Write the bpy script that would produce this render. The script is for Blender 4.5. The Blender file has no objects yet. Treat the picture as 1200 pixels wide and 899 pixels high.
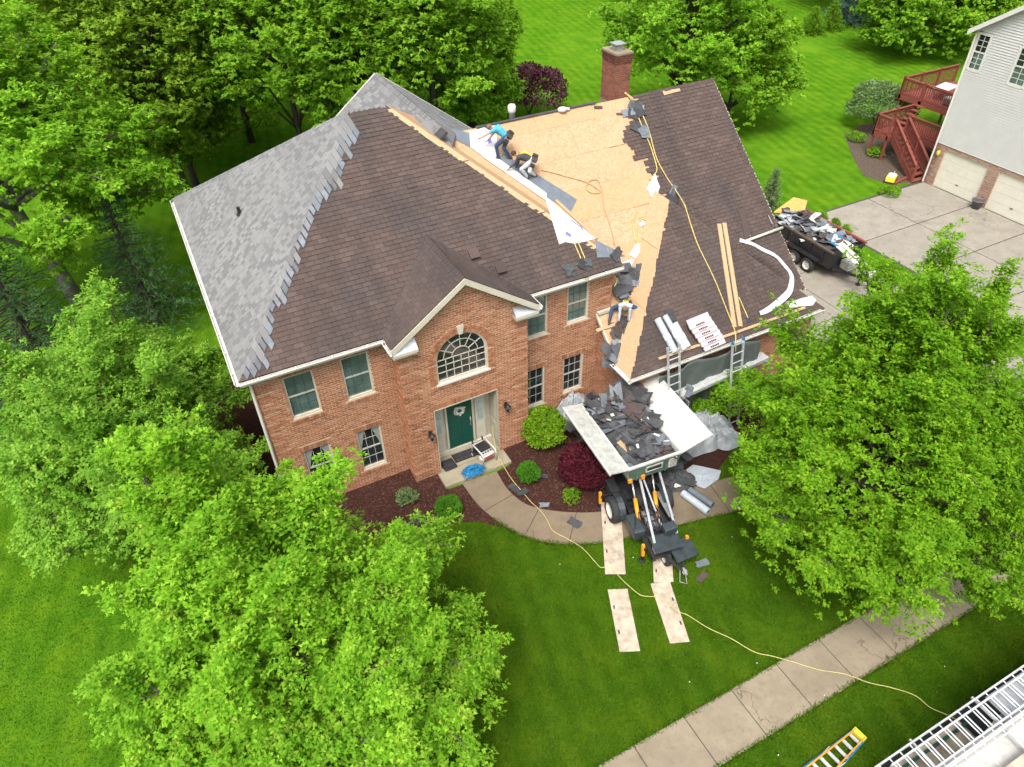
import bpy, bmesh, math, random
import numpy as np
from math import radians, sin, cos, pi, sqrt
from mathutils import Vector, Matrix, geometry

# ------------------------------------------------------------------ camera, light, exposure
scene = bpy.context.scene
COL = scene.collection
CAM_H = 18.5
YAW, TILT, ROLL, FOC = radians(-26.5), radians(49.86), radians(-1.45), 850.0   # focal length in photo pixels (1200 wide)
CAMPOS = Vector((0, 0, CAM_H))
CROT = Matrix.Rotation(YAW, 3, 'Z') @ Matrix.Rotation(TILT, 3, 'X') @ Matrix.Rotation(ROLL, 3, 'Z')
cam_data = bpy.data.cameras.new('camera')
cam_data.sensor_fit = 'HORIZONTAL'
cam_data.sensor_width = 36.0
cam_data.lens = 36.0 * FOC / 1200.0
cam_data.clip_start = 0.1
cam_data.clip_end = 2000.0
cam = bpy.data.objects.new('camera', cam_data)
cam.matrix_world = Matrix.Translation(CAMPOS) @ CROT.to_4x4()
COL.objects.link(cam)
scene.camera = cam

SUN_EL, SUN_AZ = radians(60), radians(222)      # azimuth clockwise from +Y (where the light comes from)
world = bpy.data.worlds.new('World')
scene.world = world
world.use_nodes = True
_nt = world.node_tree
_nt.nodes.clear()
_out = _nt.nodes.new('ShaderNodeOutputWorld')
_bg = _nt.nodes.new('ShaderNodeBackground')
_sky = _nt.nodes.new('ShaderNodeTexSky')
_sky.sky_type = 'NISHITA'
_sky.sun_disc = False
_sky.sun_elevation = SUN_EL
_sky.sun_rotation = SUN_AZ
_sky.air_density = 1.0
_sky.dust_density = 6.0
_sky.ozone_density = 1.0
_hs = _nt.nodes.new('ShaderNodeHueSaturation')     # thin overcast: the blue is mostly veiled
_hs.inputs['Saturation'].default_value = 0.35
_bg.inputs['Strength'].default_value = 0.15
_nt.links.new(_sky.outputs[0], _hs.inputs['Color'])
_nt.links.new(_hs.outputs[0], _bg.inputs['Color'])
_nt.links.new(_bg.outputs[0], _out.inputs['Surface'])
sl = bpy.data.lights.new('sun', 'SUN')
sl.energy = 1.25
sl.angle = radians(20)
sl.color = (1.0, 0.96, 0.9)
sun = bpy.data.objects.new('sun', sl)
_d = Vector((sin(SUN_AZ) * cos(SUN_EL), cos(SUN_AZ) * cos(SUN_EL), sin(SUN_EL)))
sun.rotation_euler = _d.to_track_quat('Z', 'Y').to_euler()
sun.location = (0, 0, 60)
COL.objects.link(sun)
scene.view_settings.view_transform = 'Standard'
scene.view_settings.look = 'None'
scene.view_settings.gamma = 1.0
scene.view_settings.use_curve_mapping = False
scene.view_settings.exposure = 1.0
scene.render.engine = 'CYCLES'
scene.cycles.max_bounces = 6
scene.cycles.transparent_max_bounces = 6
scene.cycles.transmission_bounces = 3
scene.cycles.caustics_reflective = False
scene.cycles.caustics_refractive = False

# ------------------------------------------------------------------ photo pixel -> place
def ray(px, py):
    return CROT @ Vector((px - 600.0, -(py - 449.5), -FOC))
def gz(px, py, z=0.0):
    r = ray(px, py); return CAMPOS + r * ((z - CAM_H) / r.z)
def gy(px, py, y):
    r = ray(px, py); return CAMPOS + r * (y / r.y)
def gx(px, py, x):
    r = ray(px, py); return CAMPOS + r * (x / r.x)
def gplane(px, py, o, n):
    r = ray(px, py); n = Vector(n); return CAMPOS + r * ((Vector(o) - CAMPOS).dot(n) / r.dot(n))

# ------------------------------------------------------------------ mesh building
class MB:
    def __init__(s):
        s.v = []; s.f = []; s.m = []
    def add(s, vs, fs, mi=0):
        b = len(s.v)
        s.v.extend([tuple(p) for p in vs])
        for f in fs:
            s.f.append(tuple(b + i for i in f)); s.m.append(mi)
        return s
    def box(s, x0, x1, y0, y1, z0, z1, mi=0):
        vs = [(x, y, z) for z in (z0, z1) for y in (y0, y1) for x in (x0, x1)]
        return s.add(vs, [(0, 2, 3, 1), (4, 5, 7, 6), (0, 1, 5, 4), (2, 6, 7, 3), (0, 4, 6, 2), (1, 3, 7, 5)], mi)
    def obox(s, o, ax, ay, az, mi=0):
        """box from corner o with edge vectors"""
        o = Vector(o); ax = Vector(ax); ay = Vector(ay); az = Vector(az)
        vs = [o + ax * i + ay * j + az * k for k in (0, 1) for j in (0, 1) for i in (0, 1)]
        return s.add(vs, [(0, 2, 3, 1), (4, 5, 7, 6), (0, 1, 5, 4), (2, 6, 7, 3), (0, 4, 6, 2), (1, 3, 7, 5)], mi)
    def beam(s, a, b, w, h, up=(0, 0, 1), mi=0):
        a = Vector(a); b = Vector(b); d = (b - a).normalized(); up = Vector(up)
        r = d.cross(up)
        if r.length < 1e-4: r = d.cross(Vector((1, 0, 0)))
        r.normalize(); u = r.cross(d).normalized()
        return s.obox(a - r * w / 2 - u * h / 2, b - a, r * w, u * h, mi)
    def prism(s, poly, ext, mi=0):
        """closed polygon (3d points) extruded by ext"""
        n = len(poly); poly = [Vector(p) for p in poly]; e = Vector(ext)
        vs = poly + [p + e for p in poly]
        fs = [tuple(range(n - 1, -1, -1)), tuple(range(n, 2 * n))] + [(i, (i + 1) % n, n + (i + 1) % n, n + i) for i in range(n)]
        return s.add(vs, fs, mi)
    def tube(s, pts, r, n=8, mi=0, cap=True):
        pts = [Vector(p) for p in pts]; k = len(pts)
        rs = r if isinstance(r, (list, tuple)) else [r] * k
        prev = None; vs = []
        for i, p in enumerate(pts):
            d = (pts[min(i + 1, k - 1)] - pts[max(i - 1, 0)])
            if d.length < 1e-9: d = Vector((0, 0, 1))
            d.normalize()
            if prev is None:
                a = d.orthogonal().normalized()
            else:
                a = prev - d * prev.dot(d)
                if a.length < 1e-6: a = d.orthogonal()
                a.normalize()
            prev = a; b = d.cross(a)
            for j in range(n):
                t = 2 * pi * j / n
                vs.append(p + (a * cos(t) + b * sin(t)) * rs[i])
        fs = []
        for i in range(k - 1):
            for j in range(n):
                q = (j + 1) % n
                fs.append((i * n + j, i * n + q, (i + 1) * n + q, (i + 1) * n + j))
        if cap:
            fs.append(tuple(range(n - 1, -1, -1))); fs.append(tuple((k - 1) * n + j for j in range(n)))
        return s.add(vs, fs, mi)
    def lathe(s, prof, c, axis=(0, 0, 1), n=20, mi=0, cap=True):
        """profile of (radius, height) round axis through c"""
        c = Vector(c); d = Vector(axis).normalized(); a = d.orthogonal().normalized(); b = d.cross(a)
        vs = []
        for r, h in prof:
            for j in range(n):
                t = 2 * pi * j / n
                vs.append(c + d * h + (a * cos(t) + b * sin(t)) * max(r, 1e-4))
        fs = []
        for i in range(len(prof) - 1):
            for j in range(n):
                q = (j + 1) % n
                fs.append((i * n + j, i * n + q, (i + 1) * n + q, (i + 1) * n + j))
        if cap: fs.append(tuple(range(n - 1, -1, -1))); fs.append(tuple((len(prof) - 1) * n + j for j in range(n)))
        return s.add(vs, fs, mi)
    def ball(s, c, r, n=10, m=7, mi=0):
        r = Vector(r) if not isinstance(r, (int, float)) else Vector((r, r, r)); c = Vector(c)
        vs = [c + Vector((0, 0, r.z))]
        for i in range(1, m):
            t = pi * i / m
            for j in range(n):
                p = 2 * pi * j / n
                vs.append(c + Vector((r.x * sin(t) * cos(p), r.y * sin(t) * sin(p), r.z * cos(t))))
        vs.append(c - Vector((0, 0, r.z)))
        fs = [(0, 1 + j, 1 + (j + 1) % n) for j in range(n)]
        for i in range(m - 2):
            for j in range(n):
                q = (j + 1) % n
                fs.append((1 + i * n + j, 1 + (i + 1) * n + j, 1 + (i + 1) * n + q, 1 + i * n + q))
        b = 1 + (m - 2) * n
        fs += [(len(vs) - 1, b + (j + 1) % n, b + j) for j in range(n)]
        return s.add(vs, fs, mi)
    def build(s, name, mat, parent=None, local=False, smooth=False, bevel=0.0, origin=None):
        vs = np.array(s.v, dtype=float) if s.v else np.zeros((0, 3))
        me = bpy.data.meshes.new(name)
        if parent is not None:
            if not local:
                vs = vs - np.array(root_off(parent))
        else:
            if origin is None and len(vs):
                lo = vs.min(0); hi = vs.max(0); origin = ((lo[0] + hi[0]) / 2, (lo[1] + hi[1]) / 2, lo[2])
            vs = vs - np.array(origin)
        me.from_pydata(vs.tolist(), [], s.f)
        mats = mat if isinstance(mat, (list, tuple)) else [mat]
        for m in mats: me.materials.append(m)
        if len(mats) > 1: me.polygons.foreach_set('material_index', s.m)
        if smooth: me.polygons.foreach_set('use_smooth', [True] * len(me.polygons))
        me.update()
        o = bpy.data.objects.new(name, me)
        COL.objects.link(o)
        if parent is not None: o.parent = parent
        else: o.location = origin
        if bevel:
            md = o.modifiers.new('bevel', 'BEVEL'); md.width = bevel; md.segments = 2; md.limit_method = 'ANGLE'; md.angle_limit = radians(40)
        return o

def root_off(o):
    p = Vector((0, 0, 0))
    while o is not None:
        p += o.location; o = o.parent
    return p

def tag(o, label=None, cat=None, group=None, kind=None):
    if label: o['label'] = label
    if cat: o['category'] = cat
    if group: o['group'] = group
    if kind: o['kind'] = kind
    return o
def thing(name, label, cat, loc=(0, 0, 0), rz=0.0, group=None):
    o = bpy.data.objects.new(name, None); o.empty_display_size = 0.3
    COL.objects.link(o); o.location = loc; o.rotation_euler = (0, 0, rz)
    return tag(o, label, cat, group)
def struct(o): o['kind'] = 'structure'; return o
def copy_tree(o, parent=None):
    c = o.copy(); COL.objects.link(c); c.parent = parent
    for ch in o.children: copy_tree(ch, c)
    return c
def np_mesh(name, V, F, mat, parent=None, origin=None, smooth=False):
    """V (n,3) array, F (m,k) index array of equal-sided faces"""
    me = bpy.data.meshes.new(name)
    off = np.array(root_off(parent)) if parent is not None else (np.array(origin) if origin is not None else np.zeros(3))
    V = V - off
    me.vertices.add(len(V)); me.vertices.foreach_set('co', V.astype(np.float32).ravel())
    k = F.shape[1]
    me.loops.add(F.size); me.loops.foreach_set('vertex_index', F.astype(np.int32).ravel())
    me.polygons.add(len(F)); me.polygons.foreach_set('loop_start', (np.arange(len(F)) * k).astype(np.int32))
    if smooth: me.polygons.foreach_set('use_smooth', np.ones(len(F), dtype=bool))
    me.materials.append(mat)
    me.update(calc_edges=True)
    o = bpy.data.objects.new(name, me); COL.objects.link(o)
    if parent is not None: o.parent = parent
    elif origin is not None: o.location = origin
    return o

# ------------------------------------------------------------------ materials
class NT:
    def __init__(s, name):
        s.mat = bpy.data.materials.new(name); s.mat.use_nodes = True
        s.t = s.mat.node_tree; s.t.nodes.clear()
        s.out = s.t.nodes.new('ShaderNodeOutputMaterial')
        s.b = s.t.nodes.new('ShaderNodeBsdfPrincipled')
        s.t.links.new(s.b.outputs[0], s.out.inputs[0])
    def n(s, typ, **kw):
        nd = s.t.nodes.new(typ)
        for k, v in kw.items():
            if k.startswith('i_'):
                key = k[2:].replace('_', ' ')
                key = int(key) if key.isdigit() else key
                nd.inputs[key].default_value = v
            else: setattr(nd, k, v)
        return nd
    def l(s, a, b): s.t.links.new(a, b)
    def coord(s, which='Object', scale=(1, 1, 1), rot=(0, 0, 0)):
        tc = s.n('ShaderNodeTexCoord'); mp = s.n('ShaderNodeMapping')
        mp.inputs['Scale'].default_value = scale; mp.inputs['Rotation'].default_value = rot
        s.l(tc.outputs[which], mp.inputs['Vector']); return mp.outputs[0]
    def pos(s, scale=(1, 1, 1), rot=(0, 0, 0)):
        g = s.n('ShaderNodeNewGeometry'); mp = s.n('ShaderNodeMapping')
        mp.inputs['Scale'].default_value = scale; mp.inputs['Rotation'].default_value = rot
        s.l(g.outputs['Position'], mp.inputs['Vector']); return mp.outputs[0]
    def noise(s, vec, scale, detail=4, rough=0.6, dist=0.0):
        nd = s.n('ShaderNodeTexNoise'); nd.inputs['Scale'].default_value = scale
        nd.inputs['Detail'].default_value = detail; nd.inputs['Roughness'].default_value = rough; nd.inputs['Distortion'].default_value = dist
        s.l(vec, nd.inputs['Vector']); return nd.outputs[0]
    def ramp(s, fac, stops):
        r = s.n('ShaderNodeValToRGB'); e = r.color_ramp.elements
        while len(e) < len(stops): e.new(0.5)
        for i, (p, c) in enumerate(stops):
            e[i].position = p; e[i].color = (c[0], c[1], c[2], 1)
        s.l(fac, r.inputs[0]); return r.outputs[0]
    def mix(s, fac, a, b, mode='MIX'):
        m = s.n('ShaderNodeMix'); m.data_type = 'RGBA'; m.blend_type = mode
        for inp, v in ((m.inputs[0], fac), (m.inputs[6], a), (m.inputs[7], b)):
            if isinstance(v, (int, float)): inp.default_value = v
            elif isinstance(v, (tuple, list)): inp.default_value = (v[0], v[1], v[2], 1)
            else: s.l(v, inp)
        return m.outputs[2]
    def math(s, op, a, b=0.0, clamp=False):
        m = s.n('ShaderNodeMath'); m.operation = op; m.use_clamp = clamp
        for inp, v in ((m.inputs[0], a), (m.inputs[1], b)):
            if isinstance(v, (int, float)): inp.default_value = v
            else: s.l(v, inp)
        return m.outputs[0]
    def rnd(s):
        """random value for each island and each object"""
        g = s.n('ShaderNodeNewGeometry'); o = s.n('ShaderNodeObjectInfo')
        a = s.math('ADD', g.outputs['Random Per Island'], o.outputs['Random'])
        return s.math('FRACT', a)
    def bump(s, h, strength=0.3, dist=0.02):
        b = s.n('ShaderNodeBump'); b.inputs['Strength'].default_value = strength; b.inputs['Distance'].default_value = dist
        s.l(h, b.inputs['Height']); s.l(b.outputs[0], s.b.inputs['Normal'])
    def color(s, c): 
        if isinstance(c, (tuple, list)): s.b.inputs['Base Color'].default_value = (c[0], c[1], c[2], 1)
        else: s.l(c, s.b.inputs['Base Color'])
    def rough(s, v, spec=None, metal=None):
        s.b.inputs['Roughness'].default_value = v
        if spec is not None: s.b.inputs['Specular IOR Level'].default_value = spec
        if metal is not None: s.b.inputs['Metallic'].default_value = metal

def simple(name, c, rough=0.6, var=0.15, scale=3.0, metal=0.0, spec=0.4, bump=0.0, dirt=0.0, island=0.0):
    """painted / plain material: base colour with soft wear, optional grime and per-piece shade"""
    t = NT(name); v = t.pos()
    n = t.noise(v, scale, 5)
    lo = tuple(x * (1 - var) for x in c); hi = tuple(min(1, x * (1 + var)) for x in c)
    col = t.ramp(n, [(0.3, lo), (0.7, hi)])
    if dirt:
        d = t.noise(v, scale * 0.6, 6, 0.75)
        f = t.math('MULTIPLY', t.ramp(d, [(0.48, (0, 0, 0)), (0.68, (1, 1, 1))]), dirt)
        col = t.mix(f, col, tuple(x * 0.35 + 0.02 for x in c))
    if island:
        r = t.rnd(); k = t.math('ADD', t.math('MULTIPLY', r, 2 * island), 1 - island)
        cm = t.n('ShaderNodeCombineColor')
        for i in range(3): t.l(k, cm.inputs[i])
        col = t.mix(1.0, col, cm.outputs[0], 'MULTIPLY')
    t.color(col); t.rough(rough, spec, metal)
    if bump: t.bump(t.noise(v, scale * 8, 4), bump, 0.01)
    return t.mat
M = {}
def _grass(name='lawn_grass', k=1.0):
    t = NT(name); v = t.pos()
    fine = t.noise(v, 38, 6, 0.75)
    mid = t.noise(v, 3.2, 5, 0.65)
    big = t.noise(v, 0.33, 4, 0.6)
    col = t.ramp(fine, [(0.30, (0.0279, 0.0817, 0.0044)), (0.52, (0.0663, 0.1858, 0.0089)), (0.74, (0.1485, 0.3195, 0.0208))])
    col = t.mix(t.ramp(mid, [(0.38, (0, 0, 0)), (0.66, (0.75, 0.75, 0.75))]), col, (0.0960, 0.2230, 0.0119))
    col = t.mix(t.ramp(big, [(0.40, (0, 0, 0)), (0.64, (0.6, 0.6, 0.6))]), col, (0.1309, 0.2452, 0.0149))
    # mower passes: one direction on the side lawn, another behind the house
    px = t.n('ShaderNodeSeparateXYZ'); t.l(v, px.inputs[0])
    for rot, sc, amt in ((radians(12), 0.42, 0.55), (radians(-38), 0.30, 0.30)):
        w = t.n('ShaderNodeTexWave', wave_type='BANDS', bands_direction='X'); w.inputs['Scale'].default_value = sc; w.inputs['Distortion'].default_value = 3.5; w.inputs['Detail'].default_value = 3; w.inputs['Detail Scale'].default_value = 0.6
        t.l(t.pos(rot=(0, 0, rot)), w.inputs[0])
        brk = t.noise(v, 0.12, 3, 0.6)
        f = t.math('MULTIPLY', t.math('MULTIPLY', w.outputs[1], t.ramp(brk, [(0.30, (0, 0, 0)), (0.55, (1, 1, 1))])), amt)
        col = t.mix(f, col, (0.0381, 0.1205, 0.0040))
    pat = t.noise(v, 0.85, 5, 0.7, 0.5)
    col = t.mix(t.ramp(pat, [(0.50, (0, 0, 0)), (0.72, (0.65, 0.65, 0.65))]), col, (0.1354, 0.2462, 0.0100))
    col = t.mix(t.ramp(pat, [(0.28, (0.55, 0.55, 0.55)), (0.45, (0, 0, 0))]), col, (0.0338, 0.1100, 0.0060))
    # worn yellowish flecks
    y = t.noise(v, 9, 3, 0.7)
    col = t.mix(t.ramp(y, [(0.66, (0, 0, 0)), (0.78, (0.35, 0.35, 0.35))]), col, (0.2969, 0.2825, 0.0446))
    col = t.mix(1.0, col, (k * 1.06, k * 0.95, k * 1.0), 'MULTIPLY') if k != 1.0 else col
    t.color(col); t.rough(0.95, 0.0); t.bump(fine, 0.9, 0.05)
    return t.mat
M['grass'] = _grass()
def _blade(name='grass_blades', k=1.0):
    t = NT(name); r = t.rnd(); v = t.pos(); n = t.noise(v, 0.5, 4); n2 = t.noise(v, 3.0, 4)
    col = t.ramp(r, [(0.0, (0.0524, 0.1561, 0.0059)), (0.5, (0.0873, 0.2304, 0.0103)), (0.9, (0.1485, 0.3121, 0.0178)), (1.0, (0.2620, 0.3121, 0.0446))])
    col = t.mix(t.ramp(n, [(0.4, (0, 0, 0)), (0.65, (0.5, 0.5, 0.5))]), col, (0.1485, 0.2750, 0.0119))
    col = t.mix(t.ramp(n2, [(0.4, (0, 0, 0)), (0.65, (0.4, 0.4, 0.4))]), col, (0.0489, 0.1412, 0.0059))
    pat = t.noise(v, 0.85, 5, 0.7, 0.5)
    col = t.mix(t.ramp(pat, [(0.50, (0, 0, 0)), (0.72, (0.65, 0.65, 0.65))]), col, (0.1440, 0.2619, 0.0120))
    col = t.mix(t.ramp(pat, [(0.28, (0.55, 0.55, 0.55)), (0.45, (0, 0, 0))]), col, (0.0381, 0.1257, 0.0060))
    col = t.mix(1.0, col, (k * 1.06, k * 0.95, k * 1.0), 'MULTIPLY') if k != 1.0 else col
    t.color(col); t.rough(0.9, 0.03)
    tr = t.n('ShaderNodeBsdfTranslucent'); t.l(col, tr.inputs[0]); ms = t.n('ShaderNodeMixShader'); ms.inputs[0].default_value = 0.3
    t.l(t.b.outputs[0], ms.inputs[1]); t.l(tr.outputs[0], ms.inputs[2]); t.l(ms.outputs[0], t.out.inputs[0])
    return t.mat
M['blade'] = _blade()
M['blade_front'] = _blade('darker_grass_blades', 0.66)  # same blade colours, multiplied darker for the front lawn
M['grass_front'] = _grass('darker_front_lawn', 0.64)  # same grass colours, multiplied darker for the front lawn sheet
def leafmat(name, a, b, c, trans=0.48, rough=0.65):
    t = NT(name); r = t.rnd(); v = t.pos(); n = t.noise(v, 0.9, 3)
    col = t.ramp(r, [(0.0, a), (0.55, b), (1.0, c)])
    col = t.mix(t.ramp(n, [(0.42, (0, 0, 0)), (0.62, (0.6, 0.6, 0.6))]), col, a)
    n3 = t.noise(v, 2.6, 3)
    col = t.mix(t.ramp(n3, [(0.52, (0, 0, 0)), (0.70, (0.45, 0.45, 0.45))]), col, (min(0.6, c[0] * 1.2 + 0.01), min(0.6, c[1] * 1.15 + 0.01), min(0.6, c[2] * 1.3 + 0.005)))
    t.color(col); t.rough(rough, 0.12)
    tr = t.n('ShaderNodeBsdfTranslucent'); t.l(t.mix(1.0, col, (1.25, 1.15, 0.6), 'MULTIPLY'), tr.inputs[0])
    ms = t.n('ShaderNodeMixShader'); ms.inputs[0].default_value = trans
    t.l(t.b.outputs[0], ms.inputs[1]); t.l(tr.outputs[0], ms.inputs[2]); t.l(ms.outputs[0], t.out.inputs[0])
    return t.mat
M['leaf_maple'] = leafmat('maple_leaf', (0.132, 0.323, 0.0182), (0.230, 0.471, 0.0213), (0.388, 0.648, 0.0618))
M['leaf_maple2'] = leafmat('dense_maple_leaf', (0.096, 0.248, 0.0092), (0.170, 0.359, 0.0120), (0.300, 0.495, 0.0294))
M['leaf_ornamental'] = leafmat('ornamental_leaf', (0.124, 0.295, 0.0279), (0.209, 0.419, 0.0387), (0.361, 0.589, 0.0765))
M['leaf_woods'] = leafmat('woods_leaf', (0.112, 0.262, 0.0164), (0.189, 0.384, 0.0196), (0.318, 0.521, 0.0360))
M['leaf_olive'] = leafmat('olive_leaf', (0.120, 0.234, 0.0174), (0.199, 0.346, 0.0240), (0.318, 0.469, 0.0436))
M['leaf_far'] = leafmat('light_woods_leaf', (0.139, 0.300, 0.0187), (0.215, 0.428, 0.0250), (0.327, 0.557, 0.0468))
M['leaf_pine'] = leafmat('pine_needle', (0.051, 0.149, 0.0462), (0.087, 0.218, 0.0673), (0.138, 0.287, 0.0950), 0.15)
M['leaf_spruce'] = leafmat('spruce_needle', (0.039, 0.098, 0.072), (0.065, 0.137, 0.104), (0.104, 0.189, 0.150), 0.1)
M['leaf_lime'] = leafmat('lime_leaf', (0.119, 0.264, 0.0100), (0.198, 0.372, 0.0140), (0.290, 0.456, 0.0360))
M['leaf_box'] = leafmat('boxwood_leaf', (0.060, 0.204, 0.014), (0.102, 0.300, 0.018), (0.156, 0.372, 0.036))
M['leaf_plum'] = leafmat('plum_leaf', (0.053, 0.018, 0.027), (0.098, 0.033, 0.048), (0.150, 0.068, 0.075), 0.2)
M['leaf_crimson'] = leafmat('crimson_leaf', (0.047, 0.006, 0.0112), (0.089, 0.011, 0.0200), (0.137, 0.022, 0.0336), 0.25)
M['leaf_grey'] = leafmat('grey_green_leaf', (0.126, 0.218, 0.0805), (0.193, 0.302, 0.1127), (0.319, 0.437, 0.2093))
def _bark():
    t = NT('bark'); v = t.pos(scale=(1, 1, 0.3)); n = t.noise(v, 14, 6, 0.7)
    t.color(t.ramp(n, [(0.3, (0.045, 0.036, 0.028)), (0.6, (0.13, 0.11, 0.09)), (0.8, (0.22, 0.20, 0.17))])); t.rough(0.9, 0.2); t.bump(n, 0.6, 0.03); return t.mat
M['bark'] = _bark()
M['bark_grey'] = simple('pale_bark', (0.22, 0.20, 0.17), 0.9, 0.4, 8, bump=0.4)
M['bark_dark'] = simple('dark_bark', (0.055, 0.045, 0.035), 0.9, 0.4, 8, bump=0.4)
def _mulch():
    t = NT('mulch'); v = t.pos(); n = t.noise(v, 30, 6, 0.75); n2 = t.noise(v, 2, 4)
    col = t.ramp(n, [(0.3, (0.018, 0.008, 0.006)), (0.5, (0.055, 0.022, 0.016)), (0.72, (0.13, 0.062, 0.045))])
    col = t.mix(t.math('MULTIPLY', n2, 0.35), col, (0.035, 0.018, 0.014))
    t.color(col); t.rough(0.95, 0.1); t.bump(n, 1.0, 0.05); return t.mat
M['mulch'] = _mulch()
M['mulch_chip'] = simple('mulch_chip', (0.085, 0.036, 0.026), 0.95, 0.3, 6, island=0.6)
M['soil'] = simple('soil', (0.085, 0.062, 0.045), 0.95, 0.4, 7, bump=0.8)
def _conc(name, c, stain):
    t = NT(name); v = t.pos(); n = t.noise(v, 1.3, 6, 0.65); f = t.noise(v, 40, 5, 0.7); s = t.noise(v, 5.5, 6, 0.8)
    r = t.rnd()
    vc = t.n('ShaderNodeTexVoronoi', feature='DISTANCE_TO_EDGE'); vc.inputs['Scale'].default_value = 0.42; dv = t.n('ShaderNodeVectorMath', operation='ADD'); nn = t.n('ShaderNodeTexNoise'); nn.inputs['Scale'].default_value = 1.6; nn.inputs['Detail'].default_value = 5; t.l(v, nn.inputs['Vector']); t.l(v, dv.inputs[0]); t.l(nn.outputs['Color'], dv.inputs[1]); t.l(dv.outputs[0], vc.inputs['Vector'])
    col = t.ramp(n, [(0.3, tuple(x * 0.72 for x in c)), (0.65, c)])
    col = t.mix(t.ramp(s, [(0.50, (0, 0, 0)), (0.75, (stain,) * 3)]), col, tuple(x * 0.45 for x in c))
    col = t.mix(t.math('MULTIPLY', f, 0.25), col, tuple(x * 0.6 for x in c))
    col = t.mix(t.math('MULTIPLY', r, 0.25), col, tuple(x * 0.68 for x in c))
    gate = t.ramp(t.noise(v, 0.25, 2), [(0.52, (0, 0, 0)), (0.56, (0.8, 0.8, 0.8))])
    crk = t.ramp(vc.outputs['Distance'], [(0.0, (1, 1, 1)), (0.008, (0, 0, 0))])
    col = t.mix(t.math('MULTIPLY', gate, crk), col, tuple(x * 0.25 for x in c))
    oil = t.noise(v, 0.6, 5, 0.7)
    col = t.mix(t.ramp(oil, [(0.55, (0, 0, 0)), (0.72, (0.55, 0.55, 0.55))]), col, tuple(x * 0.5 for x in c))
    t.color(col); t.rough(0.9, 0.2); t.bump(f, 0.25, 0.01); return t.mat
M['walk_conc'] = _conc('walk_concrete', (0.2160, 0.1692, 0.1152), 0.5)
M['side_conc'] = _conc('sidewalk_concrete', (0.285, 0.238, 0.170), 0.65)
M['drive_conc'] = _conc('driveway_concrete', (0.3120, 0.2847, 0.2340), 0.6)
M['step_conc'] = _conc('step_concrete', (0.3300, 0.2850, 0.2025), 0.4)
M['joint'] = simple('joint', (0.06, 0.055, 0.045), 0.95)
def _asphalt():
    t = NT('asphalt'); v = t.pos(); n = t.noise(v, 60, 5, 0.8); b = t.noise(v, 1.1, 4)
    col = t.ramp(n, [(0.3, (0.022, 0.022, 0.024)), (0.7, (0.075, 0.075, 0.08))])
    t.color(t.mix(t.math('MULTIPLY', b, 0.4), col, (0.04, 0.04, 0.042))); t.rough(0.9, 0.2); t.bump(n, 0.5, 0.01); return t.mat
M['asphalt'] = _asphalt()
def _brick(name, cols, stain=0.0):
    t = NT(name); r = t.rnd(); v = t.pos(); n = t.noise(v, 25, 4, 0.7); big = t.noise(v, 0.8, 3)
    col = t.ramp(r, cols)
    col = t.mix(t.math('MULTIPLY', n, 0.35), col, (0.20, 0.075, 0.04))
    col = t.mix(t.ramp(big, [(0.45, (0, 0, 0)), (0.7, (0.22, 0.22, 0.22))]), col, (0.38, 0.18, 0.11))
    t.color(col); t.rough(0.88, 0.2); t.bump(n, 0.4, 0.004); return t.mat
M['brick'] = _brick('brick', [(0.0, (0.245, 0.100, 0.052)), (0.25, (0.325, 0.140, 0.074)), (0.7, (0.395, 0.180, 0.098)), (1.0, (0.47, 0.245, 0.142))])
M['brick_red'] = _brick('chimney_brick', [(0.0, (0.1280, 0.0400, 0.0280)), (0.4, (0.1920, 0.0600, 0.0400)), (1.0, (0.2640, 0.0960, 0.0640))])
M['brick_dark'] = _brick('sooty_brick', [(0.0, (0.05, 0.025, 0.02)), (0.5, (0.085, 0.035, 0.027)), (1.0, (0.14, 0.055, 0.04))])
M['brick_pink'] = _brick('pinkish_brick', [(0.0, (0.2400, 0.1520, 0.1200)), (0.5, (0.3200, 0.2160, 0.1680)), (1.0, (0.4000, 0.2960, 0.2400))])
M['mortar_dark'] = simple('chimney_mortar', (0.24, 0.17, 0.135), 0.95, 0.12, 5)
M['mortar'] = simple('mortar', (0.50, 0.40, 0.285), 0.95, 0.12, 5)
def _shingle(name, cols, gran, streak, island=True):
    t = NT(name); r = t.rnd(); v = t.pos(); n = t.noise(v, 55, 5, 0.75); b = t.noise(v, 0.55, 4, 0.6)
    col = t.ramp(r, cols)
    col = t.mix(t.math('MULTIPLY', n, 0.5), col, gran)
    col = t.mix(t.ramp(b, [(0.46, (0, 0, 0)), (0.66, (0.55, 0.55, 0.55))]), col, streak)
    st = t.noise(t.pos(scale=(1.1, 0.22, 0.22)), 1.0, 5, 0.65)
    col = t.mix(t.ramp(st, [(0.48, (0, 0, 0)), (0.70, (0.6, 0.6, 0.6))]), col, tuple(q * 0.72 for q in streak))
    t.color(col); t.rough(0.93, 0.15); t.bump(n, 0.4, 0.006); return t.mat
M['sh_old'] = _shingle('weathered_brown_shingle', [(0.0, (0.080, 0.057, 0.049)), (0.3, (0.090, 0.064, 0.055)), (0.75, (0.100, 0.072, 0.062)), (1.0, (0.118, 0.086, 0.073))], (0.066, 0.050, 0.045), (0.064, 0.054, 0.053))
M['sh_new'] = _shingle('new_grey_shingle', [(0.0, (0.132, 0.133, 0.134)), (0.32, (0.152, 0.153, 0.153)), (0.44, (0.196, 0.196, 0.195)), (1.0, (0.238, 0.237, 0.233))], (0.160, 0.160, 0.160), (0.180, 0.180, 0.179))
M['sh_back'] = simple('shingle_underside', (0.0525, 0.0547, 0.0585), 0.85, 0.3, 6, bump=0.3, island=0.45)
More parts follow.
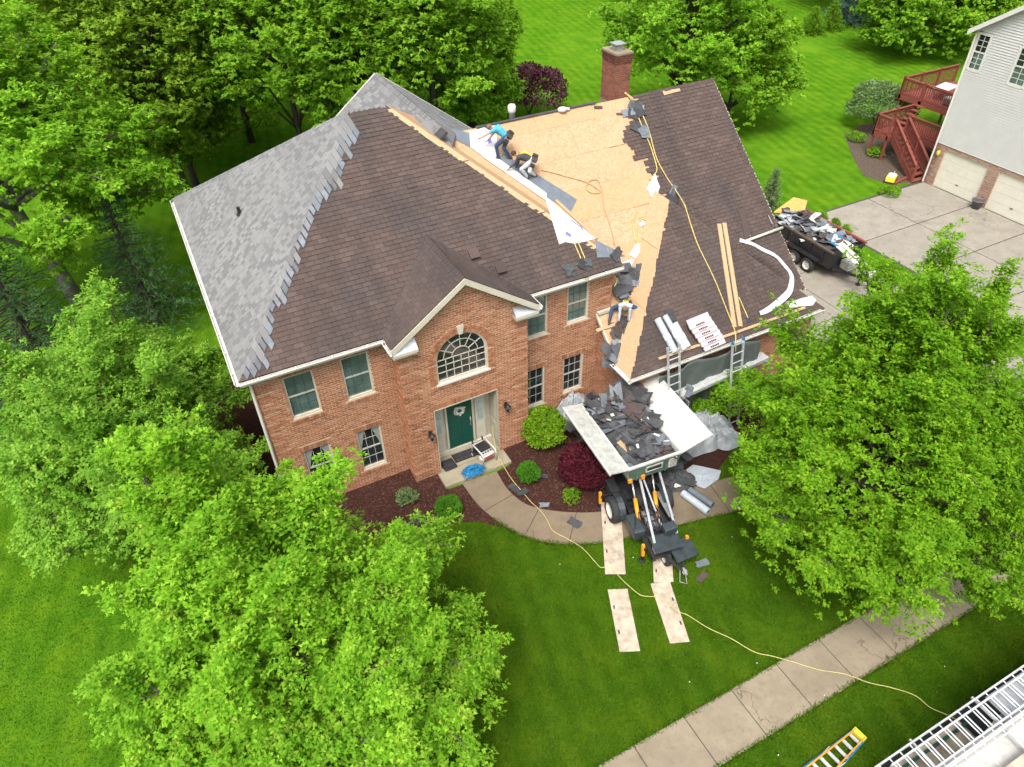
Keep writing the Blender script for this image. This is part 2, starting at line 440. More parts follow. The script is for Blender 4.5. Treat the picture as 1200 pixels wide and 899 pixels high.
M['sh_strip'] = simple('shingle_adhesive_side', (0.135, 0.152, 0.172), 0.8, 0.2, 6, island=0.3)
M['felt'] = simple('roofing_felt', (0.05, 0.05, 0.052), 0.9, 0.25, 4, bump=0.2)
def _osb():
    t = NT('osb'); v = t.pos()
    vo = t.n('ShaderNodeTexVoronoi', feature='F1'); vo.inputs['Scale'].default_value = 16; vo.inputs['Randomness'].default_value = 1
    mp = t.pos(scale=(1.0, 1.5, 0.8), rot=(0, 0, 0.6)); t.l(mp, vo.inputs['Vector'])
    n = t.noise(v, 11, 6, 0.7, 1.5); b = t.noise(v, 0.7, 4); o = t.n('ShaderNodeObjectInfo')
    col = t.ramp(vo.outputs['Color'], [(0.1, (0.3572, 0.2200, 0.1208)), (0.5, (0.4408, 0.2860, 0.1732)), (0.9, (0.5016, 0.3484, 0.2296))])
    col = t.mix(t.ramp(n, [(0.52, (0, 0, 0)), (0.72, (0.55, 0.55, 0.55))]), col, (0.2736, 0.1393, 0.0564))
    col = t.mix(t.ramp(b, [(0.4, (0, 0, 0)), (0.65, (0.35, 0.35, 0.35))]), col, (0.4712, 0.3227, 0.2014))
    col = t.mix(t.math('MULTIPLY', o.outputs['Random'], 0.5), col, (0.4560, 0.2640, 0.1329))
    st = t.noise(v, 2.6, 6, 0.8, 0.6)
    col = t.mix(t.ramp(st, [(0.58, (0, 0, 0)), (0.74, (0.45, 0.45, 0.45))]), col, (0.2600, 0.1447, 0.0742))
    sp = t.noise(v, 26, 3, 0.6)
    col = t.mix(t.ramp(sp, [(0.66, (0, 0, 0)), (0.72, (0.6, 0.6, 0.6))]), col, (0.2000, 0.1061, 0.0530))
    t.color(col); t.rough(0.85, 0.2); t.bump(n, 0.15, 0.005); return t.mat
M['osb'] = _osb()
M['osb_orange'] = simple('fresh_osb', (0.56, 0.30, 0.09), 0.85, 0.25, 14)
def _wood(name, c):
    t = NT(name); v = t.coord('Object', scale=(1, 1, 1)); n = t.noise(v, 9, 5, 0.6, 2.0); r = t.rnd()
    col = t.ramp(n, [(0.3, tuple(x * 0.7 for x in c)), (0.7, c)])
    col = t.mix(t.math('MULTIPLY', r, 0.25), col, tuple(x * 0.65 for x in c))
    t.color(col); t.rough(0.8, 0.25); t.bump(n, 0.15, 0.004); return t.mat
M['lumber'] = _wood('pine_lumber', (0.4950, 0.3525, 0.2025))
M['ply'] = simple('dirty_plywood', (0.4524, 0.3666, 0.2808), 0.9, 0.25, 5, dirt=0.7, bump=0.2)
M['deck_red'] = _wood('red_deck_stain', (0.2550, 0.0723, 0.0527))
M['white'] = simple('white_paint', (0.5814, 0.5661, 0.5202), 0.5, 0.06, 3, dirt=0.12)
M['cream'] = simple('cream_trim', (0.4960, 0.4640, 0.3760), 0.55, 0.07, 3, dirt=0.1)
M['beige'] = simple('beige_trim', (0.4000, 0.3600, 0.2800), 0.55, 0.07, 3, dirt=0.08)
M['greydoor'] = simple('window_sash', (0.42, 0.42, 0.38), 0.5, 0.06)
M['door_green'] = simple('green_door', (0.0048, 0.0680, 0.0464), 0.35, 0.15, 2, spec=0.5)
M['black'] = simple('black_paint', (0.018, 0.018, 0.02), 0.4, 0.3, 5, spec=0.5)
M['blackmat'] = simple('black_matte', (0.022, 0.022, 0.024), 0.85, 0.4, 8, bump=0.2)
M['rubber'] = simple('rubber', (0.025, 0.025, 0.026), 0.8, 0.3, 9, bump=0.2)
M['steel'] = simple('galvanised_steel', (0.52, 0.53, 0.54), 0.38, 0.2, 5, metal=0.75, dirt=0.25)
M['alu'] = simple('aluminium', (0.68, 0.69, 0.70), 0.4, 0.12, 5, metal=0.6, dirt=0.15)
M['alu_plank'] = simple('aluminium_plank', (0.62, 0.63, 0.62), 0.45, 0.15, 6, metal=0.35, dirt=0.35)
M['chrome'] = simple('bright_rod', (0.75, 0.75, 0.76), 0.18, 0.05, metal=0.9)
M['orange'] = simple('orange_paint', (0.78, 0.29, 0.02), 0.4, 0.15, 4, dirt=0.25)
M['bin_green'] = simple('bin_green_paint', (0.075, 0.14, 0.105), 0.45, 0.2, 4, dirt=0.4)
M['bin_grey'] = simple('bin_worn_panel', (0.3910, 0.3995, 0.3655), 0.55, 0.2, 6, dirt=0.55)
M['bin_white'] = simple('bin_white_panel', (0.4884, 0.4818, 0.4488), 0.5, 0.1, 5, dirt=0.35)
M['steelblue'] = simple('dark_steel_plate', (0.032, 0.042, 0.047), 0.45, 0.35, 5, dirt=0.3, spec=0.5)
M['tarp'] = simple('grey_tarp', (0.085, 0.103, 0.095), 0.5, 0.25, 2.5, bump=0.25)
M['tarp_light'] = simple('pale_tarp', (0.3300, 0.3562, 0.3675), 0.5, 0.2, 3, bump=0.2, dirt=0.3)
M['underlay'] = simple('white_underlayment', (0.5576, 0.5712, 0.5848), 0.55, 0.04, 2, dirt=0.05)
M['ink'] = simple('printed_ink', (0.16, 0.14, 0.42), 0.6)
M['ink_black'] = simple('black_ink', (0.02, 0.018, 0.02), 0.6)
M['membrane'] = simple('grey_membrane', (0.1200, 0.1440, 0.1720), 0.75, 0.15, 4)
M['roll'] = simple('roll_wrapper', (0.3808, 0.4216, 0.4624), 0.5, 0.1, 5, dirt=0.2)
M['pink'] = simple('pink_wrapper', (0.5210, 0.4365, 0.4541), 0.5, 0.06, 4, dirt=0.1)
M['rope'] = simple('yellow_rope', (0.4800, 0.3750, 0.1275), 0.7, 0.2, 12)
M['cordy'] = simple('yellow_cord', (0.4950, 0.4500, 0.1650), 0.55, 0.15, 12)
M['hose_brown'] = simple('tan_hose', (0.36, 0.24, 0.11), 0.6, 0.15, 12)
M['blue'] = simple('blue_hose', (0.012, 0.17, 0.36), 0.5, 0.3, 12)
M['siding'] = simple('vinyl_siding', (0.4836, 0.4836, 0.4602), 0.55, 0.05, 1.5)
M['garage'] = simple('garage_door', (0.5920, 0.5680, 0.4800), 0.5, 0.05)
M['pot'] = simple('dark_pot', (0.10, 0.10, 0.115), 0.5, 0.2)
M['yellow'] = simple('yellow_plastic', (0.75, 0.60, 0.05), 0.4, 0.1, dirt=0.2)
M['red'] = simple('red_plastic', (0.55, 0.03, 0.02), 0.4, 0.1)
M['skin'] = simple('skin', (0.50, 0.28, 0.19), 0.5, 0.08, 20)
M['hair_brown'] = simple('brown_hair', (0.055, 0.03, 0.016), 0.7, 0.3, 40)
M['hair_grey'] = simple('grey_brown_hair', (0.15, 0.10, 0.07), 0.7, 0.3, 40)
M['shirt_blue'] = simple('turquoise_shirt', (0.07, 0.34, 0.50), 0.85, 0.15, 9)
M['shirt_dark'] = simple('charcoal_shirt', (0.045, 0.05, 0.055), 0.85, 0.2, 9)
M['shirt_pale'] = simple('pale_blue_shirt', (0.36, 0.45, 0.52), 0.85, 0.15, 9)
M['jeans'] = simple('navy_jeans', (0.025, 0.055, 0.12), 0.85, 0.25, 9)
M['jeans_pale'] = simple('pale_work_trousers', (0.42, 0.48, 0.50), 0.85, 0.15, 9)
M['boot'] = simple('boot', (0.07, 0.05, 0.04), 0.7, 0.2, 9)
M['leather'] = simple('tool_leather', (0.045, 0.035, 0.03), 0.7, 0.4, 9)
M['webbing'] = simple('yellow_webbing', (0.70, 0.55, 0.03), 0.6, 0.1)
M['roof_far'] = simple('far_roof', (0.16, 0.15, 0.15), 0.9, 0.2, 3)
def _glass(name, c, rough, spec=0.8):
    t = NT(name); v = t.pos(); n = t.noise(v, 1.4, 4, 0.6, 0.8)
    t.color(t.ramp(n, [(0.35, tuple(x * 0.55 for x in c)), (0.65, c)])); t.rough(rough, spec); t.b.inputs['Coat Weight'].default_value = 0.6; t.b.inputs['Coat Roughness'].default_value = 0.04
    return t.mat
M['glass'] = _glass('window_glass', (0.022, 0.028, 0.03), 0.08)
M['glass_blind'] = _glass('glass_over_blinds', (0.1080, 0.1640, 0.1480), 0.2)
M['glass_side'] = _glass('frosted_sidelight', (0.42, 0.50, 0.50), 0.3)
M['muntin_dim'] = simple('dim_muntin', (0.058, 0.088, 0.080), 0.5)
M['curtain'] = simple('curtain', (0.24, 0.25, 0.23), 0.9, 0.1, 9)
R = random.Random(7)
# ------------------------------------------------------------------ lawn, beds, paths, road
def sheet(name, poly, z0, z1, mat, parent=None, bevel=0):
    mb = MB(); mb.prism([(p[0], p[1], z0) for p in poly], (0, 0, z1 - z0))
    return mb.build(name, mat, parent, bevel=bevel)
def ccw(poly):
    a = sum(poly[i][0] * poly[(i + 1) % len(poly)][1] - poly[(i + 1) % len(poly)][0] * poly[i][1] for i in range(len(poly)))
    return poly if a > 0 else poly[::-1]
def spline(pts, n):
    """Catmull-Rom through 2d/3d points, n samples"""
    P = [Vector(p) for p in pts]; P = [P[0] * 2 - P[1]] + P + [P[-1] * 2 - P[-2]]
    out = []; k = len(P) - 3
    for i in range(n):
        t = i / (n - 1) * k; j = min(int(t), k - 1); u = t - j
        a, b, c, d = P[j:j + 4]
        out.append(0.5 * ((2 * b) + (c - a) * u + (2 * a - 5 * b + 4 * c - d) * u * u + (3 * b - a - 3 * c + d) * u ** 3))
    return out

lawn = MB()
N_ = 60
for i in range(N_ + 1):
    for j in range(N_ + 1):
        lawn.v.append((-260 + 520 * i / N_, -120 + 520 * j / N_, 0.0))
for i in range(N_):
    for j in range(N_):
        a = i * (N_ + 1) + j
        lawn.f.append((a, a + N_ + 1, a + N_ + 2, a + 1)); lawn.m.append(0)
struct(lawn.build('lawn', M['grass'], origin=(0, 0, 0)))

# road edge along y = 2.7, ragged
edge = [(-60 + 1.2 * i, 2.66 + R.uniform(-0.05, 0.05)) for i in range(101)]
struct(sheet('road', ccw([(-60, -9)] + [(61, -9)] + edge[::-1]), -0.05, 0.014, M['asphalt']))

# the front lawn is a sheet of its own, in a darker grass colour
R2 = random.Random(3)
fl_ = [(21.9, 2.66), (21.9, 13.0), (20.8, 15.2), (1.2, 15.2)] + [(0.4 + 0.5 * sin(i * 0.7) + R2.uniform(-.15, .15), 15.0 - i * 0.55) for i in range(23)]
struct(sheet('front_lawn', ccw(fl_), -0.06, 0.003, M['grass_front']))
# sidewalk slabs
sw = sheet('sidewalk', [(-30, 4.46), (62, 4.46), (62, 5.82), (-30, 5.82)], -0.08, 0.006, M['joint']); struct(sw)
slab0 = None
W_ = 1.535
for i in range(-6, 24):
    x0 = 10.62 + (i - 6) * W_
    mb = MB(); mb.box(x0 + 0.012, x0 + W_ - 0.012, 4.45, 5.83, -0.06, 0.022 + R.uniform(-0.003, 0.004))
    mb.build('slab', M['side_conc'], sw, bevel=0.008)

# curved front walk
outer = [(541, 566), (556, 587), (571, 602), (596, 620), (625, 633), (660, 638), (702, 637), (760, 625), (830, 607), (905, 590), (960, 575)]
inner = [(582, 553), (592, 570), (603, 582), (618, 592), (640, 598), (670, 601), (705, 600), (750, 590), (810, 572), (870, 556), (920, 540)]
oc = spline([gz(*p).xy for p in outer], 61); ic = spline([gz(*p).xy for p in inner], 61)
walk = sheet('front_walk', ccw([tuple(p) for p in oc] + [tuple(p) for p in ic[::-1]]), -0.06, 0.004, M['joint']); struct(walk)
for a, b in ((0, 11), (11, 22), (22, 31), (31, 40), (40, 50), (50, 60)):
    o_ = oc[a:b + 1]; i_ = ic[a:b + 1]
    def shr(seq):
        d = (seq[1] - seq[0]).normalized() * 0.012; e = (seq[-1] - seq[-2]).normalized() * 0.012
        return [seq[0] + d] + list(seq[1:-1]) + [seq[-1] - e]
    poly = ccw([tuple(p) for p in shr(o_)] + [tuple(p) for p in shr(i_)[::-1]])
    sheet('slab', poly, -0.04, 0.03 + R.uniform(-0.003, 0.003), M['walk_conc'], walk)

# planting beds
lb = [(0.5, 17.3), (4.6, 17.3), (4.6, 16.6), (5.35, 16.6), (5.35, 15.72), (5.84, 15.70)] + [tuple(p) for p in oc[1:17:3]] + [tuple(gz(*p).xy) for p in ((585, 618), (560, 611), (535, 613), (505, 625), (475, 640))] + [(1.8, 14.3), (0.6, 14.6), (-1.2, 15.3), (-1.4, 20), (-1.2, 26), (0.5, 26)]
struct(sheet('mulch_bed', ccw(lb), -0.05, 0.012, M['mulch']))
rb = [tuple(p) for p in ic[0:52:2]] + [(15.5, 12.9), (20.4, 13.2), (20.4, 15.3), (12.0, 15.3), (12.0, 17.3), (8.8, 17.3), (8.8, 16.6), (7.6, 16.6), (7.66, 15.72)]
struct(sheet('mulch_bed', ccw(rb), -0.05, 0.012, M['mulch']))
def in_poly(x, y, poly):
    c = False; n = len(poly)
    for i in range(n):
        x0, y0 = poly[i]; x1, y1 = poly[(i + 1) % n]
        if (y0 > y) != (y1 > y) and x < (x1 - x0) * (y - y0) / (y1 - y0) + x0: c = not c
    return c
# loose bark chips over the beds
mb = MB(); cnt = 0
while cnt < 5200:
    if R.random() < 0.5: x, y, pl = R.uniform(1.2, 6.3), R.uniform(13.3, 17.2), lb
    else: x, y, pl = R.uniform(6.9, 13.0), R.uniform(12.0, 17.2), rb
    if not in_poly(x, y, pl): continue
    cnt += 1
    a = R.uniform(0, pi); l = R.uniform(0.03, 0.09); w = R.uniform(0.012, 0.03); t = R.uniform(-0.4, 0.4)
    u = Vector((cos(a), sin(a), t * 0.5)) * l; v = Vector((-sin(a), cos(a), R.uniform(-0.4, 0.4))) * w
    o = Vector((x, y, 0.016 + abs(u.z) / 2 + 0.006))
    mb.add([o - u / 2 - v / 2, o + u / 2 - v / 2, o + u / 2 + v / 2, o - u / 2 + v / 2, o + Vector((0, 0, 0.014))], [(0, 1, 4), (1, 2, 4), (2, 3, 4), (3, 0, 4)])
tag(mb.build('bark_chips', M['mulch_chip']), 'reddish brown bark chips strewn over the planting beds', 'mulch', kind='stuff')

# neighbour's driveway slabs and the house driveway
nd = sheet('neighbour_driveway', [(30.2, 24.3), (38.9, 24.4), (38.9, 9.0), (36.5, 3.0), (30.2, 3.0)], -0.05, 0.006, M['joint']); struct(nd)
ys = [24.2, 20.92, 17.6, 14.2, 10.8, 7.2, 2.9]
xs = [30.3, 34.4, 38.85]
for i in range(6):
    for j in range(2):
        x0, x1 = xs[j] + 0.03, xs[j + 1] - 0.03
        if i >= 4 and j == 1: x1 = 36.5
        mb = MB(); mb.box(x0, x1, ys[i + 1] + 0.03, ys[i] - 0.03, -0.04, 0.024 + R.uniform(-0.003, 0.003)); mb.build('slab', M['drive_conc'], nd, bevel=0.008)
hd = sheet('driveway', [(20.9, 27.0), (28.6, 27.0), (28.6, 2.7), (22.0, 2.7), (22.0, 13.0), (20.9, 14.5)], -0.05, 0.006, M['joint']); struct(hd)
yy = [27, 23.6, 20.2, 16.8, 13.4, 10, 6.4, 2.8]
for i in range(7):
    for j in range(2):
        x0 = (21.0, 24.8)[j] if i < 4 else (22.05, 25.3)[j]; x1 = (24.76, 28.55)[j] if i < 4 else (25.26, 28.55)[j]
        mb = MB(); mb.box(x0, x1, yy[i + 1] + 0.02, yy[i] - 0.02, -0.04, 0.024 + R.uniform(-0.003, 0.003)); mb.build('slab', M['drive_conc'], hd, bevel=0.008)
sb = [tuple(gz(*p).xy) for p in ((990, 158), (998, 182), (1012, 206), (1040, 216), (1066, 214), (1080, 205), (1095, 165), (1050, 140), (1010, 146))]
struct(sheet('soil_bed', ccw(sb), -0.05, 0.012, M['soil']))

# blades of grass standing up from the near lawns (too many to count)
NG1 = ccw([tuple(p) for p in oc] + [tuple(p) for p in ic[::-1]])
def in_poly_np(X, Y, poly):
    c = np.zeros(len(X), dtype=bool); n = len(poly)
    for i in range(n):
        x0, y0 = poly[i]; x1, y1 = poly[(i + 1) % n]
        if y0 == y1: continue
        c ^= ((y0 > Y) != (y1 > Y)) & (X < (x1 - x0) * (Y - y0) / (y1 - y0) + x0)
    return c
def grass_field(name, label, x0, x1, y0, y1, n, hmin, hmax, seed, test, mat='blade'):
    g = np.random.default_rng(seed)
    X = g.uniform(x0, x1, n); Y = g.uniform(y0, y1, n)
    keep = ~test(X, Y); X = X[keep]; Y = Y[keep]; n = len(X)
    a = g.uniform(0, 2 * pi, n); h = g.uniform(hmin, hmax, n); w = g.uniform(0.012, 0.024, n); le = g.uniform(0.2, 1.0, n) * h
    b = g.uniform(0, 2 * pi, n)
    V = np.zeros((n, 3, 3))
    V[:, 0] = np.stack([X - np.cos(a) * w, Y - np.sin(a) * w, np.full(n, -0.004)], 1)
    V[:, 1] = np.stack([X + np.cos(a) * w, Y + np.sin(a) * w, np.full(n, -0.004)], 1)
    V[:, 2] = np.stack([X + np.cos(b) * le, Y + np.sin(b) * le, h], 1)
    o = np_mesh(name, V.reshape(-1, 3), np.arange(3 * n).reshape(-1, 3), M[mat], origin=((x0 + x1) / 2, (y0 + y1) / 2, 0))
    return tag(o, label, 'grass', kind='stuff')
def t_front(X, Y):
    return (Y < 2.75) | ((Y > 4.42) & (Y < 5.86)) | in_poly_np(X, Y, NG1) | in_poly_np(X, Y, ccw(lb)) | in_poly_np(X, Y, ccw(rb)) | ((Y > 15) & (X > -1.3))
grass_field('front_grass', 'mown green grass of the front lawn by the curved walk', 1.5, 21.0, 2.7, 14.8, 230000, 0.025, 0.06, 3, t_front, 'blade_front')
grass_field('side_grass', 'mown bright grass of the side lawn beside the leafy trees', -9.5, 1.5, 5.0, 25.0, 100000, 0.025, 0.06, 4, lambda X, Y: in_poly_np(X, Y, ccw(lb)))

# tufts creeping over the edges of the paving
def fringe(name, label, pts, n, seed):
    g = np.random.default_rng(seed); P = np.array([tuple(p) for p in pts]); k = g.integers(0, len(P) - 1, n); t = g.uniform(0, 1, n)[:, None]
    Q = P[k] * (1 - t) + P[k + 1] * t + g.normal(0, 0.022, (n, 2)) * (0.5 + 1.5 * np.abs(np.sin(P[k, :1] * 2.3)))
    a = g.uniform(0, 2 * pi, n); h = g.uniform(0.03, 0.085, n); b = g.uniform(0, 2 * pi, n); w = g.uniform(0.012, 0.022, n); V = np.zeros((n, 3, 3))
    V[:, 0] = np.stack([Q[:, 0] - np.cos(a) * w, Q[:, 1] - np.sin(a) * w, np.zeros(n)], 1); V[:, 1] = np.stack([Q[:, 0] + np.cos(a) * w, Q[:, 1] + np.sin(a) * w, np.zeros(n)], 1)
    V[:, 2] = np.stack([Q[:, 0] + np.cos(b) * h * 0.8, Q[:, 1] + np.sin(b) * h * 0.8, h], 1)
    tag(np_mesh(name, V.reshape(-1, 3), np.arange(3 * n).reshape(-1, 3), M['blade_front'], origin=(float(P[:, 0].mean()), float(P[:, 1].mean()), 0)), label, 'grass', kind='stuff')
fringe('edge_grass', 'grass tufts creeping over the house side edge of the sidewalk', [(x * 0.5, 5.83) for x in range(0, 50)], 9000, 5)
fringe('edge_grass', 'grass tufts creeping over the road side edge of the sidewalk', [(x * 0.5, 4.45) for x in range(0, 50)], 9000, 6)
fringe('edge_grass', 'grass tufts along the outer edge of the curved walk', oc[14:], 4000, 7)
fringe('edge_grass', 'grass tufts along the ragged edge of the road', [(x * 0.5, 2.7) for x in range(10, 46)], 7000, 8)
# ------------------------------------------------------------------ brick house
house = thing('brick_house', 'two storey red brick house with hipped roof being reshingled', 'house', (6.5, 20.0, 0))
WALL_Y, ENT_Y = 17.25, 16.56
BC, BL, BG = 0.077, 0.215, 0.021      # course, brick pitch, joint

def sub_iv(iv, a, b):
    out = []
    for p, q in iv:
        if b <= p or a >= q: out.append((p, q)); continue
        if a > p: out.append((p, a))
        if b < q: out.append((b, q))
    return out
def lay_bricks(mb, P, ivf, v0, v1, proud=0.009, quoin=None, rnd=None):
    """P(u, v, d) -> point, d outwards; ivf(v) -> intervals"""
    rnd = rnd or R; k = 0; v = v0
    while v < v1 - 0.02:
        top = min(v + BC - BG, v1)
        for a, b in ivf((v + top) / 2):
            u = math.floor(a / BL) * BL - (BL / 2 if k % 2 else 0.0)
            while u < b - 0.01:
                l = max(u, a); r = min(u + BL - BG, b)
                if r - l > 0.025:
                    d = proud + rnd.uniform(-0.002, 0.003)
                    tp_ = top; qq = quoin((l + r) / 2) if quoin else 0
                    if qq: d += qq if k % 5 else 0.0; tp_ = top - (0.026 if k % 5 == 0 else 0)
                    q = [P(l, v, 0), P(r, v, 0), P(r, tp_, 0), P(l, tp_, 0), P(l, v, d), P(r, v, d), P(r, tp_, d), P(l, tp_, d)]
                    mb.add(q, [(4, 5, 6, 7), (0, 1, 5, 4), (1, 2, 6, 5), (2, 3, 7, 6), (3, 0, 4, 7)])
                u += BL
        v += BC; k += 1
def wall_panel(name, P, outer, holes, thick, mat, parent):
    """solid wall with real openings: outline and holes in (u, v); reveals included"""
    loops = [outer] + holes
    pts = [p for lp in loops for p in lp]
    tris = geometry.tessellate_polygon([[Vector((p[0], p[1], 0)) for p in lp] for lp in loops])
    mb = MB(); n = len(pts)
    mb.v = [tuple(P(u, v, 0)) for u, v in pts] + [tuple(P(u, v, -thick)) for u, v in pts]
    for t in tris:
        mb.f.append(tuple(t)); mb.f.append(tuple(n + i for i in t[::-1])); mb.m += [0, 0]
    b = 0
    for lp in loops:
        k = len(lp)
        for i in range(k):
            j = (i + 1) % k
            mb.f.append((b + i, b + j, n + b + j, n + b + i)); mb.m.append(0)
        b += k
    return mb.build(name, mat, parent)
PF = lambda y: (lambda u, v, d: Vector((u, y - d, v)))       # front-facing wall
PL = lambda x: (lambda u, v, d: Vector((x - d, u, v)))       # left-facing wall, u = y
PRt = lambda x: (lambda u, v, d: Vector((x + d, u, v)))

WIN = [  # x0, x1, z0, z1, blinds
    (1.26, 2.15, 3.80, 5.40, True), (2.97, 3.83, 3.84, 5.44, True),
    (9.09, 9.98, 3.92, 5.50, True), (10.74, 11.58, 4.00, 5.52, True),
    (1.26, 2.12, 0.74, 2.44, False), (2.98, 3.80, 0.72, 2.46, False),
    (9.05, 9.90, 0.80, 2.54, False), (10.67, 11.48, 0.92, 2.54, False)]
def rect(x0, x1, z0, z1): return [(x0, z0), (x1, z0), (x1, z1), (x0, z1)]
AX, AR, AZ0, AZS = 6.55, 0.87, 3.90, 4.72                    # arched window centre, radius, sill, spring
def arch_poly(r, z0, n=20, cx=AX, zs=AZS):
    return [(cx - r, z0), (cx + r, z0)] + [(cx + r * cos(pi * i / n), zs + r * sin(pi * i / n)) for i in range(n + 1)]
DX0, DX1, DZ = 5.42, 7.70, 2.90                              # porch recess
wall_panel('front_wall', PF(WALL_Y), rect(0.47, 12.5, -0.1, 5.95), [rect(*w[:4]) for w in WIN], 0.22, M['mortar'], house)
wall_panel('entry_wall', PF(ENT_Y), [(4.54, -0.1), (8.85, -0.1), (8.85, 5.85), (6.70, 7.42), (4.54, 5.85)], [rect(DX0, DX1, -0.05, DZ), arch_poly(AR, AZ0)], 0.2, M['mortar'], house)
for a, b in ((4.541, 4.74), (8.65, 8.849)):
    mb = MB(); mb.box(a, b, ENT_Y + 0.2, WALL_Y, -0.1, 5.8); mb.build('entry_side_wall', M['mortar'], house)
mb = MB(); mb.box(0.47, 0.69, WALL_Y + 0.22, 29.4, -0.1, 5.9); mb.box(12.28, 12.5, WALL_Y + 0.22, 29.4, -0.1, 5.9); mb.box(0.69, 12.28, 29.18, 29.4, -0.1, 5.9)
mb.build('side_and_rear_wall', M['mortar'], house)

def iv_front(v):
    iv = [(0.47, 12.5)]
    for x0, x1, z0, z1, _ in WIN:
        if z0 - 0.21 < v < z1 + 0.21:
            iv = sub_iv(iv, x0 - (0.1 if v > z1 or v < z0 else 0), x1 + (0.1 if v > z1 or v < z0 else 0))
    if v < 5.8: iv = sub_iv(iv, 4.55, 8.84)
    return iv
def q_front(u): return 0.008 if (u < 0.95 or 12.0 < u) else 0.0
mb = MB(); lay_bricks(mb, PF(WALL_Y), iv_front, 0.0, 5.74, quoin=q_front)
ARO = AR + 0.24
def iv_entry(v):
    a, b = 4.54, 8.85
    if v > 5.80:
        k = (v - 5.80) / (7.42 - 5.80); a += 2.16 * k; b -= 2.15 * k
    iv = [(a, b)] if b > a else []
    if v < DZ: iv = sub_iv(iv, DX0, DX1)
    elif v < DZ + 0.2: iv = sub_iv(iv, DX0 - 0.1, DX1 + 0.1)
    if AZ0 - 0.21 < v < AZ0: iv = sub_iv(iv, AX - ARO, AX + ARO)
    elif AZ0 <= v < AZS: iv = sub_iv(iv, AX - ARO, AX + ARO)
    elif v < AZS + ARO:
        h = sqrt(max(0, ARO ** 2 - (v - AZS) ** 2)); iv = sub_iv(iv, AX - h, AX + h) if v >= AZS else iv
    return iv
def q_entry(u): return 0.010 if (u < 5.12 or u > 8.27) else 0.0
lay_bricks(mb, PF(ENT_Y), iv_entry, 0.0, 7.38, quoin=q_entry)
lay_bricks(mb, PL(4.54), lambda v: [(ENT_Y, WALL_Y)], 0.0, 5.72, quoin=lambda u: 0.010)
lay_bricks(mb, PRt(8.85), lambda v: [(ENT_Y, WALL_Y)], 0.0, 5.72, quoin=lambda u: 0.010)
lay_bricks(mb, PL(0.47), lambda v: [(WALL_Y, 29.3)], 0.0, 5.72)
tag(mb.build('brick_courses', M['brick'], house), kind='stuff')
# soldier heads, rowlock sills, arch ring
mb = MB()
def soldier(x0, x1, z0, z1, y, d=0.016):
    n = max(1, round((x1 - x0) / 0.076)); s = (x1 - x0) / n
    for i in range(n):
        dd = d + R.uniform(-0.002, 0.004)
        mb.box(x0 + i * s + 0.006, x0 + (i + 1) * s - 0.006, y - dd, y + 0.02, z0 + 0.005, z1 - 0.005)
for x0, x1, z0, z1, _ in WIN:
    soldier(x0 - 0.09, x1 + 0.09, z1 + 0.005, z1 + 0.2, WALL_Y)
    soldier(x0 - 0.09, x1 + 0.09, z0 - 0.19, z0 - 0.055, WALL_Y, 0.035)
soldier(DX0 - 0.1, DX1 + 0.1, DZ, DZ + 0.2, ENT_Y, 0.014)
soldier(AX - ARO, AX + ARO, AZ0 - 0.2, AZ0 - 0.07, ENT_Y, 0.035)
na = 44
for ring, (ra, rb_) in enumerate(((AR + 0.015, AR + 0.125), (AR + 0.135, ARO))):
    for i in range(na):
        t0 = pi * (i + 0.06) / na; t1 = pi * (i + 0.94) / na
        pl = [(AX + r * cos(t), AZS + r * sin(t)) for r, t in ((ra, t0), (rb_, t0), (rb_, t1), (ra, t1))]
        mb.prism([(p[0], ENT_Y - (0.03 if ring else 0.02), p[1]) for p in pl], (0, 0.05, 0))
    for s in (-1, 1):
        n = int((AZS - AZ0) / 0.076)
        for i in range(n):
            a, b = sorted((AX + s * ra, AX + s * rb_))
            mb.box(a, b, ENT_Y - (0.03 if ring else 0.02), ENT_Y + 0.02, AZ0 + i * 0.076 + 0.006, AZ0 + (i + 1) * 0.076 - 0.006)
tag(mb.build('brick_trim', M['brick'], house), kind='stuff')
mb = MB(); zt = AZS + AR
mb.prism([(AX - 0.07, ENT_Y - 0.055, zt - 0.02), (AX + 0.07, ENT_Y - 0.055, zt - 0.02), (AX + 0.11, ENT_Y - 0.055, zt + 0.29), (AX - 0.11, ENT_Y - 0.055, zt + 0.29)], (0, 0.07, 0))
mb.build('keystone', M['cream'], house)

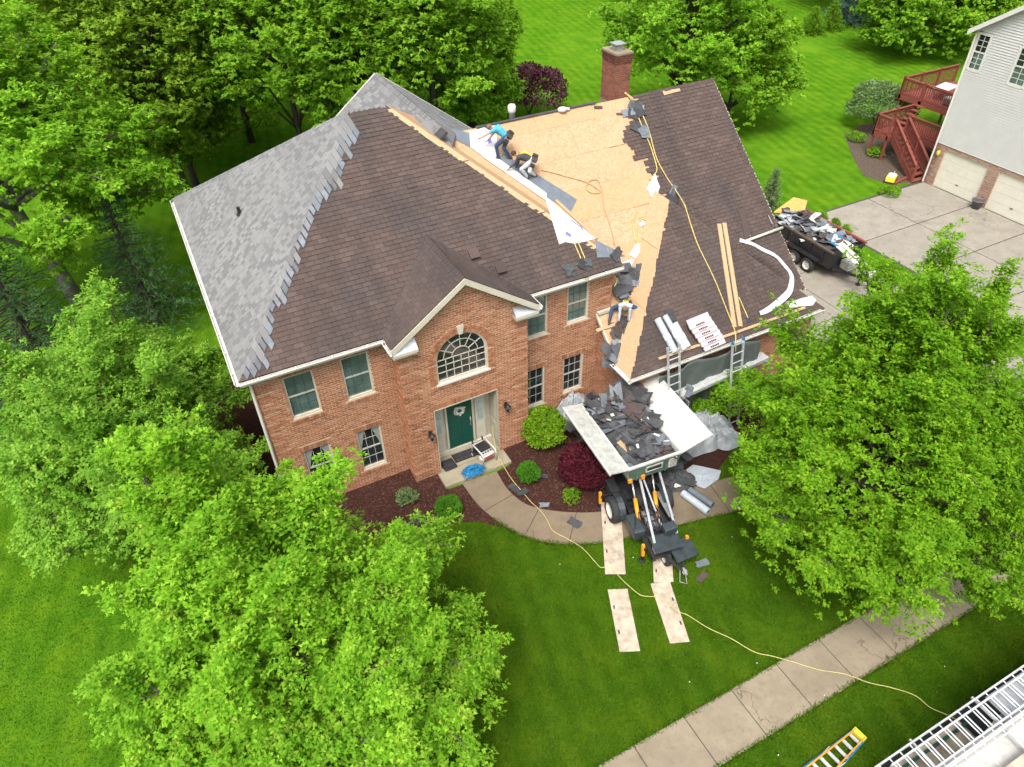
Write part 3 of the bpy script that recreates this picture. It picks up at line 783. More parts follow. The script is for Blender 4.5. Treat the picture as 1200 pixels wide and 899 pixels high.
# windows: frame > pane, meeting rail, muntins, sill
def window(par, x0, x1, z0, z1, y, blinds, curtain=False, frame='cream', axis='y', nx=3):
    fw = 0.055
    mb = MB(); a, b = x0 - 0.002, x1 + 0.002
    mb.box(a, a + fw, y - 0.012, y + 0.10, z0, z1); mb.box(b - fw, b, y - 0.012, y + 0.10, z0, z1)
    mb.box(a + fw, b - fw, y - 0.012, y + 0.10, z1 - fw, z1); mb.box(a + fw, b - fw, y - 0.012, y + 0.10, z0, z0 + fw)
    w = mb.build('window', M[frame], par)
    zm = (z0 + z1) / 2
    mb = MB(); mb.box(a + fw, b - fw, y + 0.02, y + 0.07, zm - 0.025, zm + 0.025); mb.build('meeting_rail', M['greydoor'], w)
    mb = MB(); mb.box(x0 - 0.04, x1 + 0.04, y - 0.05, y + 0.02, z0 - 0.05, z0 - 0.002); mb.build('sill', M[frame], w)
    gm = M['glass_blind'] if blinds else M['glass']
    mu = MB()
    for zz0, zz1, dy in ((z0 + fw, zm - 0.025, 0.045), (zm + 0.025, z1 - fw, 0.03)):
        wx = (b - a - 2 * fw) / nx; wz = (zz1 - zz0) / 2
        for i in range(nx):
            for j in range(2):
                p = MB(); p.box(a + fw + i * wx + 0.007, a + fw + (i + 1) * wx - 0.007, y + dy + 0.012, y + dy + 0.02, zz0 + j * wz + 0.007, zz0 + (j + 1) * wz - 0.007)
                p.build('pane', gm, w)
        for i in range(1, nx): mu.box(a + fw + i * wx - 0.008, a + fw + i * wx + 0.008, y + dy, y + dy + 0.022, zz0, zz1)
        mu.box(a + fw, b - fw, y + dy + 0.001, y + dy + 0.023, zz0 + wz - 0.008, zz0 + wz + 0.008)
    mu.build('muntins', M['greydoor'] if not blinds else M['muntin_dim'], w)
    mb = MB(); mb.box(a + fw, b - fw, y + 0.11, y + 0.118, z0 + fw, z1 - fw); mb.build('backing', M['glass_blind'] if blinds else M['blackmat'], w)
    return w
for i, (x0, x1, z0, z1, bl) in enumerate(WIN):
    window(house, x0, x1, z0, z1, WALL_Y + 0.045, bl)
# curtains behind the lower left windows
for i in (4, 5):
    x0, x1, z0, z1, _ = WIN[i]
    mb = MB(); y = WALL_Y + 0.062
    for s in (0, 1):
        pts = [(0.06, 1.0), (0.36, 1.0), (0.22, 0.72), (0.10, 0.5), (0.06, 0.5)]
        pl = [((x0 + (x1 - x0) * (p if s == 0 else 1 - p)), y, z0 + (z1 - z0) * q - (0.06 if q == 1 else 0)) for p, q in pts]
        mb.prism(pl, (0, 0.003, 0))
    mb.build('curtain', M['curtain'], house)

# arched window
mb = MB(); fr = 0.06
po = arch_poly(AR, AZ0); pi_ = arch_poly(AR - fr, AZ0 + fr)
n = len(po)
for i in range(n):
    j = (i + 1) % n
    q = [po[i], po[j], pi_[j], pi_[i]]
    mb.prism([(p[0], ENT_Y + 0.05, p[1]) for p in q], (0, 0.1, 0))
aw = mb.build('arched_window', M['cream'], house)
mb = MB(); mb.prism([(p[0], ENT_Y + 0.095, p[1]) for p in arch_poly(AR - 0.03, AZ0 + 0.03)], (0, 0.01, 0)); mb.build('pane', M['glass'], aw)
mb = MB(); y0 = ENT_Y + 0.078
def bar(a, b, w=0.022): mb.beam((a[0], y0 + 0.01, a[1]), (b[0], y0 + 0.01, b[1]), w, 0.022, (0, 1, 0))
r1 = AR - fr
for dx in (-0.52, -0.26, 0, 0.26, 0.52): bar((AX + dx, AZ0 + fr), (AX + dx, AZS))
for z in (AZ0 + 0.34, AZ0 + 0.60, AZS): bar((AX - r1, z), (AX + r1, z))
for k in range(1, 6):
    t = pi * k / 6; bar((AX + 0.3 * cos(t), AZS + 0.3 * sin(t)), (AX + r1 * cos(t), AZS + r1 * sin(t)))
for rr in (0.3, 0.58):
    for k in range(16):
        t0, t1 = pi * k / 16, pi * (k + 1) / 16; bar((AX + rr * cos(t0), AZS + rr * sin(t0)), (AX + rr * cos(t1), AZS + rr * sin(t1)))
mb.build('muntins', M['cream'], aw)
mb = MB(); mb.box(AX - AR - 0.06, AX + AR + 0.06, ENT_Y - 0.06, ENT_Y + 0.06, AZ0 - 0.07, AZ0 - 0.004); mb.build('sill', M['white'], aw)
mb = MB(); mb.ball((AX + 0.1, ENT_Y + 0.35, AZS - 0.1), (0.3, 0.2, 0.28)); mb.build('hall_lamp', M['curtain'], aw, smooth=True)
mb = MB(); mb.box(AX - AR - 0.1, AX + AR + 0.1, ENT_Y + 0.6, ENT_Y + 0.64, AZ0 - 0.1, AZS + AR + 0.1); mb.build('backing', M['blackmat'], aw)

# porch recess: panelled sides, back, ceiling, door, sidelights
DY = 17.21
por = MB()
por.box(DX0 - 0.002, DX0 + 0.03, ENT_Y - 0.03, DY, 0.0, DZ); por.box(DX1 - 0.03, DX1 + 0.002, ENT_Y - 0.03, DY, 0.0, DZ)
por.box(DX0 + 0.03, DX1 - 0.03, ENT_Y - 0.03, DY, DZ - 0.03, DZ + 0.002)
pr = por.build('porch_surround', M['beige'], house)
mb = MB(); mb.box(DX0 + 0.03, DX1 - 0.03, DY, DY + 0.08, 0.0, DZ - 0.03); mb.build('porch_back', M['beige'], house)
mb = MB()
for xx, dx in ((DX1 - 0.03, -1),):
    for z0, z1 in ((0.45, 1.25), (1.38, 2.55)):
        for ya, yb in ((ENT_Y + 0.12, ENT_Y + 0.60),):
            mb.box(xx - 0.012, xx + 0.001, ya, yb, z0, z1)
            mb.box(xx - 0.02, xx - 0.0115, ya + 0.05, yb - 0.05, z0 + 0.05, z1 - 0.05)
mb.build('side_panel', M['beige'], house)
d0, d1, dz0, dz1 = 6.06, 6.98, 0.33, 2.34
mb = MB(); mb.box(d0, d1, DY - 0.05, DY - 0.002, dz0, dz1)
door = mb.build('front_door', M['door_green'], house); door['label'] = 'dark green panelled front door'
for c0, c1, e0, e1 in ((0.1, 0.42, 0.1, 0.3), (0.5, 0.82, 0.1, 0.3), (0.1, 0.42, 0.4, 1.1), (0.5, 0.82, 0.4, 1.1), (0.1, 0.42, 1.2, 1.9), (0.5, 0.82, 1.2, 1.9)):
    mb = MB(); mb.box(d0 + c0, d0 + c1, DY - 0.062, DY - 0.0495, dz0 + e0, dz0 + e1); mb.build('door_panel', M['door_green'], door, bevel=0.008)
mb = MB(); mb.beam((d1 - 0.08, DY - 0.09, dz0 + 0.82), (d1 - 0.08, DY - 0.09, dz0 + 1.12), 0.025, 0.03); mb.box(d1 - 0.1, d1 - 0.06, DY - 0.08, DY - 0.045, dz0 + 0.78, dz0 + 1.2); mb.build('handle', M['chrome'], door)
mb = MB()
for a in ((d0 - 0.07, d0 - 0.002), (d1 + 0.002, d1 + 0.07)): mb.box(a[0], a[1], DY - 0.075, DY - 0.001, 0.30, 2.42)
mb.box(d0 - 0.002, d1 + 0.002, DY - 0.075, DY - 0.001, dz1 + 0.002, 2.42); mb.box(5.46, 7.66, DY - 0.085, DY - 0.003, 2.42, 2.56)
mb.box(5.46, 7.66, DY - 0.10, DY - 0.001, 0.10, 0.298)
mb.build('door_frame', M['cream'], house)
for a, b in ((5.58, 5.86), (7.16, 7.42)):
    mb = MB(); mb.box(a - 0.05, b + 0.05, DY - 0.05, DY - 0.001, 0.3, 2.41); s = mb.build('sidelight', M['cream'], house)
    for k in range(3):
        mb = MB(); mb.box(a + 0.02, b - 0.02, DY - 0.06, DY - 0.049, 1.22 + k * 0.38, 1.22 + (k + 1) * 0.38 - 0.03); mb.build('pane', M['glass_side'], s)
# porch floor and step
mb = MB(); mb.box(DX0 + 0.03, DX1 - 0.03, ENT_Y - 0.1, DY, -0.05, 0.14); mb.build('porch_floor', M['step_conc'], house)
mb = MB(); mb.box(5.28, 7.78, 15.78, ENT_Y - 0.1, -0.08, 0.13); mb.build('porch_step', M['step_conc'], house, bevel=0.02)
# wall lanterns
def lantern(x, z, y):
    mb = MB(); mb.box(x - 0.05, x + 0.05, y - 0.06, y, z - 0.1, z + 0.12); mb.beam((x, y - 0.05, z + 0.08), (x, y - 0.16, z + 0.14), 0.03, 0.03)
    L = mb.build('wall_lantern', M['black'], house)
    mb = MB(); mb.lathe([(0.05, -0.02), (0.10, 0.16), (0.13, 0.18), (0.04, 0.28), (0.015, 0.33)], (x, y - 0.17, z - 0.16), n=6); mb.build('lantern_cage', M['black'], L)
    mb = MB(); mb.lathe([(0.056, 0.0), (0.098, 0.145)], (x, y - 0.17, z - 0.158), n=6); mb.build('lantern_glass', M['glass'], L)
lantern(5.20, 2.03, ENT_Y - 0.03); lantern(7.97, 2.1, ENT_Y - 0.03)
# ------------------------------------------------------------------ roof planes
ZE, PM = 5.92, 0.80
EX0, EX1, EY0, EY1 = 0.15, 12.75, 16.98, 29.75
A_ = Vector((5.87, 22.70, ZE + PM * 5.72)); B_ = Vector((7.03, 22.70, ZE + PM * 5.72))
FLc, FRc = Vector((EX0, EY0, ZE)), Vector((EX1, EY0, ZE)); BLc, BRc = Vector((EX0, EY1, ZE)), Vector((EX1, EY1, ZE))
# wing front slope S
SY, SZ, SP, SRY = 16.05, 3.05, 0.862, 22.95
SRZ = SZ + SP * (SRY - SY); SX1 = 20.75
N_S = Vector((0, -SP, 1)).normalized()
def on_s(px, py): return gplane(px, py, (0, SY, SZ), N_S)
N_F = Vector((0, -PM, 1)).normalized()
def on_f(px, py): return gplane(px, py, (0, EY0, ZE), N_F)
N_R = Vector((PM, 0, 1)).normalized()
def on_r(px, py): return gplane(px, py, (EX1, 0, ZE), N_R)
# hip at the front of the wing
HY, HZ, HX0, HX1, HP = 14.78, 3.0, 11.75, 20.40, 0.815
HA = Vector((16.07, 19.12, HZ + HP * 4.34)); HB = Vector((16.07, SY + (HA.z - SZ) / SP, HA.z))
N_H = Vector((0, -HP, 1)).normalized()
def on_h(px, py): return gplane(px, py, (0, HY, HZ), N_H)
N_HL = Vector((-HP, 0, 1)).normalized()
def on_hl(px, py): return gplane(px, py, (HX0, 0, HZ), N_HL)

def deck(name, poly, mat, parent=house, thick=0.09, drop=0.0):
    P = [Vector(p) for p in poly]; n = (P[1] - P[0]).cross(P[2] - P[0]).normalized()
    if n.z < 0: n = -n
    mb = MB(); mb.prism([p - n * drop for p in P], -n * thick); return mb.build(name, mat, parent)
roof = deck('main_roof', [FLc, FRc, B_, A_], M['felt'], drop=0.004)
roof['label'] = 'main hipped roof with old brown and new grey shingles'
deck('roof_left', [BLc, FLc, A_], M['felt'], drop=0.004); deck('roof_right', [FRc, BRc, B_], M['osb'], drop=0.004); deck('roof_back', [BRc, BLc, A_, B_], M['felt'], drop=0.004)
wing = deck('wing_roof', [(8.6, 16.06 + (19.4 - 16.05), SZ + SP * 3.36), (SX1, 19.41, SZ + SP * 3.36), (SX1, SRY, SRZ), (8.6, SRY, SRZ)], M['osb'], drop=0.03)
deck('wing_roof_lower', [(11.92, SY, SZ), (SX1, SY, SZ), (SX1, 19.40, SZ + SP * 3.35), (11.92, 19.40, SZ + SP * 3.35)], M['osb'], drop=0.03)
deck('wing_roof_back', [(8.6, SRY + 0.005, SRZ - 0.035), (SX1, SRY + 0.005, SRZ - 0.035), (SX1, 29.8, SRZ - SP * 6.85), (8.6, 29.8, SRZ - SP * 6.85)], M['felt'])
hip_front = deck('wing_hip', [(HX0, HY, HZ), (HX1, HY, HZ), HA], M['osb'], drop=0.004)
deck('wing_hip_right', [(HX1, HY, HZ), (HX1, SY, HZ), HB, HA], M['felt'], drop=0.004)

# shingle courses on a plane
def shingle_plane(O, U, V, ivf, v1, tw, expo, thick, mb, rnd, single=None, ragged=False, v0=0.0):
    """ivf(v, k) -> interval lists at height v for course k. single: list that collects whole shingles as matrices"""
    N = U.cross(V).normalized(); k = 0; v = v0
    while v < v1 - 0.03:
        va, vb = v - 0.008, min(v + expo + 0.045, v1)
        for (a, b), (c, d) in zip(ivf(v, k), ivf(min(v + expo, v1), k)):
            if ragged:
                u = a - rnd.uniform(0, tw)
            else:
                u = math.floor(a / tw) * tw - (tw / 2 if k % 2 else 0) - tw
            while u < max(b, d):
                w = tw * rnd.uniform(0.45, 1.25) if ragged else tw
                l, r = u + 0.004, u + w - 0.004
                l0, r0 = max(l, a), min(r, b); l1, r1 = max(l, c), min(r, d)
                if r0 - l0 > 0.02 or r1 - l1 > 0.02:
                    if r0 < l0: l0 = r0 = (a if l < a else b)
                    if r1 < l1: l1 = r1 = (c if l < c else d)
                    t = thick * rnd.uniform(0.8, 1.3) * (1.7 if ragged and rnd.random() < 0.45 else 1.0)
                    lift = 0.0 if rnd.random() > 0.03 else rnd.uniform(0.006, 0.018)
                    if single is not None and l0 == l and l1 == l and r0 == r and r1 == r and not ragged and v + expo + 0.045 <= v1:
                        single.append((O + U * u + V * v, v, k))
                    else:
                        q = [O + U * l0 + V * va, O + U * r0 + V * va, O + U * r1 + V * vb, O + U * l1 + V * vb,
                             O + U * l0 + V * va + N * (t + lift + 0.006), O + U * r0 + V * va + N * (t + lift + 0.006), O + U * r1 + V * vb + N * 0.002, O + U * l1 + V * vb + N * 0.002]
                        mb.add(q, [(4, 5, 6, 7), (0, 1, 5, 4), (1, 2, 6, 5), (3, 0, 4, 7)])
                u += w
        v += expo; k += 1
def shingle_mesh(tw, expo, thick):
    mb = MB(); l, r, va, vb = 0.006, tw - 0.006, -0.008, expo + 0.045
    mb.add([(l, va, 0), (r, va, 0), (r, vb, 0), (l, vb, 0), (l, va, thick + 0.006), (r, va, thick + 0.006), (r, vb, 0.002), (l, vb, 0.002)], [(4, 5, 6, 7), (0, 1, 5, 4), (1, 2, 6, 5), (3, 0, 4, 7), (3, 2, 1, 0)])
    me = bpy.data.meshes.new('shingle'); me.from_pydata(mb.v, [], mb.f); me.materials.append(M['sh_old']); return me
TW, EXPO, TH = 0.305, 0.15, 0.020
SHM = shingle_mesh(TW, EXPO, TH)
def put_shingles(lst, U, V, parent, rest_mb, limit):
    """the first `limit` shingles as pieces of their own, the others joined"""
    N = U.cross(V).normalized(); off = root_off(parent)
    rot = Matrix((U, V, N)).transposed().to_4x4()
    for i, (p, v, k) in enumerate(lst):
        if i < limit:
            o = bpy.data.objects.new('shingle', SHM); COL.objects.link(o); o.parent = parent
            o.matrix_local = Matrix.Translation(p - off) @ rot @ Matrix.Rotation(R.uniform(-0.006, 0.006), 4, 'Z')
        else:
            l, r, va, vb = 0.006, TW - 0.006, -0.008, EXPO + 0.045; t = TH * R.uniform(0.8, 1.35) + (0 if R.random() > 0.03 else R.uniform(0.005, 0.016))
            q = [p + U * a + V * b + N * c for a, b, c in ((l, va, 0), (r, va, 0), (r, vb, 0), (l, vb, 0), (l, va, t + 0.006), (r, va, t + 0.006), (r, vb, 0.002), (l, vb, 0.002))]
            rest_mb.add(q, [(4, 5, 6, 7), (0, 1, 5, 4), (1, 2, 6, 5), (3, 0, 4, 7)])
UX = Vector((1, 0, 0))
# --- main front plane (old brown)
k_ = sqrt(1 + PM * PM); VF = Vector((0, 1, PM)) / k_
vtop = 5.72 * k_
jit = [R.uniform(-0.06, 0.10) for _ in range(200)]
def iv_f(v, k):
    d = v / k_
    return [(d + 0.01, EX1 - EX0 - d - (0.20 + jit[k] * 0.9 if d < 5.2 else 0.16) * (1 if d > 1.0 else 0.5))]
# entry gable cuts nothing: its own roof lies over these courses
lst = []; rest = MB(); edge_mb = MB()
shingle_plane(FLc, UX, VF, iv_f, vtop, TW, EXPO, TH, rest, R, lst)
lst.sort(key=lambda s: (s[1] > 1.3, s[0].y))
put_shingles(lst, UX, VF, roof, rest, 170)
tag(rest.build('old_shingles', M['sh_old'], roof), kind='stuff')
# --- left plane (new grey laminate)
UL = Vector((0, -1, 0)); VL = Vector((1, 0, PM)) / k_
LL = EY1 - EY0
lr = [0]
def iv_l(v, k):
    d = v / k_; a = d * (EY1 - 22.70) / 5.72; b = LL - d
    return [(a, b)]
rest = MB(); shingle_plane(BLc, UL, VL, iv_l, vtop, 0.20, 0.135, 0.007, rest, R, ragged=True)
roof_left = bpy.data.objects['roof_left']
tag(rest.build('new_shingles', M['sh_new'], roof_left), kind='stuff')
# --- new courses run over the hip and end in loose stepped tabs on the front plane
for k in range(1, 38):
    s0 = k * 0.20; d0 = s0 / k_; d1 = d0 + 0.20 / k_
    if d1 > 5.72: break
    L = 0.42 + 0.10 * sin(k * 0.55) + R.choice((-0.22, -0.12, -0.04, 0, 0, 0.08, 0.2)) + R.uniform(-0.05, 0.05) + (0.22 if k > 27 else 0)
    L = min(L, d0 * k_ + 0.03)
    cuts = [-0.05] + ([L - 0.55 - R.uniform(0, 0.1)] if L > 0.7 else []) + [max(0.02, L - 0.28), L]
    for part in range(len(cuts) - 1):
        la, lb_ = cuts[part], cuts[part + 1]; last = part == len(cuts) - 2
        if lb_ <= la + 0.02: continue
        hh = 0.014 - 0.003 * part; ins = R.uniform(0, 0.03) if last else 0
        u0, u1 = d0 + ins, d1 - 0.005 - ins
        P0 = lambda u, l, h: FLc + UX * (u + l * 0.22) + VF * (u * k_ - l) + N_F * (h + 0.026)
        mb = MB()
        mb.add([P0(u0, la, 0.002), P0(u1, la, 0.002), P0(u1, lb_, 0.002), P0(u0, lb_, 0.002), P0(u0, la, hh + 0.006), P0(u1, la, hh), P0(u1, lb_, hh), P0(u0, lb_, hh + 0.006)],
               [(4, 7, 6, 5), (3, 2, 6, 7), (1, 5, 6, 2), (0, 3, 7, 4), (0, 1, 2, 3)])
        mb.build('hip_tab', M['sh_strip' if last and R.random() < 0.85 else 'sh_new'], roof)
# ridge caps on the short main ridge
def caps(name, a, b, w, mat, parent, step=0.15, n1=None, n2=None, lift=0.012, sc=1.0):
    """cap shingles bent over a hip or ridge from a (low) to b (high); n1, n2 = down directions of both slopes"""
    a = Vector(a); b = Vector(b); d = (b - a); L = d.length; d.normalize(); n = max(1, int(L / step))
    n1 = Vector(n1).normalized() * w; n2 = Vector(n2).normalized() * w; up = Vector((0, 0, 1))
    mb = MB()
    for i in range(n):
        p = a + d * (L * i / n); q = a + d * min(L, (L * (i + 1) / n + 0.05))
        h = lift + R.uniform(0.003, 0.008); jt = d * R.uniform(-0.012, 0.012)
        t0 = up * (h + 0.016); t1 = up * (h - 0.004)
        vs = [p + n1 + t0 + jt, p + t0 + jt, p + n2 + t0 + jt, q + n1 + t1, q + t1, q + n2 + t1, p + n1 - up * 0.01 + jt, p + jt, p + n2 - up * 0.01 + jt]
        mb.add(vs, [(0, 1, 4, 3), (1, 2, 5, 4), (6, 7, 1, 0), (7, 8, 2, 1), (6, 0, 3), (8, 5, 2)])
    return tag(mb.build(name, mat, parent), kind='stuff')
dF = Vector((0, -1, -PM)); dB = Vector((0, 1, -0.65)); dL = Vector((-1, 0, -PM)); dR = Vector((1, 0, -PM))
caps('ridge_cap', A_, B_, 0.15, M['sh_new'], roof, n1=dF, n2=dB)
caps('hip_cap', BLc, A_, 0.14, M['sh_new'], roof_left, n1=dB, n2=dL)
# --- rear gable (new grey)
RX, RZ, RY1, RP = 8.8, 9.5, 29.05, 0.75
rear = deck('rear_roof_left', [(3.4, RY1, RZ - RP * 5.4), (3.4, 22, RZ - RP * 5.4), (RX, 22, RZ), (RX, RY1, RZ)], M['felt'], drop=0.004)
rz_ = lambda x: RZ - RP * (x - RX)
rear2 = deck('rear_roof_right', [(RX, RY1, RZ), (RX, 23.1, RZ), (9.5, 22.97, rz_(9.5)), (13.3, 26.2, rz_(13.3)), (13.3, RY1, rz_(13.3))], M['felt'], drop=0.004)
mb = MB(); mb.prism([(8.2, 23.12, 9.52), (8.9, 21.85, 9.02), (8.82, 23.12, 9.52)], (0, 0, -0.05)); mb.prism([(8.82, 23.12, 9.52), (8.9, 21.85, 9.02), (9.52, 22.95, 9.0)], (0, 0, -0.05)); mb.build('cricket', M['sh_new'], rear2)
kr = sqrt(1 + RP * RP)
rest = MB(); shingle_plane(Vector((3.4, RY1, RZ - RP * 5.4)), UL, Vector((1, 0, RP)) / kr, lambda v, k: [(0, 6.6)], 5.4 * kr, 0.30, 0.145, 0.007, rest, R, ragged=True, v0=2.0)
tag(rest.build('new_shingles', M['sh_new'], rear), kind='stuff')
rest = MB(); shingle_plane(Vector((13.3, 22.4, RZ - RP * 4.5)), Vector((0, 1, 0)), Vector((-1, 0, RP)) / kr, lambda v, k: [(max(0.72, 3.8 - v / kr * 0.85), 6.6)], 4.5 * kr, 0.30, 0.145, 0.007, rest, R, ragged=True)
tag(rest.build('new_shingles', M['sh_new'], rear2), kind='stuff')
caps('ridge_cap', (RX, 23.15, RZ), (RX, RY1, RZ), 0.17, M['sh_new'], rear, n1=(-1, 0, -RP), n2=(1, 0, -RP))
mb = MB(); mb.prism([(3.6, RY1 - 0.3, 4), (13.1, RY1 - 0.3, 4), (13.1, RY1 - 0.3, RZ - RP * 4.4), (RX, RY1 - 0.3, RZ - 0.12), (3.6, RY1 - 0.3, RZ - RP * 5.3)], (0, -0.2, 0)); mb.build('rear_gable_wall', M['mortar'], house)
mb = MB()
for a, b in (((3.4, RY1 - 0.02, RZ - RP * 5.4 - 0.06), (RX, RY1 - 0.02, RZ - 0.06)), ((RX, RY1 - 0.02, RZ - 0.06), (13.3, RY1 - 0.02, RZ - RP * 4.5 - 0.06))): mb.beam(a, b, 0.05, 0.16)
mb.build('rake_board', M['white'], house)

# --- entry gable roof (old brown)
GX, GP, GY0 = 6.71, 0.70, 16.30
GE0, GE1 = 4.30, 9.12; GZE = 5.93; GZ = GZE + GP * 2.41
gy_end = lambda z: EY0 + (z - ZE) / PM + 0.25
gl = deck('entry_roof_left', [(GE0, GY0, GZE), (GX, GY0, GZ), (GX, gy_end(GZ), GZ), (GE0, gy_end(GZE), GZE)], M['felt'], thick=0.06, drop=0.004)
gr = deck('entry_roof_right', [(GE1, GY0, GZE), (GE1, gy_end(GZE), GZE), (GX, gy_end(GZ), GZ), (GX, GY0, GZ)], M['felt'], thick=0.06, drop=0.004)
kg = sqrt(1 + GP * GP)
mb = MB(); lst = []
shingle_plane(Vector((GE0, gy_end(GZE), GZE)), UL, Vector((1, 0, GP)) / kg, lambda v, k: [(-(v / kg) * GP / PM, gy_end(GZE) - GY0)], 2.41 * kg, TW, EXPO, TH, mb, R, lst)
lst.sort(key=lambda s: s[0].y); put_shingles(lst, UL, Vector((1, 0, GP)) / kg, gl, mb, 40)
tag(mb.build('old_shingles', M['sh_old'], gl), kind='stuff')
mb = MB(); shingle_plane(Vector((GE1, GY0, GZE)), Vector((0, 1, 0)), Vector((-1, 0, GP)) / kg, lambda v, k: [(0, gy_end(GZE) - GY0 + (v / kg) * GP / PM)], 2.41 * kg, TW, EXPO, TH, mb, R)
tag(mb.build('old_shingles', M['sh_old'], gr), kind='stuff')
caps('ridge_cap', (GX, GY0, GZ), (GX, gy_end(GZ), GZ), 0.15, M['sh_old'], gl, n1=(-1, 0, -GP), n2=(1, 0, -GP))
mb = MB()
for s in (-1, 1):
    e = GX + s * 2.44
    mb.prism([(GX, GY0 - 0.03, GZ - 0.015), (e, GY0 - 0.03, GZE - 0.035), (e, GY0 - 0.03, GZE - 0.24), (GX, GY0 - 0.03, GZ - 0.22)], (0, 0.05, 0))
    mb.prism([(GX, GY0 + 0.021, GZ - 0.10), (GX + s * 2.3, GY0 + 0.021, GZE - 0.03), (GX + s * 2.3, GY0 + 0.021, GZE - 0.13), (GX, GY0 + 0.021, GZ - 0.20)], (0, 0.26, 0))
mb.build('rake_board', M['cream'], house)
for s in (-1, 1):                                       # cornice returns
    e = GE0 if s < 0 else GE1; i = e - s * 0.80
    a, b = min(e, i), max(e, i)
    mb = MB(); mb.box(a, b, GY0 - 0.02, ENT_Y - 0.012, 5.60, 5.70); mb.box(a + 0.03, b - 0.03, GY0 + 0.02, ENT_Y - 0.012, 5.52, 5.598)
    c = mb.build('cornice_return', M['cream'], house)
    mb = MB(); mb.add([(a, GY0 - 0.02, 5.702), (b, GY0 - 0.02, 5.702), (b, ENT_Y - 0.012, 5.702), (a, ENT_Y - 0.012, 5.702), (a, ENT_Y - 0.012, 5.95), (b, ENT_Y - 0.012, 5.95)], [(0, 1, 5, 4), (1, 2, 5), (0, 4, 3), (2, 3, 4, 5)])
    mb.build('return_flashing', M['steel'], c)
mb = MB()
for s in (-1, 1):
    a = Vector((GX + s * 2.41, EY0 + 0.02, ZE + 0.03)); b = Vector((GX, EY0 + (GZ - ZE) / PM, GZ + 0.03)); d = (b - a)
    mb.prism([a + UX * 0.03, b + UX * 0.03, b - UX * 0.03, a - UX * 0.03], Vector((0, 0, 0.012)))
mb.build('valley_flashing', M['felt'], roof)
# --- roof vents on the front plane
for i, p in enumerate(((585, 315), (554, 298))):
    q = on_f(*p); mb = MB()
    mb.obox(q - UX * 0.19 - VF * 0.2, UX * 0.38, VF * 0.4, N_F * 0.03)
    mb.obox(q - UX * 0.13 - VF * 0.15 + N_F * 0.03, UX * 0.26, VF * 0.26, N_F * 0.10)
    mb.obox(q - UX * 0.16 - VF * 0.19 + N_F * 0.13, UX * 0.32, VF * 0.32, N_F * 0.03)
    mb.build('roof_vent', M['sh_old'], roof)
q = gplane(281, 251, FLc, Vector((-PM, 0, 1))); mb = MB(); mb.lathe([(0.12, -0.02), (0.11, 0.02), (0.06, 0.03), (0.06, 0.26), (0.045, 0.26)], q, n=10); mb.build('vent_pipe', M['black'], roof_left)

# --- wing: old shingles right of the torn edge
ks = sqrt(1 + SP * SP); VS = Vector((0, 1, SP)) / ks; OS = Vector((0, SY, SZ))
cut = [on_s(*p) for p in ((742, 113), (746, 135), (738, 152), (735, 172), (752, 186), (764, 205), (776, 226), (786, 240))]
cut = sorted([((p.y - SY) * ks, p.x) for p in cut])
def cut_x(v):
    if v <= cut[0][0]: return cut[0][1]
    for (a, x), (b, y) in zip(cut, cut[1:]):
        if a <= v <= b: return x + (y - x) * (v - a) / (b - a)
    return cut[-1][1]
jw = [R.choice((-0.25, -0.12, 0, 0.12, 0.25)) + R.uniform(-0.05, 0.05) for _ in range(80)]
def iv_s(v, k):
    y = SY + v / ks
    a = cut_x((k + 0.5) * EXPO) + jw[k]
    if y < HB.y: a = max(a if y > 19.4 else 0, HB.x + (HB.y - y) * (HX1 - HB.x) / (HB.y - SY) - 0.1)
    return [(a, SX1)]
mb = MB(); lst = []
shingle_plane(OS, UX, VS, iv_s, (SRY - SY) * ks, TW, EXPO, TH, mb, R, lst)
put_shingles(lst, UX, VS, wing, mb, 0)
tag(mb.build('old_shingles', M['sh_old'], wing), kind='stuff')
caps('ridge_cap', (17.6, SRY, SRZ), (SX1, SRY, SRZ), 0.15, M['sh_old'], wing, n1=(0, -1, -SP), n2=(0, 1, -SP))
# --- wing hip front face
kh = sqrt(1 + HP * HP); VH = Vector((0, 1, HP)) / kh
mb = MB(); lst = []
def iv_h(v, k):
    d = v / kh; return [(d + 0.02 + abs(jit[k]) * 1.2, HX1 - HX0 - d)]
shingle_plane(Vector((HX0, HY, HZ)), UX, VH, iv_h, 4.34 * kh, TW, EXPO, TH, mb, R, lst)
put_shingles(lst, UX, VH, hip_front, mb, 60)
tag(mb.build('old_shingles', M['sh_old'], hip_front), kind='stuff')
caps('hip_cap', (HX1, HY, HZ), HA, 0.15, M['sh_old'], hip_front, n1=(0, -1, -HP), n2=(1, 0, -HP))
mb = MB(); shingle_plane(Vector((HX1, HY, HZ)), Vector((0, 1, 0)), Vector((-1, 0, HP)) / kh, lambda v, k: [(v / kh, SY - HY + v / kh)], 4.3 * kh, TW, EXPO, TH, mb, R)
tag(mb.build('old_shingles', M['sh_old'], bpy.data.objects['wing_hip_right']), kind='stuff')

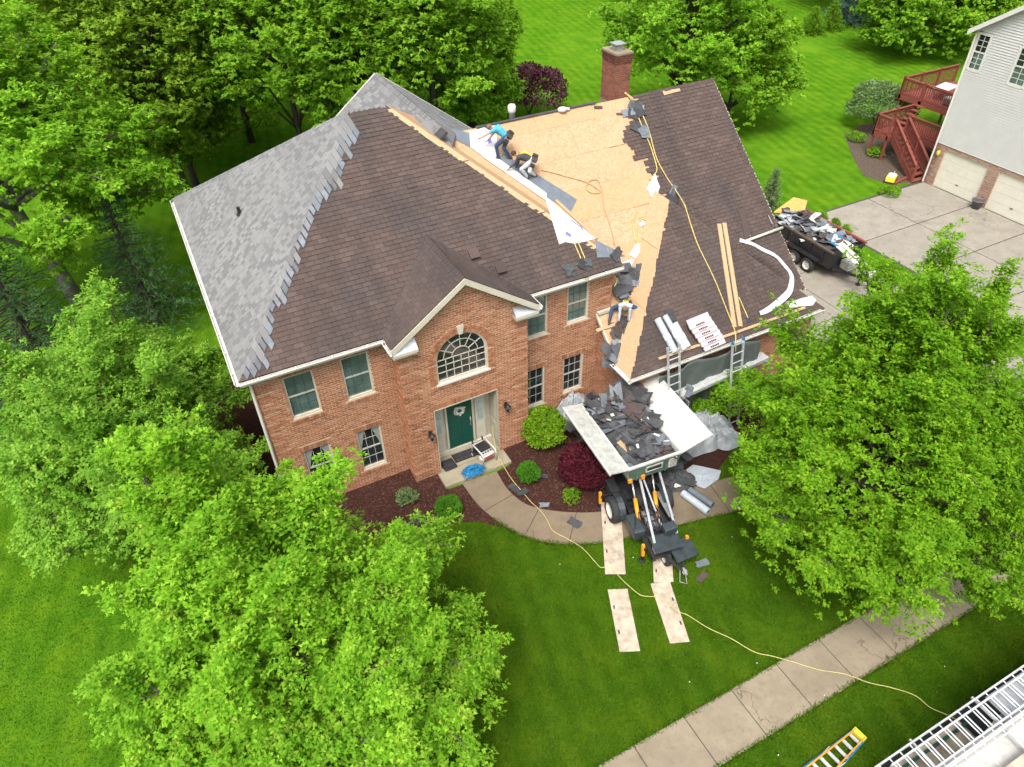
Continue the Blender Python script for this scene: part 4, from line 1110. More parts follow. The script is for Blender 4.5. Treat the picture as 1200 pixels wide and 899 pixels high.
# --- bare sheathing panels (each its own sheet)
def clip(poly, f):
    out = []
    for i in range(len(poly)):
        p, q = poly[i], poly[(i + 1) % len(poly)]; a, b = f(p), f(q)
        if a >= 0: out.append(p)
        if (a >= 0) != (b >= 0):
            t = a / (a - b); out.append((p[0] + (q[0] - p[0]) * t, p[1] + (q[1] - p[1]) * t))
    return out
vmax = (SRY - SY) * ks
for r_ in range(0, 9):
    v0, v1 = r_ * 1.22, min((r_ + 1) * 1.22 - 0.006, vmax + 0.02)
    if v0 > vmax: break
    x = 8.9 - (1.22 if r_ % 2 else 0)
    while x < 17.2:
        pl = [(x, v0), (x + 2.434, v0), (x + 2.434, v1), (x, v1)]
        y1 = SY + v1 / ks
        xmin = 11.93 if SY + v0 / ks < 17.2 else 9.3
        pl = clip(pl, lambda p: p[0] - xmin)
        if len(pl) >= 3 and max(p[0] for p in pl) < 17.4:
            if SY + v0 / ks > 16.4 or x > 11:
                mb = MB(); lift = R.uniform(-0.003, 0.003)
                mb.prism([OS + UX * p[0] + VS * p[1] - N_S * (0.012 - lift) for p in pl], N_S * 0.012); mb.build('sheathing_panel', M['osb'], wing)
        x += 2.44
# left face of the wing hip, bare
q0 = [Vector((HX0, HY, HZ)), Vector((HX0, SY, HZ)), HB, HA]
hl = deck('wing_hip_left', q0, M['osb'], drop=0.03)
for a, b in ((0, 0.36), (0.364, 0.70), (0.704, 1.0)):
    pl = [q0[0].lerp(q0[3], a), q0[1].lerp(q0[2], a), q0[1].lerp(q0[2], b), q0[0].lerp(q0[3], b)]
    mb = MB(); mb.prism([p - N_HL * 0.012 for p in pl], N_HL * 0.013); mb.build('sheathing_panel', M['osb'], hl)
# bare plywood strip along the right hip of the main roof
mb = MB(); e = Vector((1, -1, -PM)).normalized()
for a, b in ((0.03, 0.34), (0.345, 0.66), (0.665, 0.9)):
    p, q = B_.lerp(FRc, a), B_.lerp(FRc, b)
    mb = MB(); mb.prism([p + N_F * 0.008, q + N_F * 0.008, q - UX * 0.26 + N_F * 0.008, p - UX * 0.20 + N_F * 0.008], N_F * 0.008); mb.build('sheathing_panel', M['lumber'], roof)

# --- walls of the wing
mb = MB(); mb.box(12.05, 12.27, 15.10, WALL_Y, -0.1, 3.1); mb.prism([(12.05, 16.1, 3.1), (12.05, WALL_Y, 3.1), (12.05, WALL_Y, 3.95), (12.05, 16.3, 3.12)], (0.2, 0, 0)); mb.build('wing_side_wall', M['mortar'], house)
mb = MB(); mb.box(12.05, 20.2, 15.10 + 0.001, 15.3, -0.1, 2.95); mb.build('wing_front_wall', M['mortar'], house)
mb = MB(); mb.prism([(20.2, 15.1, -0.1), (20.2, 29.4, -0.1), (20.2, 29.4, 3.2), (20.2, SRY, SRZ - 0.25), (20.2, 16.3, 3.1), (20.2, 15.1, 2.9)], (0.2, 0, 0)); mb.build('wing_gable_wall', M['mortar'], house)
mb = MB(); lay_bricks(mb, PL(12.05), lambda v: [(15.10 if v < 3 else 16.15 + (v - 3) * 1.1, WALL_Y)], 0.0, 3.9)
lay_bricks(mb, PF(15.10), lambda v: [(12.05, 20.4)], 0.0, 2.9)
lay_bricks(mb, PRt(20.4), lambda v: [(15.1, 29.3)] if v < 3 else [(16.2 + (v - 3) / SP, 29.3 - (v - 3) / SP)], 0.0, SRZ - 0.4)
tag(mb.build('brick_courses', M['brick'], house), kind='stuff')
# rake edges of the wing
mb = MB(); mb.beam((SX1 - 0.02, SY, SZ - 0.09), (SX1 - 0.02, SRY, SRZ - 0.09), 0.04, 0.16); mb.build('rake_board', M['cream'], house)
mb = MB(); mb.beam((11.93, SY, SZ - 0.05), (11.93, WALL_Y, SZ + SP * 1.2 - 0.05), 0.05, 0.12)
mb.box(11.93, 12.5, WALL_Y - 0.14, WALL_Y - 0.03, SZ + SP * 1.2 - 0.02, SZ + SP * 1.2 + 0.09)
mb.build('rake_board', M['cream'], house)

# --- soffits, gutters with hangers
def gutter(a, b, out, name='gutter', w=0.125, h=0.11, hang=0.62, parent=house, brim=True):
    """open K-style trough from a to b; out = outward direction; a, b = back top edge"""
    a = Vector(a); b = Vector(b); o = Vector(out).normalized(); z = Vector((0, 0, 1)); t = 0.008
    prof = [(0, 0), (0, -h), (w * 0.7, -h), (w, -0.03), (w, 0), (w - 0.022, 0), (w - 0.022, -0.008), (w - t, -0.008), (w - t, -0.028), (w * 0.7 - t, -h + t), (t, -h + t), (t, 0)]
    mb = MB(); mb.prism([a + o * p[0] + z * p[1] for p in prof], b - a); g = mb.build(name, M['white'], parent)
    L = (b - a).length; n = int(L / hang)
    mb = MB()
    for i in range(n):
        p = a + (b - a) * ((i + 0.5) / n); d = (b - a).normalized()
        mb.obox(p - d * 0.015 - z * 0.006, o * w, d * 0.03, z * 0.01)
    if n: mb.build('gutter_hangers', M['white'], g)
    return g
gutter((EX0 - 0.02, EY0 - 0.015, ZE - 0.03), (GE0 + 0.0, EY0 - 0.015, ZE - 0.03), (0, -1, 0), hang=1.0)
gutter((GE1, EY0 - 0.015, ZE - 0.03), (11.15, EY0 - 0.015, ZE - 0.03), (0, -1, 0), hang=0.8)
gutter((11.35, EY0 - 0.015, ZE - 0.03), (EX1 - 0.1, EY0 - 0.015, ZE - 0.03), (0, -1, 0), hang=0.8)
gutter((EX0 - 0.015, EY0, ZE - 0.03), (EX0 - 0.015, EY1, ZE - 0.03), (-1, 0, 0), hang=1.05)
gutter((GE0 - 0.012, GY0 - 0.06, GZE - 0.06), (GE0 - 0.012, EY0 - 0.14, GZE - 0.06), (-1, 0, 0), w=0.1, hang=0.4)
gutter((GE1 + 0.012, GY0 - 0.06, GZE - 0.06), (GE1 + 0.012, EY0 - 0.14, GZE - 0.06), (1, 0, 0), w=0.1, hang=0.4)
gutter((HX0, HY - 0.012, HZ - 0.03), (HX1, HY - 0.012, HZ - 0.03), (0, -1, 0), hang=0.9)
gutter((HX0 - 0.012, HY - 0.1, HZ - 0.03), (HX0 - 0.012, SY, HZ - 0.03), (-1, 0, 0), hang=0.5)
mb = MB()
mb.box(EX0, EX1, EY0 + 0.003, EY0 + 0.03, ZE - 0.20, ZE - 0.065); mb.box(EX0 + 0.003, EX0 + 0.03, EY0 + 0.031, EY1, ZE - 0.20, ZE - 0.065); mb.box(EX1 - 0.03, EX1 - 0.003, EY0 + 0.031, EY1, ZE - 0.20, ZE - 0.065)
mb.box(HX0, HX1, HY + 0.003, HY + 0.03, HZ - 0.2, HZ - 0.065); mb.box(HX0 + 0.003, HX0 + 0.03, HY + 0.031, SY, HZ - 0.2, HZ - 0.065)
mb.build('fascia', M['cream'], house)
for q in ((EX0 + 0.031, 4.5, EY0 + 0.031, WALL_Y - 0.02, ZE), (8.9, EX1 - 0.031, EY0 + 0.031, WALL_Y - 0.02, ZE), (EX0 + 0.031, 0.44, WALL_Y - 0.019, EY1 - 0.05, ZE), (12.55, EX1 - 0.031, WALL_Y - 0.019, EY1 - 0.05, ZE), (HX0 + 0.031, HX1 - 0.05, HY + 0.031, 15.08, HZ), (HX0 + 0.031, 12.03, 15.081, SY, HZ)):
    mb = MB(); mb.box(q[0], q[1], q[2], q[3], q[4] - 0.195, q[4] - 0.18); mb.build('soffit', M['cream'], house)
# downspouts
mb = MB(); mb.tube([(0.36, 17.12, 5.8), (0.40, 17.18, 5.55), (0.40, 17.18, 0.05)], 0.045, 6); mb.build('downspout', M['white'], house)
mb = MB(); mb.tube([(11.95, 15.0, 2.85), (12.0, 15.06, 2.6), (12.0, 15.06, 0.05)], 0.045, 6); mb.build('downspout', M['white'], house)

# --- chimney
CX0, CX1, CY0, CY1, CZ = 16.45, 17.12, 23.55, 24.5, 10.36
mb = MB(); mb.box(CX0, CX1, CY0, CY1, 3.0, CZ - 0.02); ch = mb.build('chimney', M['mortar_dark'], house)
mb = MB(); md = MB()
for (P, a, b) in ((PF(CY0), CX0, CX1), (PL(CX0), CY0, CY1), (PRt(CX1), CY0, CY1)):
    lay_bricks(mb, P, lambda v: [(a, b)], 8.6, CZ - 0.32)
    lay_bricks(md, P, lambda v: [(a - 0.03, b + 0.03)], CZ - 0.31, CZ - 0.02, proud=0.035)
tag(mb.build('brick_courses', M['brick_red'], ch), kind='stuff'); tag(md.build('sooty_courses', M['brick_dark'], ch), kind='stuff')
mb = MB(); mb.box(CX0 - 0.045, CX1 + 0.045, CY0 - 0.045, CY1 + 0.045, CZ - 0.02, CZ + 0.05); mb.build('chimney_crown', M['side_conc'], ch)
mx, my = (CX0 + CX1) / 2, (CY0 + CY1) / 2
mb = MB(); mb.box(mx - 0.15, mx + 0.15, my - 0.15, my + 0.15, CZ + 0.05, CZ + 0.2); mb.box(mx - 0.24, mx + 0.24, my - 0.24, my + 0.24, CZ + 0.26, CZ + 0.29)
for s in (-1, 1):
    for t in (-1, 1): mb.box(mx + s * 0.13 - 0.015, mx + s * 0.13 + 0.015, my + t * 0.13 - 0.015, my + t * 0.13 + 0.015, CZ + 0.2, CZ + 0.26)
mb.build('chimney_cap', M['steel'], ch)
# white plumbing vent behind the wing ridge
p = gy(600, 140, SRY + 0.6); mb = MB(); mb.lathe([(0.10, -0.5), (0.10, 0.12), (0.135, 0.14), (0.15, 0.2), (0.15, 0.36), (0.11, 0.42), (0.02, 0.43)], (p.x, p.y, p.z + 0.12), n=14); mb.build('vent_pipe', M['white'], wing, smooth=True)
# ------------------------------------------------------------------ trees and shrubs
def unit(v): return v / np.maximum(np.linalg.norm(v, axis=-1, keepdims=True), 1e-9)
def leaf_mesh(P, D, NRM, L, W, fold=0.25, shape='leaf'):
    """one folded leaf for each row: P base, D direction, NRM rough normal"""
    S = unit(np.cross(D, NRM)); Nn = np.cross(S, D); n = len(P)
    L = L[:, None]; W = W[:, None]
    if shape == 'leaf':      # lobed outline, four triangles
        V = np.stack([P, P + D * L * 0.32 + S * W * 0.5 + Nn * W * fold, P + D * L * 0.62 + S * W * 0.26, P + D * L - Nn * L * 0.12, P + D * L * 0.62 - S * W * 0.26, P + D * L * 0.32 - S * W * 0.5 + Nn * W * fold], 1)
        F = np.array([[0, 1, 2], [0, 2, 3], [0, 3, 4], [0, 4, 5]])
        k = 6
    elif shape == 'simple':
        V = np.stack([P, P + D * L * 0.45 + S * W * 0.5 + Nn * W * fold, P + D * L, P + D * L * 0.45 - S * W * 0.5 + Nn * W * fold], 1)
        F = np.array([[0, 1, 2], [0, 2, 3]]); k = 4
    elif shape == 'tri':     # small pointed leaf
        V = np.stack([P - S * W * 0.42 + D * L * 0.1, P + S * W * 0.42 + D * L * 0.1 + Nn * W * 0.2, P + D * L], 1); F = np.array([[0, 1, 2]]); k = 3
    else:                    # needle bunch: thin triangle
        V = np.stack([P - S * W * 0.5, P + S * W * 0.5, P + D * L], 1); F = np.array([[0, 1, 2]]); k = 3
    FF = (F[None] + (np.arange(n) * k)[:, None, None]).reshape(-1, 3)
    return V.reshape(-1, 3), FF

def broadleaf(name, label, base, h, rad, cz, leafmat, seed, n_limb=16, n_sub=9, n_spray=26, n_leaf=6, leaf=(0.10, 0.17), trunk=0.16, fill=0.0,
              bark='bark', cat='tree', group=None, squash=0.85, spire=0.0, fork=None, shape='leaf', offs=(0, 0), min_up=-0.25, spray_r=0.34, droop=0.3, lean=(0, 0), sub_len=0.42, shear=(0, 0), taper=0.0):
    """trunk, limbs, branches and leafy sprays. rad = crown radii (x, y), cz = crown centre height, h = top height"""
    g = np.random.default_rng(seed); rr = random.Random(seed)
    bx, by = base; root = thing(name, label, cat, (bx, by, 0), group=group)
    C = np.array([bx + offs[0], by + offs[1], cz]); rz = h - cz
    fk = fork if fork else cz * 0.42
    br = MB(); top = Vector((bx + lean[0], by + lean[1], cz + rz * 0.55))
    tp = [Vector((bx, by, -0.1)), Vector((bx + lean[0] * 0.15 + rr.uniform(-.05, .05), by + lean[1] * 0.15, fk * 0.5)), Vector((bx + lean[0] * 0.4, by + lean[1] * 0.4, fk)), Vector((C[0] * 0.5 + (bx + lean[0]) * 0.5, C[1] * 0.5 + (by + lean[1]) * 0.5, cz)), top]
    br.tube(tp, [trunk * 1.25, trunk, trunk * 0.85, trunk * 0.5, trunk * 0.12], 9)
    tm = br.build('trunk', M[bark], root, smooth=True)
    br = MB()
    SP, SD = [], []
    for i in range(n_limb):
        az = i * 2.39996 + rr.uniform(-0.35, 0.35)
        el = math.asin(min(0.98, max(min_up, min_up + (1 - min_up) * ((i + 0.5) / n_limb) ** 1.0 + rr.uniform(-0.12, 0.12))))
        k = rr.uniform(0.78, 1.06)
        hz_ = 1 - taper * max(0.0, sin(el))
        sp = 1.0 + (spire * rr.random() if el > 0.6 else 0)
        end = Vector((C[0] + cos(az) * cos(el) * rad[0] * k * hz_, C[1] + sin(az) * cos(el) * rad[1] * k * hz_, C[2] + (sin(el) * rz * k * sp if el > 0 else sin(el) * (cz - fk * 0.55) * squash * k)))
        end += Vector((shear[0], shear[1], 0)) * (end.z - cz)
        t0 = 0.25 + 0.6 * max(0, sin(el)) * rr.uniform(0.7, 1.0)
        # start on trunk
        st = tp[2].lerp(top, t0 * 0.9) if el > -0.1 else tp[1].lerp(tp[2], rr.uniform(0.7, 1.0))
        mid = st.lerp(end, 0.5) + Vector((rr.uniform(-.2, .2), rr.uniform(-.2, .2), 0.12 * (end - st).length * (0.6 - sin(el)) + rr.uniform(-.1, .2)))
        path = spline([st, mid, end], 7)
        br.tube(path, [trunk * 0.42 * (1 - 0.85 * j / 6) for j in range(7)], 6)
        Llimb = (end - st).length
        for s in range(n_sub):
            t = 0.30 + 0.70 * (s + rr.random()) / n_sub
            p = path[min(5, int(t * 6))].lerp(path[min(6, int(t * 6) + 1)], t * 6 - int(t * 6)) if t < 1 else path[6]
            d = (end - st).normalized()
            o = Vector((p.x - C[0], p.y - C[1], (p.z - C[2]) * 0.7)).normalized()
            side = d.cross(Vector((rr.uniform(-1, 1), rr.uniform(-1, 1), rr.uniform(-1, 1)))).normalized()
            dd = (d * 0.55 + side * 0.75 + o * 0.5 + Vector((0, 0, 0.18))).normalized()
            ln = sub_len * (0.55 + 0.45 * (1 - abs(t - 0.65))) * rr.uniform(0.6, 1.15) * (rad[0] + rad[1]) / 2 * 0.72
            q = p + dd * ln; q2 = p + dd * ln * 0.5 + Vector((0, 0, ln * 0.08))
            br.tube([p, q2, q], [trunk * 0.13, trunk * 0.09, trunk * 0.03], 4, cap=False)
            # sprays
            m = max(3, int(n_spray * rr.uniform(0.6, 1.3)))
            tt = g.uniform(0.2, 1.08, m) ** 0.8
            pts = np.array(p)[None] + np.array(dd)[None] * (ln * tt)[:, None] + g.normal(0, spray_r * 0.55, (m, 3)) * np.array([1, 1, 0.55]) * (0.45 + 0.55 * tt)[:, None]
            SP.append(pts); SD.append(np.tile(np.array(dd), (m, 1)))
    SP = np.concatenate(SP); SD = np.concatenate(SD)
    if fill:
        m = int(len(SP) * fill); u = unit(g.normal(0, 1, (m, 3))); u[:, 2] = np.where(u[:, 2] < min_up, -u[:, 2], u[:, 2])
        rr_ = g.uniform(0.55, 0.97, (m, 1)); u = u * np.stack([1 - taper * np.maximum(u[:, 2], 0)] * 2 + [np.ones(m)], 1); fp = C + u * rr_ * np.array([rad[0], rad[1], rz]); fp[:, :2] += (fp[:, 2:] - cz) * np.array(shear)
        SP = np.concatenate([SP, fp]); SD = np.concatenate([SD, u])
    tag(br.build('limbs', M[bark], root, smooth=True), kind='stuff')
    n = len(SP) * n_leaf
    P = np.repeat(SP, n_leaf, 0); O = unit(P - C)
    a = g.uniform(0, 2 * pi, n)
    D = np.stack([np.cos(a), np.sin(a), g.normal(-droop, 0.35, n)], 1) * 0.9 + np.repeat(SD, n_leaf, 0) * 0.45 + O * 0.25
    D = unit(D); P = P + D * g.uniform(0.01, 0.09, (n, 1)) + g.normal(0, 0.03, (n, 3))
    NR = unit(np.stack([g.normal(0, 0.45, n), g.normal(0, 0.45, n), np.ones(n)], 1) + O * 0.5)
    L = g.uniform(leaf[0], leaf[1], n)
    keep = P[:, 2] > 0.05
    V, F = leaf_mesh(P[keep], D[keep], NR[keep], L[keep], (L * g.uniform(0.75, 1.0, n))[keep], shape=shape)
    np_mesh('crown', V, F, M[leafmat], root)
    return root

def conifer(name, label, base, h, rad, leafmat, seed, levels=16, per=9, tuft=26, needle=(0.10, 0.2), cat='tree', group=None, trunk=0.16, soft=0.5, bottom=0.06, width=0.02, n_need=7):
    g = np.random.default_rng(seed); rr = random.Random(seed)
    bx, by = base; root = thing(name, label, cat, (bx, by, 0), group=group)
    br = MB(); br.tube([(bx, by, -0.1), (bx, by, h * 0.5), (bx, by, h * 0.98)], [trunk, trunk * 0.6, 0.02], 8); br.build('trunk', M['bark_dark'], root)
    br = MB(); SP, SD = [], []
    for i in range(levels):
        t = (i + 0.5) / levels; z = h * (bottom + (1 - bottom) * t)
        r = rad * (1 - t) ** 0.8 * rr.uniform(0.9, 1.08) + 0.1
        for j in range(per):
            a = 2 * pi * (j + rr.uniform(-.3, .3)) / per + i * 0.7; l = r * rr.uniform(0.75, 1.12)
            p0 = Vector((bx, by, z)); p1 = p0 + Vector((cos(a) * l * 0.6, sin(a) * l * 0.6, -l * 0.06)); p2 = p0 + Vector((cos(a) * l, sin(a) * l, l * (0.10 * soft - 0.12)))
            br.tube([p0, p1, p2], [0.035, 0.02, 0.006], 4, cap=False)
            m = max(4, int(tuft * l / rad)); tt = g.uniform(0.2, 1.03, m)
            q = np.array(p0)[None] + (np.array(p2) - np.array(p0))[None] * tt[:, None]
            q += g.normal(0, 0.12 * l ** 0.5, (m, 3)) * np.array([1, 1, 0.45])
            SP.append(q); SD.append(np.tile([cos(a), sin(a), 0.25], (m, 1)))
    tag(br.build('limbs', M['bark_dark'], root), kind='stuff')
    SP = np.concatenate(SP); SD = np.concatenate(SD); n = len(SP) * n_need
    P = np.repeat(SP, n_need, 0); D = unit(np.repeat(SD, n_need, 0) * 0.7 + g.normal(0, 0.75, (n, 3)) + np.array([0, 0, 0.25]))
    NR = unit(g.normal(0, 1, (n, 3)) + np.array([0, 0, 1.0])); L = g.uniform(needle[0], needle[1], n)
    V, F = leaf_mesh(P, D, NR, L, np.full(n, width) * g.uniform(0.7, 1.4, n), shape='needle')
    np_mesh('crown', V, F, M[leafmat], root); return root

def shrub(name, label, base, r, h, leafmat, seed, n=2600, leaf=(0.04, 0.08), cat='shrub', group=None, shape='simple', lump=0.18, zc=0.5, droop=0.0):
    g = np.random.default_rng(seed); rr = random.Random(seed); bx, by = base
    root = thing(name, label, cat, (bx, by, 0), group=group)
    br = MB()
    for i in range(7):
        a = i * 2.4; br.tube([(bx, by, 0.0), (bx + cos(a) * r * 0.3, by + sin(a) * r * 0.3, h * 0.45), (bx + cos(a) * r * 0.62, by + sin(a) * r * 0.62, h * (0.55 + 0.3 * rr.random()))], [0.025, 0.016, 0.006], 5)
    br.build('stems', M['bark_dark'], root)
    u = unit(g.normal(0, 1, (n, 3))); u[:, 2] = np.where(u[:, 2] < -0.35, -u[:, 2], u[:, 2])
    lob = unit(g.normal(0, 1, (22, 3))); amp = np.max(u @ lob.T, axis=1)
    k = (1 - lump) + lump * np.clip((amp - 0.75) / 0.25, 0, 1) * 1.3
    rad = k * np.power(g.uniform(0.25, 1, n), 0.28)
    P = np.array([bx, by, h * zc]) + u * rad[:, None] * np.array([r, r, h * (1 - zc)])
    a = g.uniform(0, 2 * pi, n)
    D = unit(u * 0.9 + np.stack([np.cos(a), np.sin(a), g.normal(0.1 - droop, 0.4, n)], 1) * 0.8)
    NR = unit(u + g.normal(0, 0.5, (n, 3)) + np.array([0, 0, 0.6])); L = g.uniform(leaf[0], leaf[1], n); keep = P[:, 2] > 0.015
    V, F = leaf_mesh(P[keep], D[keep], NR[keep], L[keep], (L * 0.6)[keep], shape=shape)
    np_mesh('foliage', V, F, M[leafmat], root); return root

# the big trees round the house
broadleaf('maple_tree', 'tall light green maple on the lawn before the arched entry, largest tree in front', (-0.2, 9.2), 9.2, (3.6, 3.5), 3.8, 'leaf_maple', 11, n_limb=42, n_sub=14, n_spray=42, n_leaf=14, leaf=(0.05, 0.115), trunk=0.17, fill=0.16, spray_r=0.28, min_up=-0.5, spire=0.1, shear=(-0.22, 0.30), lean=(-0.5, 1.0), taper=0.5, shape='tri')
broadleaf('street_maple', 'dense round green maple between sidewalk and wing, hiding the end of the plank', (15.0, 7.6), 9.1, (4.1, 3.9), 4.0, 'leaf_maple2', 21, n_limb=42, n_sub=14, n_spray=42, n_leaf=14, leaf=(0.05, 0.115), trunk=0.17, fill=0.22, spray_r=0.29, min_up=-0.55, spire=0.18, shape='tri', taper=0.25, shear=(0.1, 0.1))
broadleaf('ornamental_tree', 'bushy many stemmed ornamental tree beside the grey roof slope', (-3.4, 19.3), 6.9, (3.3, 3.9), 3.2, 'leaf_ornamental', 31, n_limb=32, n_sub=12, n_spray=42, n_leaf=13, leaf=(0.055, 0.12), trunk=0.13, fill=0.25, spray_r=0.28, min_up=-0.5, spire=0.35, fork=0.9, shape='tri')
broadleaf('leaning_maple', 'tall bright maple with bare grey trunk leaning over dark pines', (-4.9, 33.0), 12.5, (6.0, 5.6), 7.4, 'leaf_maple', 41, n_limb=30, n_sub=12, n_spray=38, n_leaf=10, leaf=(0.11, 0.21), trunk=0.30, fill=0.2, min_up=-0.45, fork=4.0, bark='bark_grey', spray_r=0.45, lean=(-1.2, 0.4), offs=(-1.0, 0.3), shape='tri')
# pines behind the ornamental tree
conifer('pine_tree', 'soft blue green pine behind the leaning maple trunk', (-6.6, 29.5), 7.5, 3.2, 'leaf_pine', 51, levels=16, per=10, tuft=34, needle=(0.12, 0.24), group='soft pines')
conifer('pine_tree', 'wide dark pine between the ornamental tree and the side lawn', (-8.2, 25.0), 6.0, 3.0, 'leaf_pine', 52, levels=14, per=10, tuft=34, needle=(0.12, 0.24), group='soft pines')
conifer('pine_tree', 'low dark pine close to the rear corner of the grey roof', (-2.2, 30.6), 6.5, 2.6, 'leaf_pine', 53, levels=14, per=9, tuft=32, needle=(0.12, 0.24), group='soft pines')
# woods behind the house
WOODS = [  # px, py of crown centre, z of centre, height, radius, leaf, lowest limb, label
    (165, 62, 8.0, 13.0, 4.8, 'leaf_olive', -0.5, 'olive leaved wild tree at the edge of the woods beside the leaning maple'),
    (205, 140, 4.0, 6.8, 3.0, 'leaf_olive', -0.5, 'low olive leaved tree overhanging the strip of lawn behind the grey roof'),
    (325, 35, 8.5, 13.5, 4.6, 'leaf_woods', -0.45, 'mid green woodland tree behind the grey roof slope'),
    (415, 55, 8.0, 13.0, 4.0, 'leaf_woods', -0.45, 'rounded woodland tree right behind the rear gable peak'),
    (500, 35, 8.5, 14.0, 4.0, 'leaf_far', -0.45, 'light green woodland tree with dark visible trunk behind the rear gable'),
    (553, 92, 4.2, 8.0, 2.8, 'leaf_far', -0.6, 'feathery light green tree beside the plum shrub'),
    (545, 20, 7.5, 12.0, 3.2, 'leaf_far', -0.4, 'slender tree behind the feathery tree by the open lawn'),
    (250, -10, 9.0, 15.0, 5.0, 'leaf_woods', -0.5, 'tall woodland tree in the second row behind the olive tree'),
    (70, 10, 9.5, 15.0, 5.5, 'leaf_far', -0.5, 'tall pale tree in the second row behind the leaning maple'),
    (420, -25, 9.0, 15.0, 5.0, 'leaf_woods', -0.5, 'tall dark tree at the back of the woods behind the rear gable'),
]
for i, (px, py, z, h, r, lm, mu_, lab) in enumerate(WOODS):
    p = gz(px, py, z)
    broadleaf('woodland_tree', lab, (p.x, p.y), h, (r, r), z, lm, 60 + i, n_limb=22, n_sub=9, n_spray=20, n_leaf=10, leaf=(0.13, 0.26), trunk=0.20, fill=0.45, min_up=mu_, spray_r=0.5, bark='bark_dark', shape='tri', group='woods behind the house')
p = gz(812, 38, 6.0)
broadleaf('lawn_tree', 'broad yellow green tree with dark trunk standing on the lawn behind the chimney', (p.x, p.y), 13.0, (5.3, 5.0), 6.6, 'leaf_maple', 81, n_limb=28, n_sub=10, n_spray=32, n_leaf=12, leaf=(0.10, 0.20), trunk=0.28, fill=0.2, min_up=-0.45, spray_r=0.5, bark='bark_dark', shape='tri')
p = gz(860, 95, 3.0)
broadleaf('lawn_tree', 'lower leafy tree right behind the brown gable end of the wing', (p.x, p.y), 7.5, (4.3, 3.6), 3.4, 'leaf_far', 82, n_limb=20, n_sub=8, n_spray=24, n_leaf=6, leaf=(0.15, 0.26), trunk=0.16, fill=0.2, min_up=-0.6, spray_r=0.45, bark='bark_dark', shape='simple')
p = gz(1100, 15, 3.0)
broadleaf('hedge_tree', 'rounded dark green tree behind the pale neighbouring house', (p.x, p.y), 7.5, (6.5, 5.0), 3.4, 'leaf_woods', 83, n_limb=22, n_sub=9, n_spray=26, n_leaf=6, leaf=(0.20, 0.34), trunk=0.2, fill=0.3, min_up=-0.7, spray_r=0.55, shape='simple')
p = gz(1160, -20, 3.5)
broadleaf('hedge_tree', 'second dark tree behind the roof of the neighbouring house', (p.x, p.y), 8.5, (6.5, 5.0), 3.8, 'leaf_woods', 84, n_limb=20, n_sub=8, n_spray=24, n_leaf=6, leaf=(0.20, 0.34), trunk=0.2, fill=0.3, min_up=-0.7, spray_r=0.55, shape='simple')
p = gz(996, 28, 0); conifer('spruce_tree', 'blue grey spruce at the far edge of the back lawn', (p.x, p.y), 5.0, 2.6, 'leaf_spruce', 91, levels=14, per=11, tuft=34, needle=(0.14, 0.24), width=0.04)
p = gz(950, 40, 0); conifer('young_cypress', 'small green cypress left of another beside the spruce, rounder', (p.x, p.y), 2.3, 1.2, 'leaf_woods', 92, levels=10, per=9, tuft=24, needle=(0.12, 0.2), width=0.04)
p = gz(972, 35, 0); conifer('young_cypress', 'small green cypress touching the spruce', (p.x, p.y), 2.4, 1.1, 'leaf_woods', 93, levels=10, per=9, tuft=24, needle=(0.12, 0.2), width=0.04)
p = gz(900, 245, 0); conifer('young_spruce', 'small pale spruce beside the brown gable end', (p.x, p.y), 2.3, 0.6, 'leaf_grey', 94, levels=10, per=6, tuft=10, needle=(0.1, 0.2), width=0.03)
for i, q in enumerate(((960, 268), (975, 275), (987, 283))):
    p = gz(*q); conifer('little_arborvitae', 'little arborvitae in the row between trailer and pale driveway', (p.x, p.y), 0.9, 0.28, 'leaf_woods', 95 + i, levels=6, per=7, tuft=16, needle=(0.08, 0.14), width=0.03, group='arborvitae row')
# far backdrop of the wood
protos = []
for i, (px, py) in enumerate(((-60, 30), (20, -60), (150, -70), (300, -80), (500, -70), (620, -75), (760, -70), (900, -80), (1020, -60), (1230, -50))):
    p = gz(px, py, 5.0)
    if i < 2:
        protos.append(broadleaf('woodland_tree', 'tree in the last row at the far end of the woods', (p.x, p.y), 14.0, (7.5, 6.5), 6.0, ('leaf_woods', 'leaf_far')[i % 2], 130 + i, n_limb=16, n_sub=7, n_spray=16, n_leaf=5, leaf=(0.3, 0.55), trunk=0.25, fill=0.4, min_up=-0.7, spray_r=0.8, bark='bark_dark', shape='simple', group='last row of the woods'))
    else:
        c = copy_tree(protos[i % 2]); c.location = (p.x, p.y, 0); c.rotation_euler = (0, 0, i * 1.7); k = 0.9 + 0.04 * (i % 5); c.scale = (k, k, k)

# shrubs
def at(px, py): p = gz(px, py); return (p.x, p.y)
shrub('lime_shrub', 'lime green leafy shrub under the right front windows', (9.3, 16.25), 0.80, 1.25, 'leaf_lime', 101, 5200, (0.07, 0.12), lump=0.3)
shrub('clipped_boxwood', 'round clipped boxwood right of the porch step', (7.95, 14.85), 0.40, 0.66, 'leaf_box', 102, 2600)
shrub('clipped_boxwood', 'round clipped boxwood left of the porch step by the lawn edge', (4.95, 14.75), 0.43, 0.66, 'leaf_box', 103, 2600)
shrub('small_azalea', 'small loose yellow green shrub below the brick pier', (3.95, 15.9), 0.33, 0.45, 'leaf_grey', 104, 700, (0.05, 0.09), lump=0.4)
shrub('small_azalea', 'tiny loose shrub beside the crimson maple', (8.75, 13.35), 0.30, 0.42, 'leaf_lime', 105, 600, (0.05, 0.08), lump=0.4)
shrub('low_perennial', 'sparse low perennial in the mulch near the front maple', (3.9, 14.8), 0.3, 0.25, 'leaf_grey', 106, 260, (0.05, 0.1), lump=0.5)
